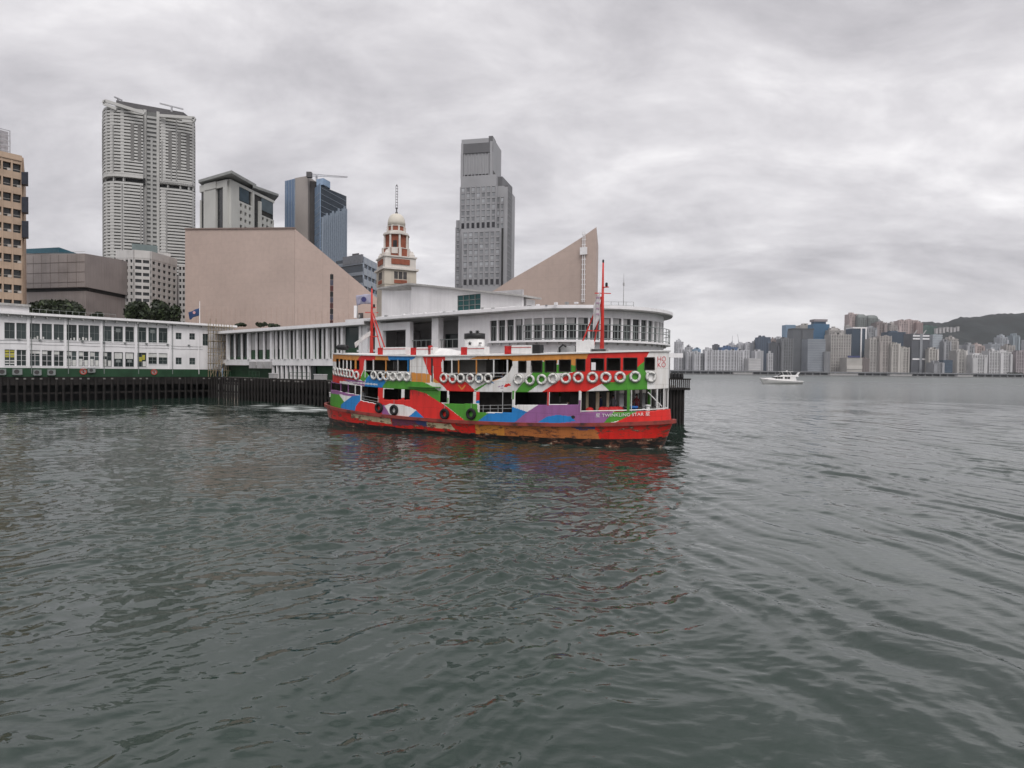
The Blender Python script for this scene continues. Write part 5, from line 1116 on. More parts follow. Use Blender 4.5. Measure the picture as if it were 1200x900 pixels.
# white hotel with broad overhanging roof
Yo = 270
M_OW = mat('pale_stone_cladding', (.50, .50, .475), .65, .05, .1, streak=.1)
oh = Bld('office_hotel', 'pale stone block with wide overhanging roof and square windows', P2(277, Yo))
o0, o1, o2 = P2(236, Yo + 10), P2(268, Yo), P2(319.5, Yo + 34); zt = zat(268, 209, Yo); zl_ = zat(268, 268, Yo) - 40
oh.prism('core', [o0, o1, o2, o2 + (-20, 30), o0 + (-10, 40)], G - .6, zt - .5, M_GD); oh.wall(o0, o1)
for a, b in ((.16, .60), (.86, 1.0)): oh.box('pier', oh.W * a, oh.W * b, 0, 1.0, G, zt - (2 if a < .5 else 1), M_OW)
oh.box('pier', oh.W * .20, oh.W * .62, 0, 1.25, zt - 3.5, zt - .5, M_OW); oh.box('pier', -.3, oh.W * .02, 0, .6, G, zt - 7, M_OW)
oh.box('band', 0, oh.W, 0, .9, zt - 3.6, zt - .6, M_OW)
oh.wall(o1, o2); nrr = 24; h = (zt - 8 - G) / nrr
oh.grid(3, nrr, G, zt - 8, M_OW, .5, .52, .9, u0=oh.W * .17, u1=oh.W * .46, pane=M_GD, skip=[(i, j) for i in range(3) for j in range(12)]); oh.grid(3, nrr, G, zt - 10, M_OW, .5, .52, .9, u0=oh.W * .66, u1=oh.W * .98, pane=M_GD, skip=[(i, j) for i in range(3) for j in range(12)])
oh.box('pier', 0, oh.W * .165, 0, 1.1, G, zt - 1, M_OW); oh.box('pier', oh.W * .462, oh.W * .5, 0, 1.1, G, zt - 1, M_OW); oh.box('pier', oh.W * .63, oh.W * .67, 0, 1.1, G, zt - 4, M_OW)
oh.box('band', 0, oh.W, 0, .7, zt - 1.6, zt - .3, M_OW)
for a, b in ((.2, .4), (.7, .97)): oh.box('top_glazing', oh.W * a, oh.W * b, 0, .5, zt - 7.5, zt - 1.7, glass('sky_glass', (.08, .11, .13)))
r0, r1 = P2(232.5, Yo + 8), P2(271, Yo - 6); r2 = P2(300, Yo + 18)
M_RF = mat('roof_slab_grey', (.30, .31, .30), .7, .1, .2)
oh.prism('roof', [r0, r1, r2, r2 + (-18, 32), r0 + (-6, 40)], [zt + .4, zt + .4, zat(300, 218, Yo + 18) - .5, zat(300, 218, Yo + 18) - .5, zt + .4], [zt + 1.6, zt + 1.6, zat(300, 218, Yo + 18) + .8, zat(300, 218, Yo + 18) + .8, zt + 1.6], M_RF)
r3, r4 = P2(296, Yo + 14), P2(326, Yo + 38); zr = zat(326, 230, Yo + 38)
oh.prism('roof', [r3, r4, r4 + (-16, 26), r3 + (-16, 26)], [zat(296, 219.5, Yo + 14), zr, zr, zat(296, 219.5, Yo + 14)], [zat(296, 219.5, Yo + 14) + 1.2, zr + 1.1, zr + 1.1, zat(296, 219.5, Yo + 14) + 1.2], M_RF)
oh.prism('roof_crown', [P2(247, Yo + 12), P2(276, Yo + 4), P2(286, Yo + 20), P2(250, Yo + 26)], zt + 1.2, zt + 3.1, M_RF)

# blue glass office tower with tower crane
Yg = 300
M_BG = glass('blue_glass', (.10, .20, .38), .12, .7); M_DG = glass('slate_glass', (.04, .055, .075), .12, .6); M_BGL = glass('pale_blue_glass', (.17, .24, .34), .12, .7); M_FINB = mat('steel_blue_fin', (.28, .33, .40), .5, .08); M_TAUPE = mat('taupe_panel', (.36, .325, .305), .65, .05, .1)
gt = Bld('glass_office_tower', 'blue and slate glass office tower with a taupe slab and roof crane', P2(375, Yg))
g0, g1, g2, g3, g4 = P2(334, Yg + 16), P2(345, Yg + 12), P2(360, Yg + 8), P2(365, Yg + 9), P2(375, Yg)
g5 = P2(405, Yg + 24); zz = lambda y, d=0: zat(372, y, Yg + d)
gt.prism('blue_wing', [g0, g1, g1 + (4, 30), g0 + (4, 30)], G - .6, zz(211, 14), M_BG); gt.wall(g0, g1)
for k in range(7): gt.box('fin', gt.W * k / 6 - .12, gt.W * k / 6 + .12, 0, .35, G, zz(211, 14), M_FINB)
gt.prism('taupe_slab', [g1 + (.05, 0), g2, g2 + (3, 30), g1 + (3, 30)], G - .6, zz(207.5, 10), M_TAUPE)
gt.prism('dark_slot', [g2 + (.05, 2), g3 + (1.5, 2), g3 + (4, 30), g2 + (4, 30)], G - .6, zz(212, 10), mat('dark_slot', (.05, .045, .045), .6))
gt.prism('main_tower', [g3 + (1.55, 0), g4, g5, g5 + (-10, 26), g3 + (3, 26)], G - .6, [zz(217, 9), zz(217.5, 0), zat(403, 230, Yg + 24), zat(403, 230, Yg + 24), zz(217, 9)], M_DG)
gt.wall(g3 + (1.5, 0), g4); gt.box('pale_face', 0, gt.W, .02, .25, G, zz(217.2, 4), M_BGL)
for k in range(24): z = G + 14 + k * (zz(218) - G - 14) / 24; gt.box('floor_line', 0, gt.W, .25, .32, z, z + .22, M_FINB)
gt.prism('roof_drum', [P2(370, Yg + 6), P2(378, Yg + 4), P2(386, Yg + 10), P2(384, Yg + 16), P2(372, Yg + 14)], zz(219, 8), zz(210, 6), M_BGL)
gt.wall(g4, g5); nf = 13
for k in range(nf):
    u = gt.W * (k + .5) / nf; top = zz(256 - k * 1.1 if k > 1 else 255, 2 + 20 * k / nf); gt.box('fin', u - .22, u + .22, 0, .9, G, top + (k % 3) * .8, M_FINB)
for k in range(34): z = G + 12 + k * 2.9; gt.box('floor_line', 0, gt.W, 0, .12, z, z + .14, M_FINB) if z < zat(403, 232, Yg + 24) else None
cr = Bld('tower_crane', 'small tower crane with long jib on the glass tower roof', P2(372, Yg + 9)); k_ = np.array([cr.b[0], cr.b[1], G - .6])
pb = at(372, 212, Yg + 9) - k_; pt_ = at(372, 205.6, Yg + 9) - k_; j0 = at(363.5, 205, Yg + 6) - k_; j1 = at(408, 207.5, Yg + 20) - k_
cr.o.location = tuple(at(372, 211, Yg + 9)); sh = np.array([0, 0, cr.o.location[2] - (G - .6)])
MB().bar(tuple(pb - sh), tuple(pt_ - sh), .8, .8).build('crane_mast', M_STL, cr.o)
for dz_ in (-.5, .5): MB().bar(tuple(j0 - sh + (0, 0, dz_)), tuple(j1 - sh + (0, 0, dz_ * .4)), .3, .3).build('jib_chord', M_STL, cr.o)
for k in range(12):
    t0, t1 = k / 12, (k + 1) / 12; a = j0 - sh + (j1 - j0) * t0; b = j0 - sh + (j1 - j0) * t1; MB().bar(tuple(a + (0, 0, -.5)), tuple(b + (0, 0, .4)), .16, .16).build('lattice', M_STL, cr.o)
MB().box(-1.2, 1.2, -1, 1, -1.3, 1.3).build('counterweight', M_TD, cr.o).location = tuple(j0 - sh)

# low grey-blue glass block beside the clock tower
Yl = 235
lg = Bld('glass_block', 'low grey-blue glass office block beside the clock tower', P2(424, Yl))
l0, l1, l2 = P2(393, Yl + 10), P2(424.5, Yl), P2(446, Yl + 22); zt = zat(424, 298, Yl)
lg.prism('core', [l0, l1, l2, l2 + (0, 20), l0 + (0, 20)], G - .6, zt - 1, M_DG); lg.wall(l0, l1)
for k in range(6): z = zt - 2.4 - k * 4.2; lg.box('spandrel', 0, lg.W, 0, .4, z - 1.3, z, mat('grey_blue_panel', (.22, .25, .29), .5, .06))
lg.box('parapet', lg.W * .3, lg.W, -.2, .5, zt - 3.2, zt, mat('slate_panel', (.17, .18, .20), .6))
lg.wall(l1, l2)
for k in range(6): z = zt - .8 - k * 4.2; lg.box('spandrel', 0, lg.W, 0, .4, z - 2.6, z, mat('pale_grey_blue', (.34, .38, .43), .4, .05))
for k in range(5): lg.box('mullion', lg.W * k / 5, lg.W * k / 5 + .2, 0, .5, G, zt - .8, M_FINB)
lg.prism('roof_plant', [P2(412, Yl + 8), P2(420, Yl + 6), P2(420, Yl + 14), P2(412, Yl + 14)], zt - 1, zt + 1.6, M_TD)

# tall grey stepped tower
Yk = 360
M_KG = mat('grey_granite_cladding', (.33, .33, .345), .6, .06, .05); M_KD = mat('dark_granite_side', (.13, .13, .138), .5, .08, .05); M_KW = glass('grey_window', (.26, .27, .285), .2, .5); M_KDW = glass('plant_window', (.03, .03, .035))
kt = Bld('stepped_tower', 'tall grey stepped office tower with square window grid', P2(590, Yk))
def kface(x0, x1, y0, y1, dy0, dy1, nc, nr, side=None, pane=M_KW, skip=(), pier=.42, span=.42, cladding=None):
    A, B = P2(x0 - 2.6, Yk + dy0), P2(x1 - 2.6, Yk + dy1); zt_ = zat((x0 + x1) / 2, y0, Yk + (dy0 + dy1) / 2); zb_ = G if y1 is None else zat((x0 + x1) / 2, y1, Yk + dy0)
    dep = np.array([uvec(A, B)[0][1] * -1, uvec(A, B)[0][0]]) * (22 if abs(uvec(A, B)[0][1]) < .5 else 2.5)
    S = B + (np.array([side[0], side[1]]) if side else dep)
    kt.prism('block', [A, B, S, A + dep], zb_ if y1 is not None else G - .6, zt_, cladding or M_KG); kt.wall(A, B); return zb_, zt_
def krows(nc, nr, z0, z1, pane, ww=.5, hh=.55, u0=0, u1=None):
    u1 = kt.W if u1 is None else u1; w = (u1 - u0) / nc; h = (z1 - z0) / nr; rz = math.atan2(kt.e[1], kt.e[0]); P = kt.rel(kt.A)
    me = MB().box(-w * ww / 2, w * ww / 2, -.08, 0, -h * hh / 2, h * hh / 2).mesh('window', pane)
    for i in range(nc):
        for j in range(nr): u = u0 + (i + .5) * w; put('window', me, kt.o, (P[0] + kt.e[0] * u, P[1] + kt.e[1] * u, z0 + (j + .5) * h - G + .6), rz)
    fr = MB().box(-w * ww * .66, w * ww * .66, -.04, 0, h * hh / 2, h * hh / 2 + h * .09).mesh('surround_line', M_KDW) if pane is M_KW else None  # dark surround line along the head of each window
    if fr:
        for ob in [q for q in kt.o.children if q.data is me]: put('window_surround', fr, ob)
    for i in range(nc + 1): kt.box('rib', u0 + i * w - w * .09, u0 + i * w + w * .09, 0, .6, z0, z1, M_KG)
kface(535.5, 545, 258, None, 10, 9, 2, 20); krows(2, 14, zat(540, 335, Yk), zat(540, 262, Yk), M_KW)
z0_, z1_ = kface(540.5, 582, 205.5, None, 8, 3, 7, 20)
krows(7, 6, zat(560, 257, Yk), zat(560, 215, Yk), M_KW); krows(7, 1, zat(560, 265.5, Yk), zat(560, 257.3, Yk), M_KDW, .55, .8)
kface(543.5, 587.5, 268, None, 4, -1, 7, 9); krows(7, 8, zat(560, 325, Yk - 3), zat(560, 269, Yk - 3), M_KW); krows(7, 1, zat(560, 333, Yk - 3), zat(560, 325.2, Yk - 3), M_KDW, .55, .85)
kface(541, 577.5, 162.5, 205.4, 9, 5, 7, 6); 
for i in range(10): kt.box('rib', kt.W * i / 9 - .25, kt.W * i / 9 + .25, 0, .5, zat(560, 205, Yk), zat(560, 175, Yk), M_KG)
kt.box('crown_band', 0, kt.W, 0, .7, zat(560, 174.5, Yk), zat(560, 163, Yk), M_KD)
for a, b in ((0, .07), (.92, 1)): kt.box('crown_horn', kt.W * a, kt.W * b, -1, .9, zat(560, 205, Yk), zat(560, 162, Yk), M_KG)
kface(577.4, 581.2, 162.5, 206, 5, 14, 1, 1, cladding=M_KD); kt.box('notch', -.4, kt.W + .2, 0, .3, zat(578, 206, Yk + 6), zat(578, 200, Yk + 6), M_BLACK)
kface(582, 591.5, 218, None, 6, 5, 2, 12); krows(2, 13, zat(588, 330, Yk + 5), zat(588, 230, Yk + 5), M_KW)
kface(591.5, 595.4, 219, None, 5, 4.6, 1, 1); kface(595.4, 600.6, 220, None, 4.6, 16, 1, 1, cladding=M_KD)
for j in range(24): z = G + 30 + j * 3.6; kt.box('side_joint', 0, kt.W, 0, .12, z, z + .25, M_KG) if z < zat(598, 222, Yk + 10) else None
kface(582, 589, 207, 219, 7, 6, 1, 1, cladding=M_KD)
kt.wall(P2(586, Yk - 3.2), P2(588.4, Yk - 3.2)); kt.box('dark_slot', 0, kt.W, 0, .5, G, zat(587, 269, Yk), M_BLACK)

# clock tower: brick shaft, white bands, octagonal lantern, dome, lattice rod
Yc = 141
M_BRK = mat('red_brick', (.27, .085, .05), .8, .15, 1.0); M_GRN_ST = mat('cream_stone', (.50, .45, .38), .75, .10, .4, streak=.2); M_WST = mat('white_stone', (.62, .58, .54), .7, .06, .4, streak=.2); M_DOME = mat('dome_cream', (.60, .56, .49), .6, .06, .4)
cp = P2(463.5, Yc); ck = tag(empty('clock_tower', (cp[0], cp[1], G - .6), math.radians(26)), 'red brick clock tower with white stone bands and cream dome', 'clock tower')
zc = lambda y: zat(463, y, Yc) - G + .6
m1 = 720 / Yc                                                  # pixels per metre here
hw = 3.55
MB().box(-hw, hw, -hw, hw, 0, zc(336)).build('shaft', M_GRN_ST, ck)
MB().box(-hw - .1, hw + .1, -hw - .1, hw + .1, zc(336), zc(319)).build('shaft', M_GRN_ST, ck)
for (nx, ny) in ((0, -1), (1, 0), (-1, 0), (0, 1)):
    rz = math.atan2(ny, nx) + math.pi / 2
    for w0, w1, y0, y1, d, m_, nm in ((-1.45, 1.45, 330.5, 334.5, .12, M_BRK, 'brick_panel'), (-1.45, -.6, 321, 329.5, -.02, M_DK, 'louvre'), (-.45, .45, 321, 329.5, -.02, M_DK, 'louvre'), (.6, 1.45, 321, 329.5, -.02, M_DK, 'louvre')):
        f = MB().box(w0, w1, -hw - .14 - d, -hw + .1, zc(y1), zc(y0)).build(nm, m_, ck); f.rotation_euler = (0, 0, rz)
    f = MB().box(-2.1, 2.1, -hw - .19, -hw - .05, zc(312.7), zc(306.6)).build('brick_panel', M_BRK, ck); f.rotation_euler = (0, 0, rz)
MB().box(-hw - .55, hw + .55, -hw - .55, hw + .55, zc(319), zc(317)).build('cornice', M_WST, ck); MB().box(-hw, hw, -hw, hw, zc(317), zc(304.5)).build('upper_stage', M_WST, ck)
MB().box(-hw - .25, hw + .25, -hw - .25, hw + .25, zc(304.5), zc(303)).build('cornice', M_WST, ck)
for sx in (-1, 1):
    for sy in (-1, 1): MB().lathe([(.75, zc(303)), (.75, zc(300)), (.55, zc(299)), (.4, zc(296.5)), (.1, zc(296))], 8, (sx * 2.75, sy * 2.75)).build('corner_urn', M_WST, ck)
def octo(name, r, y0, y1, m_, k=8): return MB().lathe([(r, zc(y0)), (r, zc(y1))], k).build(name, m_, ck)
octo('lantern_base', 3.05, 303, 293, M_BRK); octo('cornice', 3.15, 293.2, 292.4, M_WST)
for k in range(8):
    t = 2 * math.pi * k / 8
    f = MB().box(-.36, .36, -.3, .3, zc(303), zc(292.5)).build('pier', M_WST, ck); f.location = (2.95 * math.cos(t), 2.95 * math.sin(t), 0); f.rotation_euler = (0, 0, t)
    f = MB().lathe([(.26, zc(292.4)), (.22, zc(277))], 10).build('column', M_WST, ck); f.location = (2.7 * math.cos(t), 2.7 * math.sin(t), 0)
    f = MB().box(-.2, .2, -.17, .17, zc(272), zc(266.4)).build('pier', M_WST, ck); f.location = (1.98 * math.cos(t), 1.98 * math.sin(t), 0); f.rotation_euler = (0, 0, t)
    if k % 2 == 1:
        t2 = t + math.pi / 8; f = MB().box(-.1, .08, -.42, .42, zc(292.3), zc(284)).build('opening', M_BLACK, ck); f.location = (2.36 * math.cos(t2), 2.36 * math.sin(t2), 0); f.rotation_euler = (0, 0, t2)
        f = MB().box(-.1, .2, -.7, .7, zc(299.5), zc(293.3)).build('white_panel', M_WST, ck); f.location = (2.8 * math.cos(t2), 2.8 * math.sin(t2), 0); f.rotation_euler = (0, 0, t2)
octo('lantern', 2.5, 292.4, 277, M_BRK); octo('cornice', 3.1, 277, 275.6, M_WST); octo('cornice', 2.85, 275.6, 274.2, M_WST); octo('frieze', 2.3, 274.2, 272, M_WST); octo('attic', 1.95, 272, 266.5, M_BRK); octo('cornice', 2.12, 266.5, 265.6, M_WST)
MB().lathe([(2.0, zc(265.6)), (1.98, zc(261)), (1.85, zc(257.5)), (1.55, zc(254)), (1.1, zc(251.8)), (.5, zc(250.7)), (.12, zc(250.4))], 24).build('dome', M_DOME, ck, True)
MB().lathe([(.35, zc(250.6)), (.3, zc(249)), (.16, zc(248)), (.14, zc(245)), (.3, zc(244.4)), (.3, zc(244))], 10).build('finial', M_TD, ck)
for sx in (-.22, .22): MB().tube([(sx, 0, zc(244)), (sx, 0, zc(218))], .05, 5).build('rod_rail', M_TD, ck)
for k in range(9): z = zc(243.5) + (zc(218) - zc(243.5)) * k / 8; MB().bar((-.22, 0, z), (.22, 0, z), .09, .12).build('rod_rung', M_TD, ck)
MB().lathe([(.2, zc(218)), (.12, zc(217)), (.02, zc(215.8))], 8).build('rod_tip', M_TD, ck)

# ------------------------------------------------------------------ trees, flags
M_LEAF = [mat('leaf_dark', (.020, .030, .014), .6, .3, .6), mat('leaf_mid', (.045, .065, .026), .6, .3, .6)]; M_BARK = mat('bark', (.08, .06, .045), .9, .2)
def tree(px0, px1, py0, py1, Y, label, seed, lobes=11, n=5200, leaf=.42, name='tree', trunk=True):
    r = np.random.default_rng(seed); a = at(px0, py1, Y); b = at(px1, py0, Y); cx_ = (a[0] + b[0]) / 2; W = (b[0] - a[0]) / 2; zt_ = b[2]; zb_ = a[2]
    base = np.array([cx_, Y, G - .6 if trunk else zb_]); o = tag(empty(name, tuple(base)), label, 'tree' if trunk else 'shrub')
    hh = (zt_ - zb_) / 2; ctr = np.array([0, 0, (zt_ + zb_) / 2 - base[2]])
    cs = []
    for k in range(lobes):
        t = r.uniform(0, 6.28); q = math.sqrt(r.uniform(0, 1)); cs.append((ctr + [W * .62 * q * math.cos(t), W * .5 * q * math.sin(t), hh * r.uniform(-.5, .45) * (1 - .5 * q)], np.array([W * .34, W * .34, hh * .46]) * r.uniform(.55, 1.15)))
    pts = []; nrm = []
    for k in range(n):
        c, R = cs[r.integers(lobes)]; d = r.normal(size=3); d /= np.linalg.norm(d); pts.append(c + d * R * r.uniform(.55, 1.05) ** .6); nrm.append(d + r.normal(size=3) * .7)
    V = []; Fc = []; mi = []
    for p, d in zip(pts, nrm):
        d = d / np.linalg.norm(d); t = np.cross(d, r.normal(size=3)); t /= np.linalg.norm(t); u = np.cross(d, t); s = leaf * r.uniform(.6, 1.4); k = len(V)
        V += [p - t * s, p + u * s * .6, p + t * s, p - u * s * .6]; Fc.append((k, k + 1, k + 2, k + 3)); mi.append(int(r.random() < .4))
    me = bpy.data.meshes.new('crown'); me.from_pydata([tuple(v) for v in V], [], Fc)
    for m_ in M_LEAF: me.materials.append(m_)
    me.polygons.foreach_set('material_index', mi); c_ = put('crown', me, o); c_['kind'] = 'stuff'
    if trunk:
        MB().tube([(0, 0, 0), (.15, 0, ctr[2] * .5), (0, .1, ctr[2])], W * .07 + .15, 8, W * .04 + .08).build('trunk', M_BARK, o, True)
        for k in range(5):
            c, R = cs[k]; MB().tube([(0, 0, ctr[2] * .55), tuple(c * .6 + np.array([0, 0, ctr[2] * .28])), tuple(c)], .16, 6, .05).build('limb', M_BARK, o)
    return o
tree(31, 104, 344, 385, 158, 'broad dark green tree in front of the wrapped building', 3, 24, 5600, .5)
tree(143, 182, 346, 385, 152, 'dark green tree in front of the low white hotel, next to the wrapped building', 4, 15, 3600, .46); tree(174, 212, 344, 385, 156, 'dark green tree in front of the low white hotel, next to the tiled hall', 5, 15, 3600, .46)
tree(104, 120, 363, 378, 150, 'small dark green tree between the broad tree and the hotel trees', 6, 6, 1200)
tree(268, 293, 377, 383.5, 128, 'low green shrub on the pier roof corner', 8, 5, 500, .22, 'shrub', False); tree(297, 314, 376.5, 385, 121, 'small green shrub growing on the finned wing roof', 9, 5, 450, .2, 'shrub', False); tree(313, 331, 378, 386, 119, 'pale green shrub beside the small shrub on the wing roof', 10, 5, 400, .2, 'shrub', False)
fp = tag(empty('flagpole', tuple(at(234, 380, 122))), 'white flagpole on the pier roof flying a blue flag', 'flagpole'); hgt = float(at(234, 353, 122)[2] - at(234, 380, 122)[2])
MB().tube([(0, 0, -.8), (0, 0, hgt)], .09, 6, .06).build('pole', M_PWT, fp)
def flag(name, W, Hh, m_, parent, loc, label=None, cat=None, tilt=0.0):
    n = 14; V = []; Fc = []
    for i in range(n + 1):
        for j in range(7):
            u = i / n; V.append((-W * u, .16 * W * u * math.sin(u * 9 + j * .3), Hh * j / 6 - .18 * W * u * u + tilt * u))
    for i in range(n):
        for j in range(6): Fc.append((i * 7 + j, (i + 1) * 7 + j, (i + 1) * 7 + j + 1, i * 7 + j + 1))
    o = MB().add(V, Fc).build(name, m_, parent, True, fix=False); md = o.modifiers.new('cloth', 'SOLIDIFY'); md.thickness = .02; o.location = loc
    if label: tag(o, label, cat)
    return o
f_ = flag('flag', 2.0, 1.45, mat('flag_blue', (.03, .06, .15), .8), fp, (-.06, 0, hgt * .38), tilt=-.5)
MB().lathe([(.02, 0), (.3, .02), (.02, .04)], 8).build('emblem', mat('flag_pink', (.55, .3, .33), .8), f_).location = (-.9, -.25, .55); f_.children[0].rotation_euler = (math.pi / 2, 0, 0)
mt = fworld(13.0, 0, 0)
fl = flag('signal_flag', .55, 2.2, mat('flag_stripe_white', (.5, .47, .48), .8), None, (mt[0] - .25, mt[1] - .25, 10.2), 'furled white signal flag hanging beside the forward mast', 'flag', -1.1)
for k in range(4): MB().box(-.32, -.05, -.07, .07, .25 + k * .45, .37 + k * .45).build('stripe', mat('flag_stripe_violet', (.36, .24, .32), .8), fl)
mt = fworld(-12.9, 0, 0)
fl = flag('house_flag', 1.5, 1.0, mat('flag_violet', (.38, .37, .47), .8), None, (mt[0] - .1, mt[1], 12.6), 'violet flag flying at the top of the after mast', 'flag', .1)
MB().lathe([(.001, 0), (.28, 0), (.28, .02), (.001, .02)], 8).build('emblem', mat('flag_navy', (.05, .05, .16), .8), fl).location = (-.7, -.16, .45); fl.children[0].rotation_euler = (math.pi / 2, 0, 0)
fl = flag('pennant', 1.6, .5, mat('pennant_white', (.6, .58, .57), .8), None, (mt[0] - .1, mt[1] - .1, 9.3), 'limp white pennant tied low on the after mast', 'flag', -1.0)

# ------------------------------------------------------------------ bamboo scaffold on the pier corner, workers
M_BAM = mat('bamboo', (.30, .24, .16), .7, .2, 2)
sc_ = PB - e1 * 1.2 + np.array([e1[1], -e1[0]]) * 1.0
sf = tag(empty('scaffold', (sc_[0], sc_[1], ZD), rz1), 'bamboo scaffold wrapped around the end wall of the long pier building', 'scaffold')
hs = 10.2
for i in range(5):
    for d in (-.9, .1): MB().tube([(-1.4 + i * 1.0, d, 0), (-1.4 + i * 1.0 + random.uniform(-.1, .1), d, hs + random.uniform(-.3, 1))], .06, 5).build('upright', M_BAM, sf)
for j in range(7): MB().tube([(-1.8, -.95, 1.2 + j * 1.4), (3.0, -.95, 1.2 + j * 1.4 + random.uniform(-.1, .1))], .05, 5).build('ledger', M_BAM, sf)
for j in range(4): MB().box(-1.6, 2.9, -.9, .1, 2.5 + j * 2.1, 2.56 + j * 2.1).build('plank', M_BAM, sf)
for k in range(5): MB().tube([(-1.4 + k * .8, -.98, .2), (.4 + k * .5, -.98, 4 + k)], .045, 5).build('brace', M_BAM, sf)
# ------------------------------------------------------------------ the far shore
SH = 2000.0
M_SEA = mat('seawall_grey', (.20, .20, .20), .8, .1, .01); M_VEG = mat('hill_forest', (.013, .018, .018), .9, .35, .012, bump=1.0, bscale=.03)
def P3(px, Y): w = at(px, 438, Y); return np.array([w[0], w[1]])
sx0, sx1 = P3(690, SH)[0], P3(1500, SH)[0]
tag(MB().box(sx0, sx1, SH - 30, SH + 2200, -5, 3.0).build('far_shore', M_SEA), 'far shore ground', None, None, 'structure')
# long low viaduct and promenade along the water
vd = tag(empty('viaduct', (P3(950, SH - 10)[0], SH - 10, 3)), 'low grey elevated road along the far waterfront', 'viaduct')
x0, x1 = P3(785, SH)[0] - vd.location[0], P3(1300, SH)[0] - vd.location[0]
MB().box(x0, x1, -4, 8, 7.5, 11).build('road_deck', mat('viaduct_concrete', (.19, .195, .205), .8, .1, .02), vd); MB().box(x0, x1, 9, 10, .02, 7.4).build('underside_shade', mat('viaduct_shade', (.06, .065, .07), .9), vd)  # dark sheet stands in for the shade below the road deck
for k in range(60): x = x0 + (x1 - x0) * k / 59; MB().box(x - 1.5, x + 1.5, -1, 3, 0, 7.5).build('pillar', MATS['viaduct_concrete'], vd)
for px, w, lab in ((870, 60, 'low white landing shed on the far seawall, before the slab estate'), (988, 90, 'long low white shed on the far seawall before the striped block'), (1055, 70, 'low pale ferry shed on the far seawall before the white-barred tower'), (1130, 50, 'low shed on the far seawall before the hillside towers')):
    p = P3(px, SH - 22); s = tag(empty('shed', (p[0], p[1], 3)), lab, 'shed'); MB().box(-w / 2, w / 2, -5, 5, 0, 4.5).build('wall', M_PGREY, s); MB().box(-w / 2 - 1, w / 2 + 1, -6, 6, 4.5, 5.6).build('roof', M_EAVE, s)
# wooded hill
hp = [(1015, 398), (1045, 388), (1080, 378), (1088, 376.7), (1105, 379), (1126.7, 371.3), (1142.7, 371.7), (1160, 368.7), (1173, 367.3), (1188, 367.3), (1200, 366), (1225, 360), (1260, 357), (1300, 362), (1360, 350), (1440, 366)]
def hill():
    Yh_ = 3300; n = 120; xs = np.linspace(1000, 1440, n); ys = np.interp(xs, [p[0] for p in hp], [p[1] for p in hp]); V = []; Fc = []; m = 16
    for i in range(n):
        top = at(xs[i], ys[i], Yh_)
        for j in range(m + 1):
            t = j / m; yy = Yh_ - 1150 * (1 - t); z = 4 + (top[2] - 4) * (t ** 1.35) + 7 * math.sin(i * .55 + j * 1.3) * math.sin(i * .21 + j * .7) * math.sin(math.pi * t) ; V.append((top[0] * (1 - .1 * (1 - t)), yy, z + (random.uniform(-3, 3) if 0 < j else 0)))
        V.append((top[0], Yh_ + 900, 0))
    for i in range(n - 1):
        for j in range(m + 1): a = i * (m + 2) + j; Fc.append((a, a + m + 2, a + m + 3, a + 1))
    o = MB().add(V, Fc).build('hill', M_VEG, None, True); tag(o, 'dark wooded hill behind the far city', None, None, 'structure')
hill()
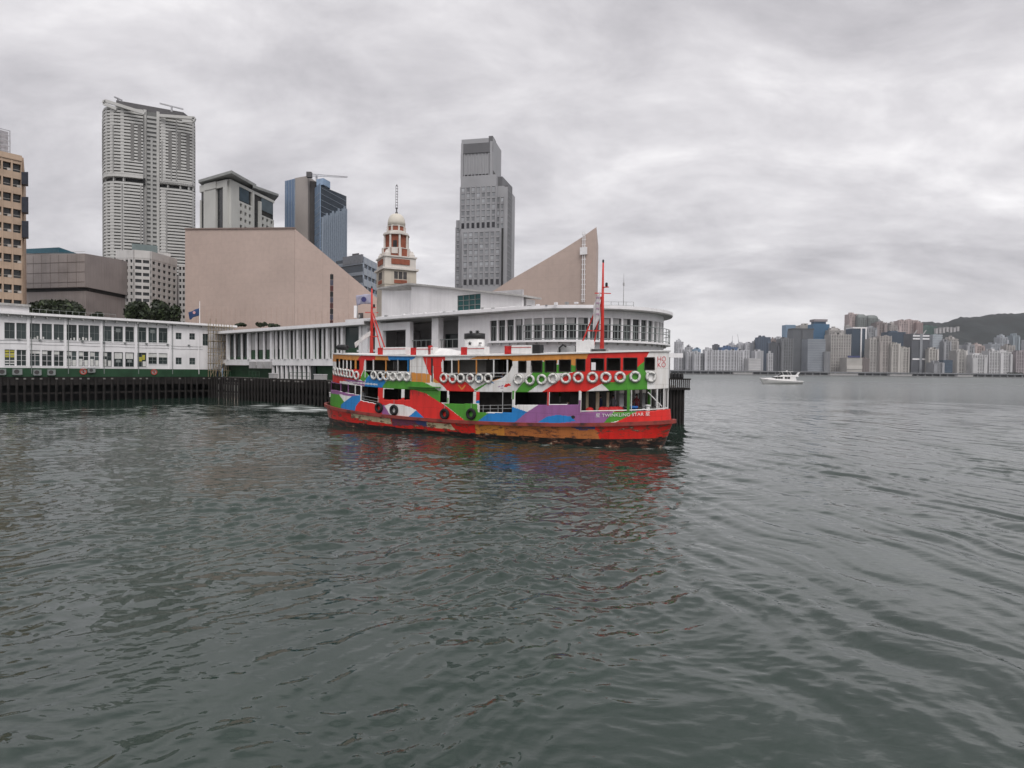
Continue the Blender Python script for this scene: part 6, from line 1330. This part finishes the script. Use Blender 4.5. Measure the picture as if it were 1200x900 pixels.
# the skyline: (left, right, top, distance behind the seawall, colour, kind, label)
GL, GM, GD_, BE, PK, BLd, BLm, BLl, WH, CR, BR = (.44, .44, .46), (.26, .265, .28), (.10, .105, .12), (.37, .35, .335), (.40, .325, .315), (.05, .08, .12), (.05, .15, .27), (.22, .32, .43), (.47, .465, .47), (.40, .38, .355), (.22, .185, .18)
sky_list = [
 (791.7, 800.4, 398.3, 380, GL, 'cap', 'slim pale tower with stepped cap, standing free at the end of the far skyline'), (795, 801.6, 409, 160, GL, 'stripe', 'short pale block below the slim capped tower'), (801, 806, 412, 150, GM, 'plain', 'narrow grey block between short pale blocks'),
 (804, 811.5, 405, 260, GL, 'cap', 'pale peaked tower next to the slim capped tower'), (805, 812.7, 412.5, 120, GL, 'stripe', 'pale block in front of the peaked tower'), (812.7, 820.5, 409, 200, BLl, 'plain', 'bluish-topped block behind the short pale blocks'), (813, 820, 412.5, 90, GL, 'stripe', 'pale ribbed block under the bluish-topped one'),
 (820, 826, 415, 110, GM, 'stripe', 'low grey block just before the long slab estate'), (825.5, 834, 409.5, 100, GL, 'stripe', 'pale grey first block of the long slab estate'),
 (835, 840.6, 410.6, 100, GL, 'stripe', 'pale ribbed slab of the long waterfront estate'), (841.4, 848.2, 410.6, 100, GL, 'stripe', 'pale ribbed slab of the long waterfront estate'), (849, 855.4, 410.6, 100, GL, 'stripe', 'pale ribbed slab of the long waterfront estate'), (856, 863.4, 410.6, 100, GL, 'stripe', 'pale ribbed slab of the long waterfront estate'), (864, 871, 410.6, 100, GL, 'stripe', 'pale ribbed slab of the long waterfront estate'), (871.6, 877, 410.6, 100, GL, 'stripe', 'pale ribbed slab of the long waterfront estate'),
 (836, 842.5, 404, 420, GD_, 'plain', 'small dark block showing above the slab estate'), (845, 864, 406.8, 380, (.08, .14, .26), 'plain', 'wide blue-roofed block behind the slab estate'), (854, 863.5, 402, 520, GL, 'cap', 'pale block above the blue-roofed one'), (865, 872, 402.5, 480, GL, 'stripe', 'pale tower behind the end of the slab estate'), (873, 881, 402, 460, GL, 'stripe', 'pale ribbed tower beside the dark glass cluster'),
 (877, 891, 420, 60, WH, 'floor', 'low white building with banded floors on the waterfront'), (884, 894, 411, 140, GL, 'plain', 'plain pale block behind the low banded building'), (881.5, 889.7, 399.5, 300, GM, 'cap', 'grey capped tower next to the dark blue block'), (889, 902, 395, 260, (.09, .12, .17), 'plain', 'broad dark slate-blue tower'), (902.5, 909.5, 396.6, 320, BR, 'cap', 'brownish tower behind the dark block'), (903.7, 913, 402, 140, GD_, 'plain', 'dark charcoal block before the brownish tower'), (909, 915.6, 395.4, 420, GL, 'stripe', 'pale tower behind the dark charcoal block'),
 (900, 905, 414, 60, GL, 'stripe', 'short pale block at the foot of the dark charcoal block'), (914.7, 928.5, 397, 130, (.16, .165, .175), 'stripe', 'dark grey pair of blocks below the light blue tower'), (920, 931, 380.7, 420, BLl, 'rib', 'light blue glass tower with rounded top'), (928, 952, 386.7, 260, (.14, .15, .165), 'tbar', 'grey tower with a dark bar across its top'), (937, 955, 381, 460, CR, 'plain', 'cream tower behind the grey bar-topped one'),
 (952, 970.7, 376.7, 330, BLm, 'crown', 'bright blue glass tower with raised crown'), (946, 966.7, 397.3, 90, (.24, .26, .29), 'floor', 'grey-blue block with pale floor bands below the bright blue tower'), (966, 972, 412, 80, GM, 'plain', 'narrow grey block beside the floor-banded block'),
 (970.7, 987.5, 384, 300, BE, 'cap', 'beige stepped tower beside the bright blue tower'), (973, 996, 392, 120, BE, 'stripe', 'wide beige and grey striped housing block'), (994, 1004.7, 368, 520, PK, 'stripe', 'tall pinkish tower, tallest of the far skyline'), (990.5, 995.5, 381.5, 500, BE, 'plain', 'narrow beige tower leaning on the pinkish one'), (998, 1014.7, 385, 210, BLd, 'wbar', 'dark blue glass tower with white upright bars'), (1004, 1014, 368, 500, (.20, .22, .215), 'dome', 'grey tower with chamfered top beside the tall pinkish tower'),
 (1016, 1027.5, 369, 520, (.19, .21, .205), 'dome', 'grey tower with chamfered top next to the brown block'), (1016, 1026, 384, 300, GM, 'stripe', 'grey block at the foot of the chamfered tower'), (1026, 1031, 375.5, 540, GM, 'plain', 'slim grey tower squeezed against the brown block'), (1026, 1037.4, 378, 440, BR, 'stripe', 'brown tower beside the chamfered grey tower'), (992, 1010, 419, 50, CR, 'sign', 'low cream building with blue roof sign on the waterfront'), (1010, 1018.6, 420, 60, BR, 'plain', 'low brown building beside the blue roof sign'),
 (1014, 1019, 408, 200, WH, 'plain', 'thin white block behind the low brown building'), (1018.7, 1029.5, 397, 130, BE, 'stripe', 'beige housing tower with peaked roof'), (1030, 1043.4, 394, 120, (.34, .31, .295), 'stripe', 'taupe housing tower beside the peaked beige one'), (1043, 1054, 402.7, 110, CR, 'stripe', 'cream housing tower before the wide dark blue block'), (1054, 1064.5, 407.5, 110, CR, 'stripe', 'shorter cream housing tower beside the white-barred tower'),
 (1036.5, 1042, 385, 600, GD_, 'plain', 'small dark tower against the hill'), (1041, 1050.7, 378, 520, (.33, .30, .29), 'cap', 'taupe tower on the slope next to the pink cluster'), (1040, 1060, 389, 260, BLd, 'rib', 'wide dark blue block with pale top edge'), (1052, 1062.7, 375.7, 540, PK, 'stripe', 'pinkish tower on the slope, first of the pink cluster'), (1060.7, 1074, 375.3, 560, PK, 'stripe', 'wide pinkish tower in the middle of the pink cluster'), (1072.7, 1080, 378, 540, (.36, .27, .26), 'plain', 'dull pink tower at the end of the pink cluster'),
 (1058.7, 1067, 392.7, 300, CR, 'plain', 'plain cream tower behind the white-barred tower'), (1067.5, 1088.7, 391, 110, GD_, 'band', 'dark tower with white bars and diagonal spikes'), (1080, 1096, 382.5, 900, (.07, .13, .11), 'plain', 'dark green screened building on the hillside'), (1092, 1103.4, 392, 240, (.36, .39, .42), 'floor', 'pale blue-grey tower with dark side stripes'), (1088, 1098.7, 409, 90, CR, 'stripe', 'short yellowish block before the blue-grey tower'), (1093, 1105.4, 424.7, 50, GM, 'plain', 'low plain grey box on the waterfront'),
 (1104.7, 1113, 400, 220, GM, 'stripe', 'grey tower between the blue-grey and the beige towers'), (1105, 1116, 422, 60, BLd, 'floor', 'low dark banded block beside the grey box'), (1110.7, 1122, 394.7, 260, BE, 'cap', 'beige tower with a stepped top against the hill'), (1120, 1126, 404, 260, GM, 'plain', 'slim grey tower against the hill'), (1120, 1132.5, 410.7, 110, (.40, .385, .37), 'stripe', 'grey-beige ribbed block before the slim grey tower'), (1132, 1140.5, 404, 150, GM, 'stripe', 'grey tower before the hill beside the white block'), (1141, 1152.7, 403, 240, (.36, .30, .285), 'cap', 'rosy stepped tower behind the white block'),
 (1139, 1156, 416, 80, WH, 'stripe', 'bright white block with dark slots on the waterfront'), (1160, 1171, 402.7, 320, (.34, .36, .39), 'plain', 'hazy blue-grey tower against the hill'), (1170.7, 1180, 392.7, 380, (.36, .38, .41), 'cap', 'tall hazy tower against the hill'), (1158.7, 1171, 411, 100, WH, 'stripe', 'pinkish white housing block, one of a pair'), (1171, 1184.7, 410.7, 100, WH, 'cap', 'white stepped housing block, one of a pair'), (1178.7, 1188, 405, 200, BE, 'stripe', 'beige tower behind the white stepped block'), (1185, 1193.6, 393, 420, (.25, .29, .32), 'plain', 'dim blue-grey tower standing against the dark hill'), (1190.5, 1207, 412, 110, (.33, .29, .30), 'stripe', 'mauve block at the end of the far waterfront'),
 (1205, 1216, 398, 300, GL, 'stripe', 'pale tower past the mauve block'), (1216, 1230, 406, 120, BE, 'stripe', 'beige block past the pale end tower')]
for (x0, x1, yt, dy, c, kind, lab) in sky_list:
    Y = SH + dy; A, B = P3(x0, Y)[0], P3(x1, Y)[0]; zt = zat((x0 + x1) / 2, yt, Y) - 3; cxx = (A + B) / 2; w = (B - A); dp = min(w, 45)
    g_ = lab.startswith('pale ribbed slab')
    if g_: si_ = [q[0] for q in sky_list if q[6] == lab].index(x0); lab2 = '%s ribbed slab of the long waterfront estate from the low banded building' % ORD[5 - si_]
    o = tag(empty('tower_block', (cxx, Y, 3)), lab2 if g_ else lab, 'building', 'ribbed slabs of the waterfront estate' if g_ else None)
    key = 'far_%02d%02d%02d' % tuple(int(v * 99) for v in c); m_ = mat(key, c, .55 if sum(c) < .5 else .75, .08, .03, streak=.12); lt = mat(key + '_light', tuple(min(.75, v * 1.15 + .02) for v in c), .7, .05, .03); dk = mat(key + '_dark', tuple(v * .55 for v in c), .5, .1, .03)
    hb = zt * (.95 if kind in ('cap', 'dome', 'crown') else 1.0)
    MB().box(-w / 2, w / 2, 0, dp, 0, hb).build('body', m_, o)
    rr = random.Random(int(x0 * 10))
    if kind in ('stripe', 'cap', 'plain') and w > 20:
        for sg in (-1, 1):
            if rr.random() < .75: ww = w * rr.uniform(.14, .3); MB().box(sg * w / 2 - (ww if sg > 0 else -.03), sg * w / 2 + (.03 if sg > 0 else ww) , -3 - 3 * rr.random(), -.05, 0, hb * rr.uniform(.86, .99)).build('wing', lt if rr.random() < .5 else m_, o)
        for k in range(rr.randint(1, 3)): u = rr.uniform(-.4, .3) * w; MB().box(u, u + rr.uniform(3, 8), dp * .2, dp * .5, hb + .02, hb + rr.uniform(2, 7)).build('roof_plant', dk if rr.random() < .4 else lt, o)
    if kind in ('stripe', 'cap') and w > 14:
        for k in range(int(hb / 11)): z = (k + .5) * 11 + rr.uniform(-1, 1); MB().box(-w / 2, w / 2, -1.3, -.93, z, z + 1.6).build('floor_line', lt if k % 3 else m_, o)
    n = max(2, int(w / 8))
    if kind in ('stripe', 'cap', 'plain', 'dome'):
        for k in range(n): u = -w / 2 + (k + .5) * w / n; MB().box(u - w / n * .22, u + w / n * .22, -.9, -.02, 0, hb * (.985 - .03 * (k % 2))).build('window_strip', dk if kind != 'plain' else mat(key + '_mid', tuple(v * .75 for v in c), .5), o)
    if kind == 'stripe':
        for k in range(n + 1): u = -w / 2 + k * w / n; MB().box(u - w / n * .12, u + w / n * .12, -1.8, -.02, 0, hb + 1.5).build('rib', lt, o)
    if kind in ('rib', 'crown', 'wbar', 'tbar', 'plain') and zt > 40:
        for k in range(n * 2 + 1): u = -w / 2 + k * w / (2 * n); MB().box(u - .5, u + .5, -.8, -.02, 0, hb).build('mullion', mat(key + '_line', tuple(v * .8 + .02 for v in c), .5), o)
    if kind == 'floor' or zt > 90 and kind != 'plain':
        nf = max(4, int(zt / 8))
        for k in range(nf): z = hb * (k + .7) / nf; MB().box(-w / 2 - .2, w / 2 + .2, -1.2, -.05, z - 1.4, z).build('floor_band', lt if kind == 'floor' else m_, o)
    if kind == 'cap': MB().box(-w * .3, w * .22, dp * .2, dp * .8, hb + .02, zt).build('roof_house', lt, o); MB().box(-w * .1, w * .05, dp * .3, dp * .6, zt + .02, zt + 5).build('water_tank', m_, o)
    elif kind == 'dome': MB().lathe([(w * .707, hb + .02), (w * .6, hb + (zt - hb) * .6), (w * .38, zt)], 4, (0, dp / 2), True).build('bevelled_top', m_, o)
    elif kind == 'crown': MB().box(-w * .36, w * .36, dp * .2, dp * .8, hb + .02, zt).build('crown_neck', dk, o); MB().box(-w * .42, w * .42, dp * .1, dp * .9, zt + .02, zt + 9).build('crown', mat('crown_grey', (.25, .22, .23), .6), o)
    elif kind == 'tbar': MB().box(-w * .53, w * .53, -2, dp * .8, zt + .02, zt + 6).build('top_bar', dk, o); MB().box(-w * .1, -w * .02, -2.5, -.9, 0, zt).build('dark_slot', dk, o)
    elif kind == 'wbar':
        MB().box(-w * .5, w * .5, -2.4, dp, zt + .02, zt + 5).build('white_cap', M_PWT, o)
        for u in (.05, .38): MB().box(w * u, w * (u + .09), -2.4, -.9, 20, zt).build('white_bar', M_PWT, o)
    elif kind == 'band':
        for z in (.38, .86, .93): MB().box(-w * .45, w * .45, -2.2, -.5, hb * z, hb * z + 5).build('white_bar', M_PWT, o)
        MB().box(-w * .07, w * .07, -3, -.6, 0, hb).build('pale_spine', m_ if False else mat('spine_grey', (.25, .26, .28), .5), o)
        for sx in (-.4, .1): MB().bar((w * sx, 0, hb - 4), (w * (sx + .18), 0, hb + 12), 2.5, 2.5).build('spike', M_PGREY, o)
    elif kind == 'sign': MB().box(-w * .45, w * .35, -2, 0, zt + .02, zt + 6).build('roof_sign', mat('sign_blue', (.05, .06, .16), .5), o); MB().box(-w * .5, w * .5, -1.5, -.05, zt * .35, zt * .55).build('band', lt, o)
    elif kind in ('plain', 'rib', 'stripe') and random.random() < .8: MB().box(-w * .25, w * random.uniform(.05, .3), dp * .2, dp * .7, hb + .02, hb + random.uniform(3, 8)).build('roof_house', lt if random.random() < .5 else m_, o)
hr = random.Random(5); n_slab = 0
for k in range(7):
    px = 1098 + k * 4.2; p = at(px, 383.5 - k * .45 + hr.uniform(-.6, .6), 2750); o = tag(empty('hill_house', tuple(p - (0, 0, 12))), '%s small pale hillside house from the dark green screened building' % ORD[k], 'house', 'houses on the hillside')
    hh_ = hr.uniform(2, 8); MB().box(-4.5, 4.5, 0, 12, -16, hh_).build('wall', M_PGREY, o); MB().box(-5, 5, -.5, 12.5, hh_ + .02, hh_ + 1.5).build('roof', M_PGREY, o)
for ti, px in enumerate((1183, 1187.5, 1191, 1196)):
    p = P3(px, SH - 5); o = tag(empty('tree', (p[0], p[1], 3)), '%s dark round tree from the white stepped block on the far waterfront' % ORD[ti], 'tree', 'trees on the far waterfront'); r = np.random.default_rng(int(px)); V = []; Fc = []
    for k in range(260):
        d = r.normal(size=3); d /= np.linalg.norm(d); c = d * (8, 6, 6) * r.uniform(.6, 1) + (0, 0, 10); t = r.normal(size=(2, 3)) * 1.3; i = len(V); V += [c, c + t[0], c + t[1]]; Fc.append((i, i + 1, i + 2))
    MB().add(V, Fc).build('crown', M_LEAF[0], o, fix=False)['kind'] = 'stuff'; MB().tube([(0, 0, 0), (0, 0, 9)], .8, 6).build('trunk', M_BARK, o)
# two thin construction cranes over the slab estate
for px, y0, y1, t in ((865.5, 402, 392, -1.2), (858, 402, 393.5, .4)):
    a = at(px, y0, SH + 420); b = at(px + t, y1, SH + 420); o = tag(empty('construction_crane', tuple(a)), 'thin luffing crane above the slab estate, ' + ('leaning over the pale tower' if t < 0 else 'standing beside the blue-roofed block'), 'crane')
    MB().bar((0, 0, -12), (0, 0, 8), 1.4, 1.4).build('mast', M_STL, o); MB().bar((0, 0, 8), tuple(b - a), 1.2, 1.2).build('jib', M_STL, o); MB().box(-2, 2, -1, 1, 6, 9).build('cab', M_STL, o)

# ------------------------------------------------------------------ motor yacht
yp = hit(914, 449.8)[:2]; ysc = 49.5 / 720 * yp[1] / 19.0; yl = 19.0
M_GEL = mat('white_gelcoat', (.72, .71, .70), .25, .03, .3, coat=.3); M_TINT = glass('tinted_glass', (.01, .011, .013))
yt_ = tag(empty('motor_yacht', (yp[0], yp[1], 0), math.pi + .03), 'white motor yacht crossing the harbour before the far skyline', 'yacht')
def yhull():
    n = 26; V = []; Fc = []; lv = [(-.6, .45), (0, .80), (.35, .92), (.8, 1.0), (1.0, 1.0)]
    for i in range(n):
        t = i / (n - 1); x = -yl / 2 + yl * t; b = 2.4 * (1 - max(0, (t - .45) / .55) ** 2.3) + .02; sh_ = 1.35 + 1.25 * t ** 1.8; row = []
        for f, k in lv: z = f * sh_ if f > 0 else f; row.append((x - (1 - f) * 1.6 * t ** 3, b * k * (.55 + .45 * min(1, (f + .6) / 1.2)), z))
        V += [(x_, -y_, z_) for x_, y_, z_ in row] + [(x_, y_, z_) for x_, y_, z_ in row[::-1]]
    m = 2 * len(lv)
    for i in range(n - 1):
        for k in range(m): Fc.append((i * m + k, (i + 1) * m + k, (i + 1) * m + (k + 1) % m, i * m + (k + 1) % m))
    Fc += [tuple(range(m)), tuple((n - 1) * m + k for k in range(m))[::-1]]
    return MB().add(V, Fc).build('hull', M_GEL, yt_, True)
yhull(); K = 1.0; yt_.scale = (ysc, ysc, ysc * 1.05)
def slab(name, x0, x1, w, z0, z1, rk0, rk1, m_, parent=None): return MB().add([(x0, -w, z0), (x1, -w, z0), (x1, w, z0), (x0, w, z0), (x0 + rk0, -w * .88, z1), (x1 - rk1, -w * .88, z1), (x1 - rk1, w * .88, z1), (x0 + rk0, w * .88, z1)], [(3, 2, 1, 0), (4, 5, 6, 7), (0, 1, 5, 4), (1, 2, 6, 5), (2, 3, 7, 6), (3, 0, 4, 7)]).build(name, m_, parent or yt_)
sal = slab('saloon', -6.6 * K, 4.2 * K, 2.0, 1.5, 3.15, .4, 2.2, M_GEL)
for x0, x1 in ((-3.6, -2.5), (-2.2, -1.3), (-.3, .7), (.9, 1.9), (2.1, 2.9)): MB().box(x0 * K, x1 * K, -2.02, 2.02, 2.25, 2.95).build('window', M_TINT, sal)
slab('foredeck_house', 3.4 * K, 7.6 * K, 1.5, 1.9, 2.55, .2, 1.8, M_GEL); slab('flybridge', -7.6 * K, 1.6 * K, 1.9, 3.16, 3.75, .1, 1.4, M_GEL)
slab('windscreen', -.4 * K, 1.2 * K, 1.5, 3.76, 4.3, .1, .9, M_TINT); MB().box(-5.2 * K, .2 * K, -1.6, 1.6, 5.2, 5.36).build('hardtop', M_GEL, yt_)
for x in (-4.6, -1.0): MB().bar((x * K, -1.4, 3.7), ((x + .9) * K, -1.3, 5.25), .4, .15).build('hardtop_strut', M_GEL, yt_); MB().bar((x * K, 1.4, 3.7), ((x + .9) * K, 1.3, 5.25), .4, .15).build('hardtop_strut', M_GEL, yt_)
MB().bar((-7.4 * K, 0, 3.6), (-8.6 * K, 0, 5.0), 1.6, .25).build('radar_arch', M_GEL, yt_); MB().lathe([(.3, 5.37), (.34, 5.6), (.1, 5.8)], 10, (-3 * K, 0)).build('radar_dome', M_GEL, yt_)
MB().box(-9.1 * K, -6.9 * K, -2.0, 2.0, .62, 1.15).build('stern_opening', M_TINT, yt_)
for k in range(8): x = (3.0 + k * .75) * K; MB().tube([(x, -1.2 + k * .1, 2.0 + k * .08), (x, -1.2 + k * .1, 2.7 + k * .08)], .03, 4).build('bow_rail_post', M_STL, yt_)
MB().tube([(3.0 * K, -1.2, 2.7), (8.3 * K, -.5, 3.28)], .035, 4).build('bow_rail', M_STL, yt_)

# ------------------------------------------------------------------ people
M_SKIN = mat('skin', (.36, .22, .16), .6, .05); M_HAIR = mat('hair_black', (.012, .010, .010), .6)
def figure(joints, edges, radii, name):
    me = bpy.data.meshes.new(name); me.from_pydata(joints, edges, []); o = bpy.data.objects.new(name, me); COL.objects.link(o)
    o.modifiers.new('skin', 'SKIN')
    for i, v in enumerate(me.skin_vertices[0].data): v.radius = radii[i]; v.use_root = (i == 0)
    sb = o.modifiers.new('sub', 'SUBSURF'); sb.levels = 1; sb.render_levels = 1
    dg = bpy.context.evaluated_depsgraph_get(); out = bpy.data.meshes.new_from_object(o.evaluated_get(dg)); bpy.data.objects.remove(o); return out
def arm(s, el, wr): return [(.0, s * .19, 1.40), el, wr]
st_j = [(0, 0, .95), (0, 0, 1.15), (0, 0, 1.38), (0, 0, 1.50), (0.02, 0, 1.60), (0.03, 0, 1.72),
        (0, .1, .88), (.02, .11, .5), (0, .11, .09), (.13, .12, .05), (0, -.1, .88), (-.05, -.11, .5), (-.1, -.11, .09), (.03, -.12, .05),
        (0, .2, 1.40), (.03, .27, 1.13), (.14, .25, .9), (0, -.2, 1.40), (.06, -.27, 1.14), (.26, -.2, 1.02),
        (.18, .25, .82), (.33, -.17, .98)]
st_e = [(0, 1), (1, 2), (2, 3), (3, 4), (4, 5), (0, 6), (6, 7), (7, 8), (8, 9), (0, 10), (10, 11), (11, 12), (12, 13), (2, 14), (14, 15), (15, 16), (2, 17), (17, 18), (18, 19), (16, 20), (19, 21)]
st_r = [(.15, .12), (.14, .11), (.16, .11), (.06, .06), (.085, .095), (.075, .085), (.09, .09), (.065, .065), (.045, .045), (.04, .035), (.09, .09), (.065, .065), (.045, .045), (.04, .035), (.06, .06), (.045, .045), (.035, .035), (.06, .06), (.045, .045), (.035, .035), (.03, .02), (.03, .02)]
si_j = [(0, 0, .5), (-.02, 0, .72), (-.03, 0, .95), (-.02, 0, 1.07), (0, 0, 1.17), (.01, 0, 1.29),
        (.08, .1, .5), (.45, .11, .5), (.45, .11, .1), (.58, .12, .05), (.08, -.1, .5), (.45, -.11, .5), (.47, -.11, .1), (.6, -.12, .05),
        (-.02, .2, .97), (.04, .26, .72), (.26, .2, .62), (-.02, -.2, .97), (.04, -.26, .72), (.28, -.16, .62), (.34, .17, .6), (.36, -.13, .6)]
st_me = figure(st_j, st_e, st_r, 'person_standing'); si_me = figure(si_j, st_e, st_r, 'person_seated')
head_me = MB().lathe([(.02, -.13), (.07, -.12), (.088, -.06), (.095, .02), (.085, .09), (.05, .125), (.01, .13)], 12).mesh('head', M_SKIN, True)
hair_me = MB().lathe([(.098, .0), (.103, .04), (.092, .10), (.055, .14), (.01, .148)], 12).mesh('hair', M_HAIR, True)
def person(me, shirt, loc, rz, label, hz_, group=None):
    b = me.copy(); b.materials.clear(); b.materials.append(shirt); b.shade_smooth(); o = put('person', b, None, loc, rz); tag(o, label, 'person', group)
    for nm, m2 in (('head', head_me), ('hair', hair_me)): h = put(nm, m2, o, (.02, 0, hz_)); h.scale = (1.05, .85, 1.0)
    n_ = MB().lathe([(.001, -.02), (.014, -.015), (.012, .01), (.001, .025)], 6).build('nose', M_SKIN, o); n_.location = (.115, 0, hz_ - .02)
    return o
sh_cols = {'white': (.6, .58, .57), 'dark blue': (.04, .06, .13), 'pale blue': (.3, .4, .52), 'grey': (.22, .22, .23), 'maroon': (.25, .05, .06), 'pink': (.5, .28, .3)}
SHM = {k: mat('shirt_' + k.replace(' ', '_'), v, .8, .1) for k, v in sh_cols.items()}
for x, c, lab, T in ((488, 'white', 'seated passenger in white shirt by the open rail near the white lockers', A_), (445, 'grey', 'seated passenger in grey top by the open rail near the blue fascia', A_), (890, 'pink', 'seated passenger in pink top below the ferry funnel', A_), (950, 'pale blue', 'seated passenger in pale blue top at the middle open rail', A_), (1100, 'dark blue', 'seated passenger in dark top at the end of the middle open rail', A_), (300, 'white', 'seated passenger in white top behind the green-framed window', B_), (205, 'maroon', 'seated passenger in maroon top behind the white-framed window', B_), (600, 'grey', 'seated passenger in grey top behind a red-framed window', B_), (700, 'pale blue', 'seated passenger in pale blue top behind a red-framed window', B_), (810, 'white', 'seated passenger in white top behind the last red-framed window', B_)):
    a, z = OU.fit(*T(x, 290)); s, y = OU.pt(a, -1.7 if T is B_ and x > 500 else -1.0); person(si_me, SHM[c], fworld(s, y, float(z_up(s)) + .28), FRZ + random.uniform(-.3, .3), lab, 1.24, None)
a, z = OL.fit(*B_(385, 490)); s, y = OL.pt(a, -1.1); person(si_me, SHM['white'], fworld(s, y, float(z_main(s)) + .1), FRZ, 'seated passenger in white top on the main deck above the purple panel', 1.24)
a, z = OL.fit(*A_(215, 440)); s, y = OL.pt(a, -.6); person(st_me, SHM['grey'], fworld(s, y, float(z_main(s)) + .02), FRZ + 2.4, 'standing deckhand in grey at the ferry stern rail', 1.67)
for x, c, lab in ((600, 'dark blue', 'crew member in dark clothes standing inside the fore deck opening by the tan posts'), (700, 'grey', 'crew member in grey standing behind the lifejacket bundles'), (900, 'maroon', 'person in maroon standing on the fore deck past the green post')):
    a, z = OL.fit(*B_(x, 480)); s, y = OL.pt(a, -2.0); person(st_me, SHM[c], fworld(s, y, float(z_main(s)) + .02), FRZ + random.uniform(-2.5, -1), lab, 1.67)
wp = lambda px: PB + in2 * -1.2 + e2 * w2(px, 435)[0]
for px, c, lab in ((254, 'dark blue', 'worker in dark clothes standing under the bamboo scaffold'), (260, 'pale blue', 'worker in pale blue shirt standing beside the bamboo scaffold')):
    w = wp(px + 8); person(st_me, SHM[c], (w[0], w[1], ZD + .02), random.uniform(3, 5), lab, 1.67)
# green guard rails and low cabinets along the pier edge beside the finned wing
for x0, x1, lab in ((268, 278, 'green guard rail on the pier edge by the scaffold'), (300, 312, 'green guard rail on the pier edge under the condenser cages'), (348, 371, 'green guard rail on the pier edge below the short white fins')):
    p = PB + e2 * w2(x0, 436)[0] - in2 * 1.3; Lr = w2(x1, 436)[0] - w2(x0, 436)[0]; o = tag(empty('guard_rail', (p[0], p[1], ZD), rz2), lab, 'railing', 'green rails on the pier edge')
    for k in range(4): MB().tube([(Lr * k / 3, 0, 0), (Lr * k / 3, 0, 1.15)], .04, 5).build('post', M_PG, o)
    for z in (.55, 1.12): MB().tube([(0, 0, z), (Lr, 0, z)], .035, 5).build('rail', M_PG, o)
for x0, x1, lab in ((326, 332, 'pale equipment box on the pier edge by the short fins'), (379, 390, 'pale equipment box on the pier edge next to the ferry stern')):
    p = PB + e2 * w2(x0, 438)[0] - in2 * 1.4; Lr = w2(x1, 438)[0] - w2(x0, 438)[0]; o = tag(empty('equipment_box', (p[0], p[1], ZD), rz2), lab, 'box'); MB().box(0, Lr, -.3, .4, .1, .85).build('cabinet', M_PGREY, o); MB().box(-.05, Lr + .05, -.36, .46, .85, .93).build('lid', M_PWT, o); MB().box(.1, Lr - .1, -.2, .3, 0, .1).build('plinth', M_BLACK, o)

# ------------------------------------------------------------------ haze over the harbour
hm = bpy.data.materials.new('haze'); hm.use_nodes = True; t = hm.node_tree; t.nodes.clear()
vol = N(t, 'ShaderNodeVolumePrincipled'); vol.inputs['Color'].default_value = (.80, .83, .87, 1); vol.inputs['Density'].default_value = 0.00005; vol.inputs['Anisotropy'].default_value = 0.2
mo = N(t, 'ShaderNodeOutputMaterial'); t.links.new(vol.outputs[0], mo.inputs['Volume'])
hzb = MB().box(-6000, 6000, -3000, 5200, -6, 480).build('haze', hm); tag(hzb, 'thin grey harbour haze', None, None, 'stuff')
